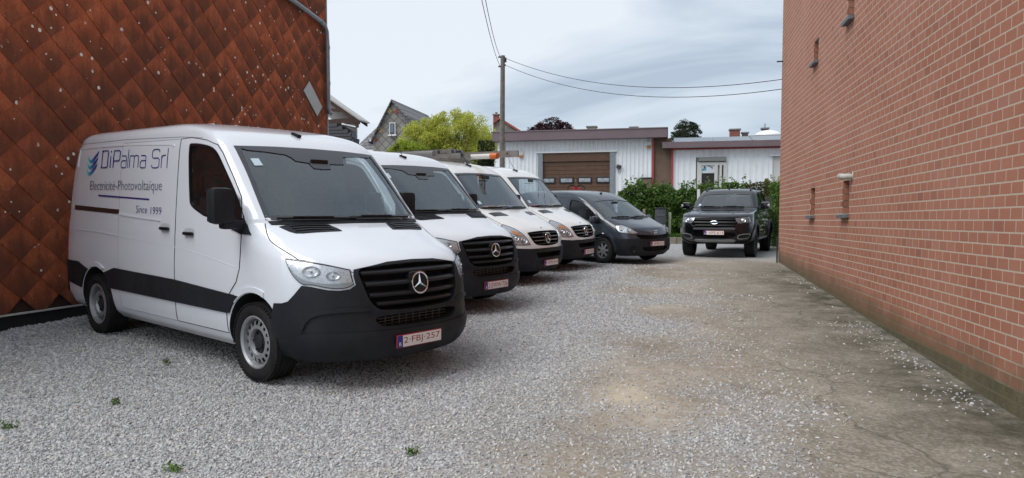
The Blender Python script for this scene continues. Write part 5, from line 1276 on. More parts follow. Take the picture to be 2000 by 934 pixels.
def tiled_building():
    yc = at_x(638.5, 250, XL).y; z_bot = .652; z_top = 7.4; y0 = 2.5; cy = (y0+yc)/2
    root = empty('tiled_building', (XL, cy, 0), 0, 'building clad in rust-red diamond shingles with pale lichen spots', 'building')
    def lo(v): return (v[0]-XL, v[1]-cy, v[2])
    ZINC = mat('zinc', (.24, .26, .28), .42, .6, var=.15, vscale=6)
    b = MB(); b.box(lo((XL-4.03, cy, (z_top+.3)/2)), (8.0, yc-y0, z_top-.3)); b.build('wall', mat('wall_dark', (.06, .03, .022), .9), root)
    TW, TH = .556, .454   # exposed diagonals
    A = at_x(74.5, 468.6, XL)
    hw, hh = TW/2, TH/2; ov = .03
    # shingle: a diamond whose lower half lies over its neighbours; u,v kept as an attribute for the weathering
    pts = [(0, -hh-.004), (hw*.5, -hh*.5-.003), (hw, 0), (hw*.72, hh*.62+ov), (0, hh+ov*2), (-hw*.72, hh*.62+ov), (-hw, 0), (-hw*.5, -hh*.5-.003)]
    def proud(z): return .006+.013*(hh-z)/(2*hh)
    V = [(proud(z), y, z) for y, z in pts]+[(proud(z)-.007, y, z) for y, z in pts]; n = len(pts)
    F_ = [tuple(range(n))[::-1]]+[(i, (i+1) % n, n+(i+1) % n, n+i) for i in range(n)]
    me = bpy.data.meshes.new('shingle'); me.from_pydata(V, [], F_); me.materials.append(SHING)
    bmm = bmesh.new(); bmm.from_mesh(me); bmesh.ops.recalc_face_normals(bmm, faces=bmm.faces[:]); bmm.to_mesh(me); bmm.free()
    locs = []
    for v in me.vertices: locs += [v.co.y/hw, (v.co.z+hh)/(2*hh), 0.]
    a = me.attributes.new('loc', 'FLOAT_VECTOR', 'POINT'); a.data.foreach_set('vector', locs)
    bulk = MB(); bl = []; br = []
    def clip_mesh(c):
        """edge pieces cut along the building edges"""
        bm = bmesh.new(); bm.from_mesh(me); bmesh.ops.translate(bm, verts=bm.verts, vec=c)
        for co, no in (((0, 0, z_bot), (0, 0, -1)), ((0, yc-cy-.012, 0), (0, 1, 0))):
            bmesh.ops.bisect_plane(bm, geom=bm.verts[:]+bm.edges[:]+bm.faces[:], plane_co=co, plane_no=no, clear_outer=True)
        return bm
    j = 0; rows = int((z_top-z_bot)/hh)+2; cnt = 0
    k0 = int((z_bot-A.z)/hh)-1
    for k in range(k0, k0+rows):
        z = A.z+(k+1)*hh          # centre height when the bottom tip sits at A.z + k*hh
        if z > z_top: break
        for i in range(int((y0-A.y)/hw)-1, int((yc-A.y)/hw)+2):
            if (i+k) % 2: continue
            y = A.y+i*hw
            if y < y0 or y > yc+hw*.6 or z < z_bot-hh*.6: continue
            c = lo((XL, y, z)); d = Vector((XL, y, z-CAM_H)); d.rotate(Euler((0, 0, -YAW))); px, py = 1000+1420*d.x/d.y, 508-1420*(d.z/d.y+.0545)
            inview = -60 < px < 700 and -50 < py < 640 and not (py > 330 and px > 210) and not (px > 330 and py > 300)
            edge = z-hh-.01 < z_bot or y+hw > yc-.012
            jit = random.uniform(-.004, .004)
            if inview:
                cnt += 1
                if edge:
                    bm = clip_mesh(c)
                    if not bm.faces: bm.free(); continue
                    m2 = bpy.data.meshes.new('shingle'); bm.to_mesh(m2); bm.free(); m2.materials.clear(); m2.materials.append(SHING); o = bpy.data.objects.new('shingle', m2)
                else:
                    o = bpy.data.objects.new('shingle', me); o.location = (c[0]+abs(jit)*1.0, c[1]+jit*.4, c[2]); o.rotation_euler = (jit*4.5, random.uniform(-.006, .006), 0)
                COL.objects.link(o); o.parent = root
            elif not edge:
                bulk.add([(v.co.x+c[0], v.co.y+c[1], v.co.z+c[2]) for v in me.vertices], [tuple(p.vertices) for p in me.polygons]); bl += locs; br += [random.random()]*len(me.vertices)
            else:
                bm = clip_mesh(c)
                if bm.faces:
                    bm.verts.index_update(); vv = [v.co.copy() for v in bm.verts]; bulk.add(vv, [[x.index for x in f.verts] for f in bm.faces])
                    for v in vv: bl += [(v.y-c[1])/hw, (v.z-c[2]+hh)/(2*hh), 0.]; br.append(.5)
                bm.free()
    bo = bulk.build('shingle_field', SHING, root); tag(bo, kind='stuff')
    a = bo.data.attributes.new('loc', 'FLOAT_VECTOR', 'POINT'); a.data.foreach_set('vector', bl); a = bo.data.attributes.new('rnd', 'FLOAT', 'POINT'); a.data.foreach_set('value', br)
    # plinth, drip edge, corner strip
    MB().box(lo((XL-.02, cy-.6, .22)), (.05, yc-y0+1.0, .80)).build('plinth', mat('tar_black', (.012, .012, .014), .6, var=.3, vscale=3), root)
    MB().box(lo((XL+.015, cy-.3, z_bot-.012)), (.05, yc-y0+.6, .018)).build('drip_edge', mat('pale_trim', (.52, .50, .48), .6), root)
    MB().box(lo((XL+.012, yc-.004, (z_bot+z_top)/2)), (.05, .03, z_top-z_bot)).build('corner_strip', mat('grey_trim', (.30, .31, .32), .55), root)
    # grey replacement sheet
    V = [at_x(*q, XL+.035) for q in ((604.5, 159), (629.5, 209), (620, 227), (593.5, 177))]
    m = MB(); m.add([lo(p) for p in V]+[lo((p.x-.012, p.y, p.z)) for p in V], [(0, 1, 2, 3), (0, 4, 5, 1), (1, 5, 6, 2), (2, 6, 7, 3), (3, 7, 4, 0)]); m.build('patch_sheet', mat('patch_grey', (.40, .41, .41), .6, var=.06), root, fix=True)
    # zinc downpipe: slanting across the wall, then down the corner
    P = [at_x(*q, XL+.09) for q in ((540, -22), (567, -2), (600, 22), (626, 42), (634, 50), (638, 62), (639.5, 90), (640.5, 160), (641, 212))]
    P.append(P[-1]+Vector((.0, .05, -.06))); P.append(P[-1]+Vector((.0, .10, -.03)))
    pt = MB().tube([lo(p) for p in P], .05, 12); pt.build('downpipe', ZINC, root, True, 60)
    for q in (3, 6, 7): MB().tube([lo(P[q]+(P[q+1]-P[q]).normalized()*.0), lo(P[q]+(P[q+1]-P[q]).normalized()*.06)], .058, 12).build('pipe_collar', ZINC, root, True)
    return root
tiled_building()
# ------------------------------------------------------------------ plants
def leaf_mat(name, cols, trans=.35):
    t = NT(name); r = t.attr('rnd').outputs['Fac']; n_ = len(cols)
    c = t.ramp(r, [(i/(n_-1), cols[i]) for i in range(n_)]); c = t.mix(t.ramp(t.noise(t.pos(), 1.3, 3, .6), [(.35, (.25,)*3), (.65, (0,)*3)]), c, tuple(x*.8 for x in cols[0]))
    t.rgb(c); t.b.inputs['Roughness'].default_value = .55; t.b.inputs['Specular IOR Level'].default_value = .3
    tr = t.n('ShaderNodeBsdfTranslucent'); t.l(c, tr.inputs[0]); mx = t.n('ShaderNodeMixShader', i_0=trans); t.l(t.b.outputs[0], mx.inputs[1]); t.l(tr.outputs[0], mx.inputs[2]); t.l(mx.outputs[0], t.out.inputs[0]); return t.m
BARK = mat('bark', (.09, .075, .06), .9, var=.3, vscale=20, bump=.4, bscale=40)
def leaf_cloud(name, P, size, m, parent, up=.35, seed=1, aspect=.55, kind=None, dirs=None):
    """one small folded leaf (two triangles) at every point"""
    rg = np.random.default_rng(seed); n_ = len(P); P = np.asarray(P, float)
    d = rg.normal(size=(n_, 3)); d[:, 2] += up
    if dirs is not None: d = d*.6+np.asarray(dirs)
    d /= np.linalg.norm(d, axis=1)[:, None]; a = rg.normal(size=(n_, 3)); a -= (a*d).sum(1)[:, None]*d; a /= np.linalg.norm(a, axis=1)[:, None]; b = np.cross(d, a)
    s = size*rg.uniform(.6, 1.35, n_)[:, None]
    V = np.stack([P-a*s*.5, P+b*s*aspect*.5+d*s*.08, P+a*s*.5, P-b*s*aspect*.5+d*s*.08], 1).reshape(-1, 3)
    i = np.arange(n_)*4; F_ = np.stack([i, i+1, i+2, i+3], 1)
    me = bpy.data.meshes.new(name); me.vertices.add(n_*4); me.vertices.foreach_set('co', V.ravel().astype('f')); me.loops.add(n_*4); me.loops.foreach_set('vertex_index', F_.ravel().astype('i')); me.polygons.add(n_); me.polygons.foreach_set('loop_start', (np.arange(n_)*4).astype('i')); me.update(calc_edges=True); me.validate()
    at = me.attributes.new('rnd', 'FLOAT', 'POINT'); at.data.foreach_set('value', np.repeat(rg.uniform(0, 1, n_), 4).astype('f'))
    me.materials.append(m); o = link(bpy.data.objects.new(name, me), parent); return o
def clumps(c, rad, n_c, n_l, cr, seed, shell_=.55, zcut=None):
    """points of leaf clumps spread through an uneven ellipsoid"""
    rg = np.random.default_rng(seed); out = []
    ctr = []
    while len(ctr) < n_c:
        p = rg.uniform(-1, 1, 3); r_ = np.linalg.norm(p)
        if r_ > 1 or r_ < shell_*rg.uniform(.2, 1): continue
        ctr.append(p)
    for p in ctr:
        k = rg.normal(size=(n_l, 3)); k /= np.linalg.norm(k, axis=1)[:, None]; k *= cr*rg.uniform(.5, 1.25)*np.power(rg.uniform(0, 1, n_l), .45)[:, None]; k[:, 2] *= .8
        out.append(np.array(c)+p*np.array(rad)+k)
    return np.concatenate(out), [np.array(c)+p*np.array(rad) for p in ctr]
def tree(name, base, crown_c, rad, m, label, cat, n_c=60, n_l=90, cr=.45, leaf=.12, seed=1, trunk=.12, stems=1, group=None, up=.35):
    root = empty(name, base, 0, label, cat, group); b = Vector(base)
    P, ctr = clumps(Vector(crown_c)-b, rad, n_c, n_l, cr, seed); leaf_cloud('crown', P, leaf, m, root, up, seed)
    t = MB(); rg = random.Random(seed); top = Vector(crown_c)-b
    tr = MB(); tr.tube([(0, 0, -.2), (rg.uniform(-.1, .1), 0, top.z*.45), tuple(Vector((0, 0, 0)).lerp(top, .9))], [trunk, trunk*.8, trunk*.35], 8)
    tr.build('trunk', BARK, root, True)
    for p in ctr[::2]:
        a = Vector((0, 0, 0)).lerp(top, rg.uniform(.45, .85)); q = Vector(p); mid = a.lerp(q, .5)+Vector((0, 0, -.05))
        t.tube([a, mid, q], [trunk*.3, trunk*.18, trunk*.05], 5)
    o = t.build('limbs', BARK, root); tag(o, kind='stuff'); return root
def hedge(name, x0, x1, y, dep, z0, ztop, m, label, n_, leaf, seed, rough=.25, stems=True, sprigs=0, flat=False):
    """bushy hedge: leaves through a box with an uneven, sprouting outline"""
    rg = np.random.default_rng(seed); root = empty(name, ((x0+x1)/2, y, z0), 0, label, 'hedge')
    xs = rg.uniform(x0, x1, n_); t = rg.uniform(0, 1, n_)
    bump_ = np.array([noise.noise(Vector((x*1.3+seed, seed*.3, 0)))*rough+noise.noise(Vector((x*4.+seed, 1.7, 0)))*rough*.45 for x in xs])
    hgt = (ztop-z0)+bump_; zz_ = hgt*np.power(t, .75 if not flat else .8)
    edge = np.minimum(1, np.minimum(xs-x0, x1-xs)/.4+.35)
    dd = np.array([noise.noise(Vector((x*2.1+9, z*2.1, seed))) for x, z in zip(xs, zz_)])*.22
    yy = -dep/2*edge*np.power(rg.uniform(0, 1, n_), .35)*np.where(zz_/hgt > .8, rg.uniform(.2, 1, n_), 1)+dd
    P = np.stack([xs-(x0+x1)/2, yy, zz_], 1)
    if sprigs:
        sp = []
        for k in range(sprigs):
            x = rg.uniform(x0+.1, x1-.1); h = hgt[np.argmin(abs(xs-x))]; L_ = rg.uniform(.15, .45); ax = rg.normal()*.12
            for j in range(14): u = rg.uniform(0, 1); sp.append((x-(x0+x1)/2+ax*u+rg.normal()*.04, rg.uniform(-dep*.3, 0), h-.08+L_*u))
        P = np.concatenate([P, np.array(sp)])
    leaf_cloud('foliage', P, leaf, m, root, .5, seed, dirs=None)
    st = MB()
    for k in range(9):
        x = rg.uniform(x0+.1, x1-.1)-(x0+x1)/2; st.tube([(x, 0, -.1), (x+rg.normal()*.08, -.05, (ztop-z0)*.5), (x+rg.normal()*.2, -.05, (ztop-z0)*.9)], [.025, .018, .006], 5)
    tag(st.build('stems', BARK, root), kind='stuff')
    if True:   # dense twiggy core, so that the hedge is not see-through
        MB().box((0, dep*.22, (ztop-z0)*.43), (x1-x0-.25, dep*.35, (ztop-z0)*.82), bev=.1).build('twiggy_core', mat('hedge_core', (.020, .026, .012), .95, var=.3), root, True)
    return root

# ------------------------------------------------------------------ workshop behind the yard
YF = 34.0; PXM = None
def bx(px, py, y=YF): return at_y(px, py, y)
WHITE_S = mat('white_sheet', (.80, .83, .86), .45, var=.05, vscale=.7, dirt=((.42, .42, .38), .18)); FASC = mat('mauve_fascia', (.155, .115, .125), .5, var=.08, vscale=1.5); RED_T = mat('red_trim', (.36, .05, .05), .5); BRN = mat('brown_render', (.15, .105, .075), .85, var=.15, vscale=2); DOORB = mat('brown_door', (.105, .055, .032), .45, var=.18, vscale=5)
STEELG = mat('galvanised', (.24, .27, .30), .5, .3, var=.1)
def rib_sheet(name, x0, x1, z0, z1, y, parent, org, holes=(), pitch=.19, depth=.03):
    """trapezoid-profiled cladding, split into cassettes between the openings"""
    prof = []; x = x0
    while x < x1-.001:
        for a, d_ in ((0, 0), (.52*pitch, 0), (.60*pitch, depth), (.92*pitch, depth), (pitch, 0)):
            if x+a < x1: prof.append((x+a, y-d_))
        x += pitch
    prof.append((x1, y)); V = []; F_ = []
    for i in range(len(prof)-1):
        (xa, ya), (xb, yb) = prof[i], prof[i+1]
        if xb-xa < 1e-5: continue
        xc = (xa+xb)/2; segs = [(z0, z1)]
        for h in holes:
            if h[0] < xc < h[1]:
                ns = []
                for a, b in segs:
                    if b <= h[2] or a >= h[3]: ns.append((a, b)); continue
                    if a < h[2]: ns.append((a, h[2]))
                    if b > h[3]: ns.append((h[3], b))
                segs = ns
        for a, b in segs:
            o = len(V); V += [(xa-org[0], ya-org[1], a-org[2]), (xb-org[0], yb-org[1], a-org[2]), (xb-org[0], yb-org[1], b-org[2]), (xa-org[0], ya-org[1], b-org[2])]; F_.append((o, o+1, o+2, o+3))
    return mesh_obj(name, V, F_, WHITE_S, parent)
def siren(parent, p, org):
    o = MB().box((p.x-org[0], p.y-.06-org[1], p.z-org[2]), (.24, .1, .2), bev=.02).build('alarm_box', mat('off_white', (.6, .6, .58), .5), parent, True)
    MB().box((p.x-org[0], p.y-.07-org[1], p.z-.15-org[2]), (.2, .13, .10), bev=.03).build('alarm_beacon', mat('beacon_orange', (.42, .17, .05), .35), o, True)
def workshop():
    zg = 1.0
    L_ = bx(966, 300).x; R_ = bx(1303, 300).x; zt = (bx(975, 260).z+bx(1290, 254).z)/2; zb = (bx(975, 277).z+bx(1290, 271).z)/2
    org = (0, YF, zg); root = empty('workshop', org, 0, 'white ribbed workshop with mauve fascia and brown sectional door', 'building')
    def lo(x, y, z): return (x-org[0], y-org[1], z-org[2])
    xw0 = bx(972, 300).x; xw1 = bx(1275, 300).x
    dx0, dx1, dz1 = bx(1051.5, 300).x, bx(1201, 300).x, bx(1125, 298.5).z
    rib_sheet('wall_cladding', xw0, xw1, zg-.4, zb+.1, YF, root, org, [(dx0, dx1, zg-1, dz1)])
    MB().box(lo((xw0+xw1)/2, YF+8.05, (zg+zb)/2), (xw1-xw0, 15.9, zb-zg+.5)).build('wall', mat('white_wall', (.66, .68, .70), .7), root)
    MB().box(lo((L_+R_)/2, YF+7.7, (zt+zb)/2), (R_-L_, 16.4, zt-zb)).build('fascia', FASC, root)
    MB().box(lo((L_+R_)/2, YF+7.7, zt+.02), (R_-L_+.06, 16.46, .04)).build('fascia_capping', mat('mauve_cap', (.19, .15, .16), .45), root)
    # sectional door
    jx = .22
    for x in (dx0+jx/2, dx1-jx/2): MB().box(lo(x, YF-.03, (zg+dz1)/2-.2), (jx, .14, dz1-zg+.4)).build('door_jamb', STEELG, root)
    MB().box(lo((dx0+dx1)/2, YF-.05, dz1+.03), (dx1-dx0+.2, .16, .06)).build('lintel_flashing', mat('white_trim', (.72, .73, .74), .5), root)
    door = empty('sectional_door', lo((dx0+dx1)/2, YF+.06, zg)); door.parent = root; w = dx1-dx0-2*jx
    zhead = bx(1125, 316).z-zg; ztop = dz1-zg
    MB().box((0, .0-.06, (zhead+ztop)/2), (w, .08, ztop-zhead-.03)).build('door_header', DOORB, door)
    nz = 5; ph = (zhead+.45)/nz; zwin = bx(1125, 352.5).z-zg; bot0 = zwin-ph*.45
    z = zhead
    k = 0
    while z > -.5:
        z2 = z-ph
        for g in range(4):   # four planks to a section
            a = z-ph*g/4; MB().box((0, 0, a-ph/8), (w, .05, ph/4-.012)).build('door_plank', DOORB, door)
        z = z2; k += 1
    MB().box((0, .035, ztop/2-.2), (w, .02, ztop+.4)).build('door_backing', VOID, door)
    for px in (1071, 1106.5, 1142, 1178.5):
        x = bx(px, 352.5).x-(dx0+dx1)/2; wi = MB().box((x, -.035, zwin), (.68, .04, .31), bev=.03).build('door_window', mat('window_rubber', (.015, .017, .022), .4), door, True)
        MB().box((x, -.062, zwin+.005), (.53, .012, .17), bev=.02).build('pane', mat('acrylic_pane', (.32, .34, .37), .25, var=.35, vscale=6), wi, True)
    x = bx(1124.5, 352).x-(dx0+dx1)/2; MB().box((x, -.035, zwin), (.03, .03, .10)).build('door_lock', mat('brass', (.5, .38, .18), .35, .8), door)
    # emblem: red lettering between two dark arcs
    cx = bx(1125, 368).x-(dx0+dx1)/2; cz = bx(1125, 368).z-zg
    for s_ in (-1, 1):
        MB().tube([(cx+s_*.2+.19*math.cos(a), -.035, cz+.0+.15*math.sin(a)) for a in np.linspace(-.5, 3.64, 16)], .013, 6).build('emblem_arc', DARKP, door, True)
    for j, (a, h) in enumerate(((.0, .055), (-.085, .035))): MB().box((cx, -.035, cz+.02+a), (.46-.12*j, .012, h)).build('emblem_lettering', mat('sign_red', (.42, .03, .035), .5), door)
    siren(root, bx(1018, 300), org); siren(root, bx(1267.5, 281), org)
    fl = bx(1209, 326); f_ = MB().box((fl.x, -.10, fl.z-zg), (.2, .16, .16), rot=(.3, .2, .3), bev=.02).build('flood_lamp', mat('lamp_dark', (.07, .075, .085), .4), root, True)
    MB().tube([(fl.x, -.03, fl.z-zg-.07), (fl.x-.03, -.06, fl.z-zg-.25), (fl.x+.03, -.05, fl.z-zg-.34), (fl.x+.08, -.03, fl.z-zg-.2)], .008, 5).build('lamp_cable', DARKP, f_)
    # brown pier between red strips
    px0, px1 = bx(1277, 300).x, bx(1312, 300).x
    MB().box(lo((px0+px1)/2, YF+.4, (zg+zb)/2-.1), (px1-px0, .7, zb-zg+.2)).build('brown_pier', BRN, root)
    for px in (1275.5, 1313): MB().box(lo(bx(px, 300).x, YF+.02, (zg+zb)/2-.2 if px < 1300 else (zg+bx(1313, 291).z)/2), (.085, .14, (zb-zg if px < 1300 else bx(1313, 291).z-zg)+.3)).build('red_strip', RED_T, root)
    bxp = bx(1262, 349); MB().box((bxp.x, -.12, bxp.z-zg-.25), (.42, .2, .5)).build('meter_box', BRN, root); MB().box((bxp.x, -.12, bxp.z-zg+.02), (.5, .26, .04)).build('meter_box_lid', VOID, root)
    return zt, zb
WZT, WZB = workshop()
def annex():
    zg = 1.0; org = (0, YF, zg); root = empty('annex', org, 0, 'lower white ribbed annex with dark solar roof, right of the workshop', 'building')
    def lo(x, y, z): return (x-org[0], y-org[1], z-org[2])
    x0 = bx(1314, 300).x; x1 = x0+9.0; zt = bx(1320, 279).z; zb = bx(1320, 290.5).z; fx0 = bx(1293.5, 284).x
    wx0, wx1, wz1, wz0 = bx(1361.5, 330).x, bx(1420.5, 330).x, bx(1390, 307).z, zg-.5
    vx0 = bx(1509, 330).x
    rib_sheet('wall_cladding', x0, x1, zg-.4, zb+.1, YF+.05, root, org, [(wx0, wx1, wz0, wz1), (vx0, vx0+1.3, zg-1, bx(1509, 304).z)], .26, .025)
    MB().box(lo((x0+x1)/2, YF+5.3, (zg+zb)/2), (x1-x0, 10, zb-zg+.4)).build('wall', mat('white_wall', (.66, .68, .70), .7), root)
    MB().box(lo((fx0+x1)/2, YF+4.9, (zt+zb)/2), (x1-fx0, 10.6, zt-zb)).build('fascia', FASC, root)
    MB().box(lo((x0+x1)/2, YF-.01, zb-.03), (x1-x0, .1, .06)).build('red_strip', RED_T, root)
    # door with side light
    fr = mat('entrance_frame', (.58, .58, .56), .45); cx = (wx0+wx1)/2; w = wx1-wx0
    d = MB().box(lo(cx, YF+.16, (zg+wz1)/2-.2), (w, .06, wz1-zg+.4)).build('entrance', fr, root)
    MB().box(lo(cx, YF+.03, wz1-.09), (w-.1, .2, .18)).build('shutter_box', mat('shutter_grey', (.23, .24, .23), .6), d)
    pa, pb = bx(1367, 338), bx(1397, 372); MB().box(lo((pa.x+pb.x)/2, YF+.12, (pa.z+pb.z)/2), (pb.x-pa.x, .04, pa.z-pb.z)).build('pane', mat('room_dark', (.035, .036, .04), .1), d)
    zh = wz1-.22; xm = bx(1405, 330).x
    for xx, ww in ((wx0+.1, .2), (xm-.14, .14), (xm+.06, .1), (wx1-.08, .16)): MB().box(lo(xx, YF+.06, (zg+zh)/2-.2), (ww, .1, zh-zg+.4)).build('door_post', fr, d)
    MB().box(lo(cx, YF+.061, zh-.07), (w, .098, .14)).build('door_head', fr, d)
    a, b = bx(1367, 317), bx(1397, 338); MB().box(lo((a.x+b.x)/2, YF+.07, (a.z+b.z)/2), (b.x-a.x, .03, a.z-b.z)).build('poster', mat('poster_white', (.62, .67, .72), .4), d)
    ps = bpy.data.objects[d.children[-1].name]
    p1 = bx(1372.5, 331); MB().box(lo(p1.x, YF+.05, p1.z), (.26, .012, .07)).build('poster_band', mat('poster_blue', (.05, .35, .5), .5), ps) if False else None
    MB().box(lo(bx(1373, 331.5).x, YF+.05, bx(1373, 331.5).z), (.27, .012, .07)).build('poster_band', mat('poster_blue', (.05, .35, .5), .5), d)
    q = bx(1376.5, 327); MB().add([lo(q.x-.07, YF+.045, q.z-.05), lo(q.x+.07, YF+.045, q.z-.05), lo(q.x, YF+.045, q.z+.08)], [(0, 1, 2)]).build('poster_mark', mat('poster_ink', (.06, .09, .14), .5), d)
    q = bx(1387, 325.5); MB().box(lo(q.x-.05, YF+.045, q.z+.03), (.10, .01, .03)).box(lo(q.x+.05, YF+.045, q.z-.02), (.10, .01, .03)).box(lo(q.x+.09, YF+.045, q.z-.07), (.03, .01, .08)).build('poster_figure', mat('poster_ink', (.06, .09, .14), .5), d)
    sl0, sl1 = bx(1405.5, 315), bx(1416.5, 342); MB().box(lo((sl0.x+sl1.x)/2, YF+.085, (sl0.z+sl1.z)/2), (sl1.x-sl0.x, .02, sl0.z-sl1.z)).build('blind', mat('blind_brown', (.10, .055, .04), .6), d)
    for j in range(9): MB().box(lo((sl0.x+sl1.x)/2, YF+.07, sl0.z-(j+.5)*(sl0.z-sl1.z)/9), (sl1.x-sl0.x, .02, .012)).build('blind_slat', mat('blind_slat', (.16, .09, .065), .6), d)
    MB().box(lo(vx0+.65, YF+.12, (zg+bx(1509, 306).z)/2), (1.3, .06, bx(1509, 306).z-zg)).build('side_door', fr, root); MB().box(lo(vx0+.6, YF-.02, bx(1509, 304.5).z), (1.5, .12, .04)).build('door_flashing', mat('white_trim', (.72, .73, .74), .5), root)
    # roof: tilted solar panels over a dark gap
    zr0 = bx(1330, 277).z; zr1 = bx(1330, 265).z
    MB().box(lo((x0+x1)/2+.1, YF+1.4, zt+.03), (x1-x0-.2, 2.0, .06)).build('roof_deck', VOID, root)
    nP = 5; pw = (x1-x0-.3)/nP
    for i in range(nP):
        xa = x0+.05+i*pw; V = [(xa, YF+.45, zr0+.03), (xa+pw-.03, YF+.45, zr0+.03), (xa+pw-.03, YF+2.0, zr1+.12), (xa, YF+2.0, zr1+.12)]
        m = MB(); m.add([lo(*p) for p in V]+[lo(p[0], p[1], p[2]-.05) for p in V], [(0, 1, 2, 3), (0, 4, 5, 1), (1, 5, 6, 2), (2, 6, 7, 3), (3, 7, 4, 0), (4, 7, 6, 5)])
        pnl = m.build('solar_panel', mat('solar_glass', (.10, .125, .15), .18, .2), root, fix=True)
        MB().box(lo(xa+pw*.25, YF+.5, zt+.06), (pw*.42, .06, .10)).build('panel_rail', mat('rail_white', (.6, .62, .62), .4), root)
    return root
annex()
# ------------------------------------------------------------------ utility pole and its wires
def pole():
    y = 27.0; b = at_y(981, 430, y); top = at_y(982, 109, y); zb = G(b.x, y)
    root = empty('utility_pole', (b.x, y, zb), 0, 'weathered wooden utility pole with cable brackets at its top', 'pole')
    WD = mat('pole_wood', (.155, .135, .115), .9, var=.3, vscale=9, bump=.4, bscale=30)
    MB().tube([(0, 0, -.3), (.0, 0, (top.z-zb)*.5), (top.x-b.x, 0, top.z-zb)], [.115, .10, .085], 14).build('pole_shaft', WD, root, True)
    h = top.z-zb; br = MB(); br.box((.11, -.02, h-.10), (.10, .06, .05)).box((.10, -.02, h-.36), (.10, .06, .05)).tube([(.13, -.02, h-.25), (.13, -.02, h-.12)], .045, 8); br.box((-.1, -.02, h-.05), (.08, .06, .05)).box((-.1, -.02, h-.40), (.08, .06, .05)); br.build('cable_bracket', mat('iron', (.03, .03, .03), .6), root)
    MB().box((.10, -.04, (at_y(985, 293, y).z-zb)), (.06, .08, .35)).build('junction_box', mat('box_grey', (.12, .12, .12), .6), root)
    return Vector((top.x, y, top.z))
PT = pole()
def cable(a, b, sag, label, r=.009):
    pts = []
    for i in range(25):
        t = i/24; p = Vector(a).lerp(Vector(b), t); p.z -= sag*4*t*(1-t); pts.append(p)
    o = MB().tube(pts, r, 5).build('overhead_cable', mat('cable_black', (.02, .02, .022), .6), None, True); tag(o, label, 'cable', 'cables on the pole')
yw = at_x(1521, 430, XW).y-.1
cable(PT+Vector((.15, 0, -.12)), (XW+.02, yw, at_x(1522, 162, XW).z), .55, 'upper black cable from the pole to the brick building')
cable(PT+Vector((.15, 0, -.38)), (XW+.02, yw, at_x(1522, 180, XW).z), .58, 'lower black cable from the pole to the brick building')
for dx, dz, px, lab in ((-.1, -.02, 943, 'right-hand black cable rising from the pole to the upper left'), (-.1, -.38, 934.5, 'left-hand black cable rising from the pole to the upper left')):
    e_ = at_y(px-6, -60, 14.0); cable(PT+Vector((dx, 0, dz)), e_+Vector((-1.5, -7, 3.0)) if False else e_, .25, lab)

# ------------------------------------------------------------------ hedges and small things in front of the workshop
LEAF_G = leaf_mat('leaf_green', [(.04, .085, .016), (.075, .15, .026), (.115, .21, .04), (.17, .28, .065)]); LEAF_L = leaf_mat('leaf_light', [(.055, .11, .018), (.10, .19, .03), (.15, .26, .045)]); LEAF_O = leaf_mat('leaf_olive', [(.045, .05, .014), (.085, .085, .022), (.12, .12, .03)]); LEAF_Y = leaf_mat('leaf_yellow', [(.16, .17, .02), (.26, .25, .035), (.34, .31, .06)])
HY = 29.0
def hx(px): return at_y(px, 430, HY).x
def hz(py, px=1300): return at_y(px, py, HY).z
hedge('hedge', hx(1207), hx(1366), HY, 1.3, G(0, HY)-.05, hz(364), LEAF_G, 'big leafy green hedge between the small van and the pickup truck', 15000, .105, 4, .42, sprigs=34)
hedge('hedge', hx(1362), hx(1475), HY+.5, 1.2, G(0, HY)-.05, hz(362), LEAF_L, 'light green hedge directly behind the pickup truck', 9000, .10, 6, .3, sprigs=14)
hedge('hedge', hx(1452), hx(1510), HY-.4, 1.2, G(0, HY)-.05, hz(361), LEAF_O, 'clipped olive-brown hedge behind the right side of the pickup truck', 9000, .06, 8, .08, flat=True)
hedge('hedge', hx(1494), hx(1560), HY+.6, 1.2, G(0, HY)-.05, hz(354), LEAF_Y, 'yellow-green shrub against the corner of the brick building', 5000, .10, 9, .4, sprigs=12)
hedge('ivy_fringe', hx(1500), hx(1530), HY-1.6, .6, G(0, HY)-.05, hz(418), LEAF_G, 'low dark green growth at the brick corner behind the pickup truck', 1800, .09, 12, .2)
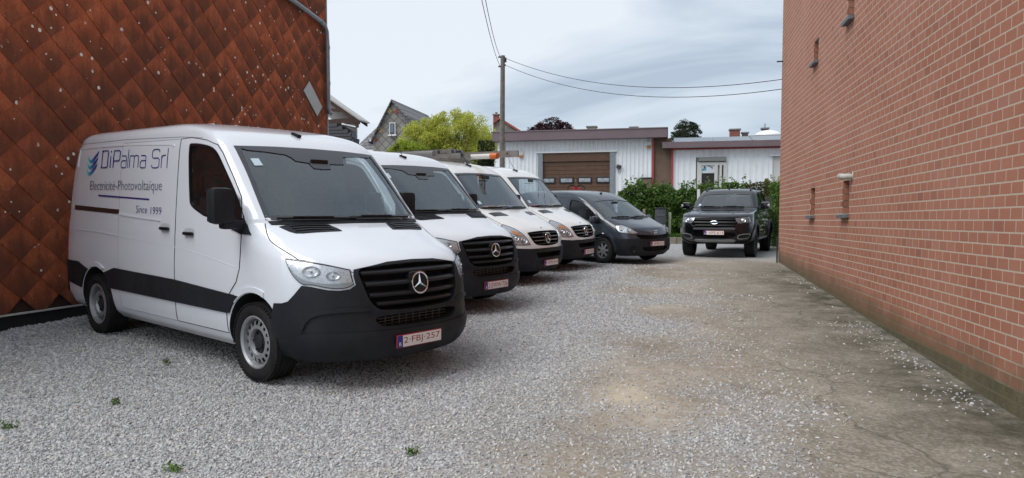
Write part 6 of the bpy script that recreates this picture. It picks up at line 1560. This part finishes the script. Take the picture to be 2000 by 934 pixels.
def small_things():
    p = at_y(1290, 440, HY-1.4); zb = G(p.x, p.y); zt = at_y(1290, 408, HY-1.4).z
    root = empty('litter_bin', (p.x, p.y, zb), 0, 'dark grey metal litter box standing before the big hedge', 'bin'); M_ = mat('bin_grey', (.045, .05, .06), .5, var=.15)
    h = zt-zb; MB().box((0, 0, h*.5), (.40, .36, h), bev=.02).build('casing', M_, root, True); MB().box((0, 0, h+.02), (.44, .40, .05), bev=.012).build('lid', mat('bin_dark', (.025, .027, .03), .5), root, True); MB().box((0, -.185, h*.82), (.30, .02, .07)).build('flap', mat('bin_flap', (.09, .095, .1), .4), root)
    for px, py0, py1, lab, m_ in ((1257.5, 409, 446, 'short weathered stake left of the litter box', mat('stake_wood', (.25, .21, .16), .9)), (1308, 415, 446, 'pale painted stake right of the litter box', mat('stake_pale', (.45, .46, .34), .8)), (1363.5, 370, 440, 'tall white post between the two green hedges', mat('post_white', (.7, .7, .68), .6))):
        q = at_y(px, py1, HY-1.2); zb = G(q.x, q.y)-.1; o = MB().box((q.x, q.y, (zb+at_y(px, py0, HY-1.2).z)/2), (.10, .07, at_y(px, py0, HY-1.2).z-zb), bev=.012).build('wooden_stake', m_); tag(o, lab, 'stake')
    # verge: a low edging of boards, grass behind it
    q0, q1 = at_y(1210, 452, HY-1.9), at_y(1345, 452, HY-1.9); n_ = 6
    root = empty('edging', ((q0.x+q1.x)/2, q0.y, G(0, q0.y)), 0, 'low weathered concrete edging along the foot of the hedge', 'edging'); w = (q1.x-q0.x)/n_
    for i in range(n_): MB().box((-(q1.x-q0.x)/2+(i+.5)*w, 0, .09), (w-.02, .07, .30), bev=.012).build('edging_slab', mat('old_concrete', (.24, .21, .17), .9, var=.25, vscale=6), root)
    rg = np.random.default_rng(3); n_ = 9000; X = rg.uniform(q0.x-.3, q1.x+.5, n_); Y = q0.y+.1+rg.uniform(0, 1.4, n_); P = np.stack([X, Y, np.array([G(a, b) for a, b in zip(X, Y)])+rg.uniform(.02, .34, n_)], 1)
    g = leaf_cloud('verge_grass', P, .13, LEAF_L, None, 1.5, 5, .18); tag(g, 'rough green grass and weeds along the hedge foot', 'grass', kind='stuff')
    # fence boards half hidden at the corner
    root = empty('board_fence', (hx(1512), HY-1.0, G(0, HY)), 0, 'weathered grey board fence end behind the pickup truck', 'fence')
    for i in range(9): MB().box((-.55+i*.14, 0, .35), (.12, .025, .9+.05*math.sin(i*3)), bev=.004).build('fence_board', mat('grey_board', (.20, .18, .16), .9, var=.3, vscale=8), root)
small_things()
hedge('added_hedge', 3.3, 4.2, 25.6, 6.0, G(3.5, 25)-.05, G(3.5, 25)+2.1, LEAF_G, 'added green hedge past the brick corner, mostly out of view', 6000, .11, 15, .2)  # added so the pickup's flank mirrors something dark; mostly hidden by the corner

# ------------------------------------------------------------------ houses and trees further back
def canopy():
    y = 21.0; q = lambda px, py, d=0: at_y(px, py, y+d); DW = mat('dark_timber', (.065, .035, .027), .7, var=.25, vscale=6); org = q(640, 300)
    root = empty('slate_outbuilding', (org.x, y, G(org.x, y)), 0, 'dark slate-clad outbuilding with timber canopy behind the tiled building', 'building'); o_ = Vector((org.x, y, G(org.x, y)))
    S_ = NT('dark_slate'); p = S_.pos(); sx = S_.n('ShaderNodeSeparateXYZ'); S_.l(p, sx.inputs[0]); S_.rgb(S_.mix(S_.noise(p, 6., 4), (.028, .030, .038), (.055, .058, .07))); S_.b.inputs['Roughness'].default_value = .5
    # shingle courses as real steps: each course a thin tilted board
    out = [(600, 234), (658, 241), (684, 256), (687, 268), (692, 270), (690, 284), (690, 420), (600, 420)]
    P = [q(*a) for a in out]; z = max(p.z for p in P)
    MB().prism(list(range(len(P))), lambda i, e_: tuple(P[i]-o_+Vector((0, .35*e_+.05, 0)))).build('wall', S_.m, root, fix=True)
    k = 0; zc = P[1].z
    while zc > o_.z and k < 60:
        # course ends follow the outline
        def xr(zv):
            pr = P[1:7]
            for a, b in zip(pr[:-1], pr[1:]):
                if (a.z-zv)*(b.z-zv) <= 0 and abs(a.z-b.z) > 1e-6: return a.x+(b.x-a.x)*(zv-a.z)/(b.z-a.z)
            return pr[-1].x
        x1 = min(xr(zc), xr(zc-.10)); x0 = P[0].x
        if x1-x0 > .1: MB().box(Vector(((x0+x1)/2, y+.02, zc-.05))-o_, (x1-x0, .03, .11), rot=(-.14, 0, 0)).build('slate_course', S_.m, root)
        zc -= .10; k += 1
    # canopy: pale underside, dark rafters and tie, gutter
    a, b, c = q(641, 190), q(703, 233), q(641, 240)
    th = Vector((0, 0, -.07))
    def slab(A, B, d0, d1, t, m, nm): 
        mm = MB(); mm.add([A-o_+Vector((0, d0, 0)), B-o_+Vector((0, d0, 0)), B-o_+Vector((0, d1, 0)), A-o_+Vector((0, d1, 0)), A-o_+Vector((0, d0, -t)), B-o_+Vector((0, d0, -t)), B-o_+Vector((0, d1, -t)), A-o_+Vector((0, d1, -t))], [(0, 1, 2, 3), (4, 7, 6, 5), (0, 4, 5, 1), (1, 5, 6, 2), (2, 6, 7, 3), (3, 7, 4, 0)]); return mm.build(nm, m, root, fix=True)
    A2 = a+(a-b)*.8
    slab(A2, b, 0, .75, .05, mat('canopy_sheet', (.42, .41, .39), .5), 'canopy_roof')
    for d in (.03, .6): slab(A2+Vector((0, 0, -.055)), b+Vector((0, 0, -.055))+Vector((-.05, 0, .03)), d, d+.1, .12, DW, 'rafter')
    slab(q(630, 234), q(697, 229), .04, .16, .16, DW, 'tie_beam'); slab(q(625, 212), q(664, 211), .04, .14, .09, DW, 'collar_beam')
    MB().box(q(694, 240)-o_+Vector((0, .1, 0)), (.1, .1, .26)).build('bracket', DW, root)
    MB().tube([q(668, 243)-o_+Vector((0, .0, 0)), q(695, 249)-o_+Vector((0, .0, 0))], .045, 8).build('gutter', mat('zinc', (.24, .26, .28), .42, .6), root, True)
    slab(q(600, 160), q(676, 216), .76, .82, .75, mat('pale_board', (.55, .54, .52), .7), 'back_panel')
    return root
canopy()
def gable_house():
    y = 46.0; q = lambda px, py, d=0: at_y(px, py, y+d); o_ = Vector((q(766, 300).x, y, G(0, y))); root = empty('gabled_house', o_, 0, 'old house with grey diamond-slated gable and small dark window', 'house')
    t = NT('gable_slates'); p = t.pos(); sx = t.n('ShaderNodeSeparateXYZ'); t.l(p, sx.inputs[0]); cb_ = t.n('ShaderNodeCombineXYZ'); t.l(sx.outputs[0], cb_.inputs[0]); t.l(sx.outputs[2], cb_.inputs[1])
    rot = t.mapping(cb_.outputs[0], (1, 1, 1), (0, 0, 0), (0, 0, R(45))); br = t.n('ShaderNodeTexBrick', offset=0.0, i_Scale=1.0); br.inputs['Brick Width'].default_value = .42; br.inputs['Row Height'].default_value = .42; br.inputs['Mortar Size'].default_value = .03
    br.inputs['Color1'].default_value = (.23, .22, .20, 1); br.inputs['Color2'].default_value = (.31, .30, .27, 1); br.inputs['Mortar'].default_value = (.10, .098, .09, 1); t.l(rot, br.inputs['Vector'])
    t.rgb(t.mix(t.ramp(t.noise(p, 1.4, 5), [(.35, (.5,)*3), (.65, (0,)*3)]), br.outputs[0], (.16, .15, .135))); t.b.inputs['Roughness'].default_value = .9
    ROOF = NT('roof_slates'); p = ROOF.pos(); b2 = ROOF.n('ShaderNodeTexBrick', i_Scale=1.0); b2.inputs['Brick Width'].default_value = .35; b2.inputs['Row Height'].default_value = .22; b2.inputs['Mortar Size'].default_value = .02
    b2.inputs['Color1'].default_value = (.13, .13, .135, 1); b2.inputs['Color2'].default_value = (.20, .20, .20, 1); b2.inputs['Mortar'].default_value = (.05, .05, .055, 1); sx = ROOF.n('ShaderNodeSeparateXYZ'); ROOF.l(p, sx.inputs[0]); cb_ = ROOF.n('ShaderNodeCombineXYZ'); ROOF.l(sx.outputs[0], cb_.inputs[0]); ROOF.l(sx.outputs[2], cb_.inputs[1]); ROOF.l(cb_.outputs[0], b2.inputs['Vector']); ROOF.rgb(b2.outputs[0]); ROOF.b.inputs['Roughness'].default_value = .8
    G_ = [(767, 200), (752, 229), (738, 258), (729, 274), (727, 430), (820, 430), (818, 262), (800, 236), (785, 219), (775, 209)]
    P = [q(*a)-o_ for a in G_]; MB().prism(list(range(len(P))), lambda i, e_: tuple(P[i]+Vector((0, e_*7, 0)))).build('wall', t.m, root, fix=True)
    def strip(pts, th, nm, m, d0=-.25, d1=7.3):
        mm = MB()
        for a, b in zip(pts[:-1], pts[1:]):
            A, B_ = q(*a)-o_, q(*b)-o_; mm.add([A+Vector((0, d0, th)), B_+Vector((0, d0, th)), B_+Vector((0, d1, th)), A+Vector((0, d1, th)), A+Vector((0, d0, 0)), B_+Vector((0, d0, 0)), B_+Vector((0, d1, 0)), A+Vector((0, d1, 0))], [(0, 1, 2, 3), (4, 7, 6, 5), (0, 4, 5, 1), (2, 6, 7, 3), (1, 5, 6, 2), (3, 7, 4, 0)])
        return mm.build(nm, m, root)
    rf = strip([(727, 277), (752, 228), (767, 198.5), (775, 208), (785, 218), (802, 234), (820, 262)], .12, 'roof', ROOF.m)
    # slate-hung shoulder beside the gable
    S = [(775, 209), (802, 229), (803, 300), (791, 300), (789, 240)]; MB().prism(list(range(5)), lambda i, e_: tuple(q(*S[i])-o_+Vector((0, -.12+e_*.1, 0)))).build('slate_shoulder', ROOF.m, root, fix=True)
    W_ = q(767.5, 252)-o_; w = MB().box(W_+Vector((0, -.06, 0)), (.42, .12, .82)).build('window', mat('white_frame', (.70, .70, .68), .45), root); MB().box(W_+Vector((0, -.13, .0)), (.30, .03, .70)).build('window_sash', mat('sash_dark', (.02, .022, .03), .4), w); MB().box(W_+Vector((0, -.15, .02)), (.22, .01, .56)).build('pane', mat('blue_pane', (.12, .16, .22), .1), w); MB().box(W_+Vector((0, -.12, -.44)), (.56, .2, .07)).build('sill', mat('white_frame', (.70, .70, .68), .45), w)
    for px, py, s_, m_ in ((761, 217, .30, mat('ochre_slate', (.42, .30, .14), .85)), (775, 218, .26, mat('red_slate', (.27, .075, .05), .85)), (740, 252, .26, mat('ochre_slate', (.42, .30, .14), .85)), (743, 256, .22, mat('ochre_slate', (.42, .30, .14), .85)), (733, 272.5, .24, mat('red_slate', (.27, .075, .05), .85))):
        MB().box(q(px, py)-o_+Vector((0, -.03, 0)), (s_, .05, s_), rot=(0, R(45), 0)).build('coloured_slate', m_, root)
    MB().box(q(810, 240)-o_+Vector((0, 2.5, -.4)), (.42, .5, 1.6)).build('chimney', mat('chimney_slate', (.16, .16, .165), .8), rf); MB().tube([q(810.5, 232)-o_+Vector((0, 2.5, 0)), q(810.5, 224)-o_+Vector((0, 2.5, 0))], .07, 8).build('chimney_pot', mat('pot_grey', (.2, .2, .2), .8), rf)
    # lower wing with a roof light
    A = [q(710, 237.5)-o_, q(744, 237.5)-o_, q(744, 292)-o_, q(686, 292)-o_]; mm = MB(); mm.add([A[0]+Vector((0, 2.5, 0)), A[1]+Vector((0, 2.5, 0)), A[2]+Vector((0, .3, 0)), A[3]+Vector((0, .3, 0)), A[0]+Vector((0, 6, -1.5)), A[1]+Vector((0, 6, -1.5))], [(0, 3, 2, 1), (0, 1, 5, 4)]); wr = mm.build('wing_roof', ROOF.m, root)
    MB().box((A[3]+A[2])/2+Vector((.2, 2.2, -1.3)), (1.5, 3.4, 2.5)).build('wing_wall', t.m, root)
    L_ = q(717, 273)-o_; s_ = MB().box(L_+Vector((0, .85, .0)), (.44, .08, .34), rot=(-.9, 0, 0)).build('roof_light', mat('sash_dark', (.02, .022, .03), .4), wr); MB().box(L_+Vector((0, .82, .03)), (.32, .06, .24), rot=(-.9, 0, 0)).build('pane', mat('sky_pane', (.45, .5, .55), .1), s_)
gable_house()
def red_roof_house():
    y = 50.0; q = lambda px, py: at_y(px, py, y); o_ = Vector((q(985, 300).x, y, 1.3)); root = empty('red_roofed_house', o_, 0, 'house gable with red tile verge and brick chimney behind the pole', 'house')
    Pp = [(966, 262), (966, 240), (978, 235), (1014, 259), (1014, 300), (966, 300)]; P = [q(*a)-o_ for a in Pp]; MB().prism(list(range(6)), lambda i, e_: tuple(P[i]+Vector((0, e_*6, 0)))).build('wall', mat('grey_render', (.20, .185, .165), .9, var=.35, vscale=1.2), root, fix=True)
    RT = mat('red_tile', (.27, .075, .05), .8, var=.2, vscale=9); mm = MB()
    for a, b in (((964, 243), (976, 233.5)), ((976, 233.5), (1016, 259))):
        A, B_ = q(*a)-o_, q(*b)-o_; mm.add([A+Vector((0, -.2, .14)), B_+Vector((0, -.2, .14)), B_+Vector((0, 6.2, .14)), A+Vector((0, 6.2, .14)), A+Vector((0, -.2, 0)), B_+Vector((0, -.2, 0)), B_+Vector((0, 6.2, 0)), A+Vector((0, 6.2, 0))], [(0, 1, 2, 3), (4, 7, 6, 5), (0, 4, 5, 1), (2, 6, 7, 3), (1, 5, 6, 2), (3, 7, 4, 0)])
    rf = mm.build('roof', RT, root)
    c = q(965.5, 231)-o_; MB().box(c+Vector((0, .6, -.3)), (.36, .4, 1.2)).build('chimney', mat('chimney_brick', (.20, .075, .055), .85, var=.3, vscale=12), rf); MB().box(c+Vector((0, .6, .32)), (.46, .5, .08)).build('chimney_cap', mat('pot_grey', (.2, .2, .2), .8), rf); MB().tube([c+Vector((0, .6, .3)), c+Vector((0, .6, .5))], .08, 8).build('chimney_pot', RT, rf)
red_roof_house()
def chimneys():
    # roofs and chimneys that just show over the annex and the workshop
    for (px, py, w, y, lab, m_) in ((1156, 249, .75, 60, 'squat grey chimney showing above the workshop fascia, left one', mat('chimney_grey', (.26, .24, .19), .9, var=.2)), (1238, 250, .62, 60, 'short brown chimney above the workshop fascia, right one', mat('chimney_brown', (.15, .085, .06), .9, var=.2)),
        (1435, 254.5, .72, 58, 'red brick chimney rising behind the solar roof', mat('chimney_brick', (.20, .075, .055), .85, var=.3, vscale=12)), (1455, 260.5, .42, 58, 'small dark chimney right of the red brick chimney', mat('chimney_dark', (.10, .085, .085), .9)), (1494, 252, .46, 58, 'slim chimney with a vane beside the white dome', mat('chimney_dark', (.10, .085, .085), .9))):
        c = at_y(px, py, y); root = empty('chimney', (c.x, y, c.z-3), 0, lab, 'chimney', 'chimneys on the skyline')
        MB().box((0, 0, 1.5), (w, w, 3.0)).build('stack', m_, root); MB().box((0, 0, 3.03), (w+.14, w+.14, .09)).build('cap', mat('pot_grey', (.2, .2, .2), .8), root)
        if px == 1494: MB().tube([(0, 0, 3.05), (0, 0, 3.4)], .03, 6).build('vane', DARKP, root)
    c = at_y(1500, 266, 56); rt_ = empty('dome_rooflight', (c.x, 56, c.z), 0, 'white domed roof light above the solar roof', 'roof light')
    m = MB(); m.lathe([(.95*math.cos(a), .42*math.sin(a)) for a in np.linspace(0, 1.57, 8)], 24, 'z'); m.build('dome', mat('opal', (.78, .79, .8), .3), rt_, True); MB().box((0, 0, -.3), (2.0, 2.0, .6)).build('kerb', mat('grey_trim', (.30, .31, .32), .55), rt_)
    c = at_y(1475, 262, 62); rt_ = empty('distant_roof', (c.x, 62, c.z-2.5), 0, 'dark tiled roof ridge on the skyline left of the dome', 'house'); w = 1.6
    m = MB(); m.add([(-w, 0, 1.4), (w*1.6, 0, 1.4), (w*1.3, 1.5, 2.55), (-w*.4, 1.5, 2.55), (-w, 3, 1.4), (w*1.6, 3, 1.4)], [(0, 1, 2, 3), (3, 2, 5, 4), (0, 3, 4), (1, 5, 2)]); m.build('roof', mat('dark_tile', (.10, .075, .075), .85, var=.2), rt_); MB().box((.4, 1.5, -.6), (4, 2.8, 3.9)).build('wall', mat('grey_render', (.20, .185, .165), .9), rt_)
chimneys()
MAPLE = leaf_mat('leaf_spring', [(.36, .39, .05), (.50, .53, .08), (.60, .62, .13), (.68, .68, .22)], .5); BUSHG = leaf_mat('leaf_fresh', [(.20, .27, .025), (.30, .38, .04), (.40, .47, .07)], .5); PURP = leaf_mat('leaf_purple', [(.022, .006, .010), (.045, .010, .018), (.075, .018, .028)], .3); PINE = leaf_mat('leaf_pine', [(.016, .030, .014), (.030, .050, .022), (.05, .075, .035)], .15); CONI = leaf_mat('leaf_conifer', [(.008, .020, .007), (.015, .032, .010), (.024, .045, .016)], .15)
TY = 40.0
def tp(px, py, y=TY): return at_y(px, py, y)
def T3(px, y=TY): return (tp(px, 430, y).x, y, G(0, y))
_c = tp(893, 268); tree('spring_tree', T3(893), (_c.x, TY, _c.z), (1.95, 1.5, 1.5), MAPLE, 'tall yellow-green tree in fresh leaf behind the vans', 'tree', 190, 150, .42, .095, 21, .12, group='trees behind the vans')
_c = tp(836, 280); tree('spring_tree', T3(836), (_c.x, TY-.6, _c.z), (1.45, 1.1, 1.2), MAPLE, 'yellow-green tree nearer the slated house', 'tree', 120, 150, .40, .095, 22, .1, group='trees behind the vans')
_c = tp(943, 282); tree('spring_tree', T3(943, TY+2), (_c.x*1.05, TY+2, _c.z), (.85, 1.0, 1.3), MAPLE, 'narrow yellow-green tree beside the dark conifer', 'tree', 75, 150, .40, .095, 23, .09, group='trees behind the vans')
_c = tp(800, 297, 37); tree('green_bush', T3(800, 37), (_c.x, 37, _c.z-.2), (1.25, 1.0, .72), BUSHG, 'fresh green bush in front of the slated gable', 'bush', 120, 120, .26, .11, 24, .06)
_a, _b = tp(933, 290, 34.5), tp(966, 290, 34.5); hedge('conifer_hedge', _a.x, _b.x, 34.6, 1.0, G(0, 34), tp(950, 274, 34.5).z, CONI, 'dark conifer clipped square against the workshop wall', 9000, .07, 31, .06, flat=True)
_c = tp(1079, 262, 52); tree('copper_tree', T3(1079, 52), (_c.x, 52, _c.z-.3), (1.8, 1.4, 1.35), PURP, 'dark purple-leaved tree rising above the workshop roof', 'tree', 240, 80, .28, .11, 41, .12)
_c = tp(1340, 262, 62); tree('pine_tree', T3(1340, 62), (_c.x, 62, _c.z), (1.25, 1.1, 1.05), PINE, 'round-topped dark pine tree above the annex roof', 'tree', 150, 90, .25, .10, 42, .12)
# ------------------------------------------------------------------ parked vehicles
WP = paint_mat('white_paint', (.75, .79, .85), rough=.18, coat=.8, dirt=.09); WP2 = paint_mat('white_paint_dusty', (.74, .77, .82), dirt=.15); CP = paint_mat('cream_paint', (.79, .795, .785), dirt=.12)
GP = paint_mat('grey_paint', (.024, .034, .050), rough=.2, coat=.6, dirt=.05); KP = paint_mat('black_paint', (.003, .003, .005), rough=.12, coat=.45, dirt=.012)
def put(o, x, y, yaw, dz=0.0, wb=3.3):
    d = Vector((math.cos(yaw), math.sin(yaw))); n_ = Vector((-d.y, d.x)); h = lambda a, b: G(x+d.x*a+n_.x*b, y+d.y*a+n_.y*b)
    f = (h(0, -.8)+h(0, .8))/2; r_ = (h(-wb, -.8)+h(-wb, .8))/2; sl = (f-r_)/wb; rl = ((h(0, .8)-h(0, -.8))+(h(-wb, .8)-h(-wb, -.8)))/3.2
    o.location = (x, y, f+dz); o.rotation_euler = (math.atan(rl), -math.atan(sl), yaw); bpy.context.view_layer.update()
v1 = van907(WP, '2·FBJ·257', True); put(v1, -2.989, 6.461, R(-27.3), .004)
tag(v1, 'nearest white van with blue company lettering on its side', 'van', 'vans parked in a row')
v2 = van907(WP2, '2·EWW·736', False); put(v2, -3.234, 10.289, R(-25.1), .004)
tag(v2, 'second white van with dark bumper, behind the lettered one', 'van', 'vans parked in a row')
v3 = van906(CP, '1·DFJ·616'); put(v3, -3.064, 13.623, R(-19.7), .004, 3.6)
tag(v3, 'older cream-white van carrying ladder and pipes on its roof', 'van', 'vans parked in a row')
v4 = van906(CP, '1·ETH·502'); put(v4, -2.672, 16.373, R(-17.5), .004, 3.6)
tag(v4, 'older cream-white van parked next to the small grey van', 'van', 'vans parked in a row')
sv = small_van(GP, '1·XVR·211'); put(sv, -.977, 18.196, R(-37.3), .004, 2.7)
tag(sv, 'small dark grey van with silver wheel trims at the end of the row', 'van')
pk = pickup(KP, '1·VPS·613'); put(pk, 1.387, 20.289, R(-103.5), .004, 3.2)
tag(pk, 'glossy black double-cab pickup truck facing the camera near the brick corner', 'pickup truck')
# ------------------------------------------------------------------ roof load of the older van, papers on the dashboards
def on_van(o, van, loc=(0, 0, 0), rz=0.0):
    if van is v3 and loc[2] < 1: loc = (loc[0], loc[1], loc[2]-.085)
    o.matrix_world = van.matrix_world @ Matrix.Translation(loc) @ Euler((0, 0, rz)).to_matrix().to_4x4(); return o
ALU = mat('aluminium', (.30, .29, .27), .5, .5, var=.2, vscale=8)
def cargo():
    rk = empty('roof_rack'); tag(rk, 'grey metal roof rack fixed on the older van', 'roof rack')
    for x in (-1.3, -2.6, -3.9): MB().box((x, 0, 2.42), (.05, 1.5, .05)).build('cross_bar', ALU, rk); [MB().box((x, s_*.66, 2.35), (.05, .04, .16)).build('rack_foot', ALU, rk) for s_ in (-1, 1)]
    on_van(rk, v3)
    ld = empty('ladder'); tag(ld, 'folded aluminium ladder lying on the roof rack', 'ladder')
    for y in (0, .34): MB().box((-2.6, y, 2.50), (3.0, .03, .10)).build('stile', ALU, ld)
    for y in (0.04, .30): MB().box((-2.45, y, 2.60), (2.4, .03, .08)).build('stile', ALU, ld)
    for i in range(9): MB().tube([(-1.3-i*.32, 0, 2.5), (-1.3-i*.32, .34, 2.5)], .016, 8).build('rung', ALU, ld)
    for i in range(3): MB().box((-1.3-i*.35, .17, 2.56), (.035, .36, .12), bev=.01).build('ladder_clamp', mat('clamp_blue', (.04, .05, .10), .5), ld)
    on_van(ld, v3, (.05, .05, 0))
    o = MB().tube([(-4.6, -.28, 2.53), (-1.45, -.28, 2.53)], .062, 16).build('grey_pipe', mat('pvc_grey', (.22, .22, .225), .5), None, True, 40); tag(o, 'thick grey plastic pipe on the roof rack, left of the ladder', 'pipe'); on_van(o, v3)
    wp = empty('white_pipe'); tag(wp, 'white storage tube with orange end cap on the roof rack', 'pipe')
    MB().tube([(-3.6, .56, 2.50), (-.62, .56, 2.50)], .052, 16).build('tube', mat('pvc_white', (.62, .61, .58), .45), wp, True, 40); MB().tube([(-.66, .56, 2.50), (-.50, .56, 2.50)], .062, 16).build('end_cap', mat('cap_orange', (.62, .15, .03), .45), wp, True, 40)
    on_van(wp, v3)
    pl = MB().box((-1.4, .70, 2.54), (2.6, .04, .13)); 
    o = pl.build('aluminium_plank', ALU); [None]; tag(o, 'drilled aluminium plank on edge at the far side of the roof rack', 'plank'); on_van(o, v3)
    for i in range(6):
        h = MB().tube([(-.35-i*.35, .676, 2.55), (-.35-i*.35, .682, 2.55)], .018, 10).build('drilled_hole', VOID, o)
    # clutter behind the older windscreens
    for van, items in ((v3, (((.0, -.05), 'white', 'white sheet of paper on the dashboard of the ladder van'), ((-.02, -.35), 'orange', 'crumpled orange cloth on the dashboard of the ladder van'), ((.0, .35), 'blue', 'blue folder lying on the dashboard of the ladder van'))),
                       (v4, (((.0, .05), 'white', 'white sheet of paper on the dashboard of the last white van'), ((.0, .45), 'tan', 'tan work gloves heaped on the dashboard of the last white van'), ((-.02, -.35), 'blue', 'blue jacket bundled on the dashboard of the last white van'), ((.0, -.62), 'red', 'red cloth in the dashboard corner of the last white van')))):
        for (x, y), c, lab in items:
            colr = {'white': (.75, .76, .78), 'orange': (.55, .18, .06), 'blue': (.10, .16, .34), 'tan': (.50, .36, .22), 'red': (.40, .06, .05)}[c]
            m_ = mat('item_'+c, colr, .8, var=.15, vscale=20)
            if c == 'white': o = MB().box((0, 0, 0), (.22, .34, .012), rot=(0, -.25, 0)).build('paper_sheet', m_)
            else:
                bm = bmesh.new(); bmesh.ops.create_icosphere(bm, subdivisions=3, radius=1.)
                for v in bm.verts: v.co += v.co.normalized()*noise.noise(v.co*2.3+Vector((x*9, y*7, 0)))*.5; v.co = Vector((v.co.x*.10, v.co.y*.17, v.co.z*.045))
                me = bpy.data.meshes.new('b'); bm.to_mesh(me); bm.free(); me.materials.append(m_); me.polygons.foreach_set('use_smooth', [True]*len(me.polygons)); o = link(bpy.data.objects.new('cloth_bundle' if c != 'tan' else 'glove_bundle', me))
            tag(o, lab, {'white': 'paper', 'orange': 'cloth', 'blue': 'cloth', 'tan': 'gloves', 'red': 'cloth'}[c]); on_van(o, van, (x-.06, y, 1.385 if c != 'white' else 1.40), y)
cargo()
# paving litter: weeds and a few leaves on the gravel
def weeds():
    n_ = 0
    for px, py, s_, lab in ((325, 712, .05, 'small green weed tuft in the gravel nearest the front wheel'), (335, 921, .085, 'bright green weed at the bottom edge of the gravel'), (225, 792, .05, 'small weed tuft in the gravel left of the front wheel'), (12, 838, .10, 'dark green weed at the left edge of the gravel'), (805, 890, .05, 'sparse weed in the gravel near the bottom centre')):
        d = ray(px, py); t_ = 4.
        for _ in range(30):
            p = Vector((0, 0, CAM_H))+d*t_; t_ += (p.z-G(p.x, p.y))/.3*.5 if p.z > G(p.x, p.y) else -(G(p.x, p.y)-p.z)/.3*.5
        p = Vector((0, 0, CAM_H))+d*t_; rg = np.random.default_rng(int(px)); k = 42; P = rg.normal(size=(k, 3))*np.array([s_*.42, s_*.3, 0]); P[:, 2] = rg.uniform(.012, .05, k)
        o = leaf_cloud('weed', P, .035, LEAF_L if px != 12 else LEAF_G, None, .9, int(px), .35); o.location = (p.x, p.y, G(p.x, p.y)); tag(o, lab, 'weed', 'weeds in the gravel')
weeds()
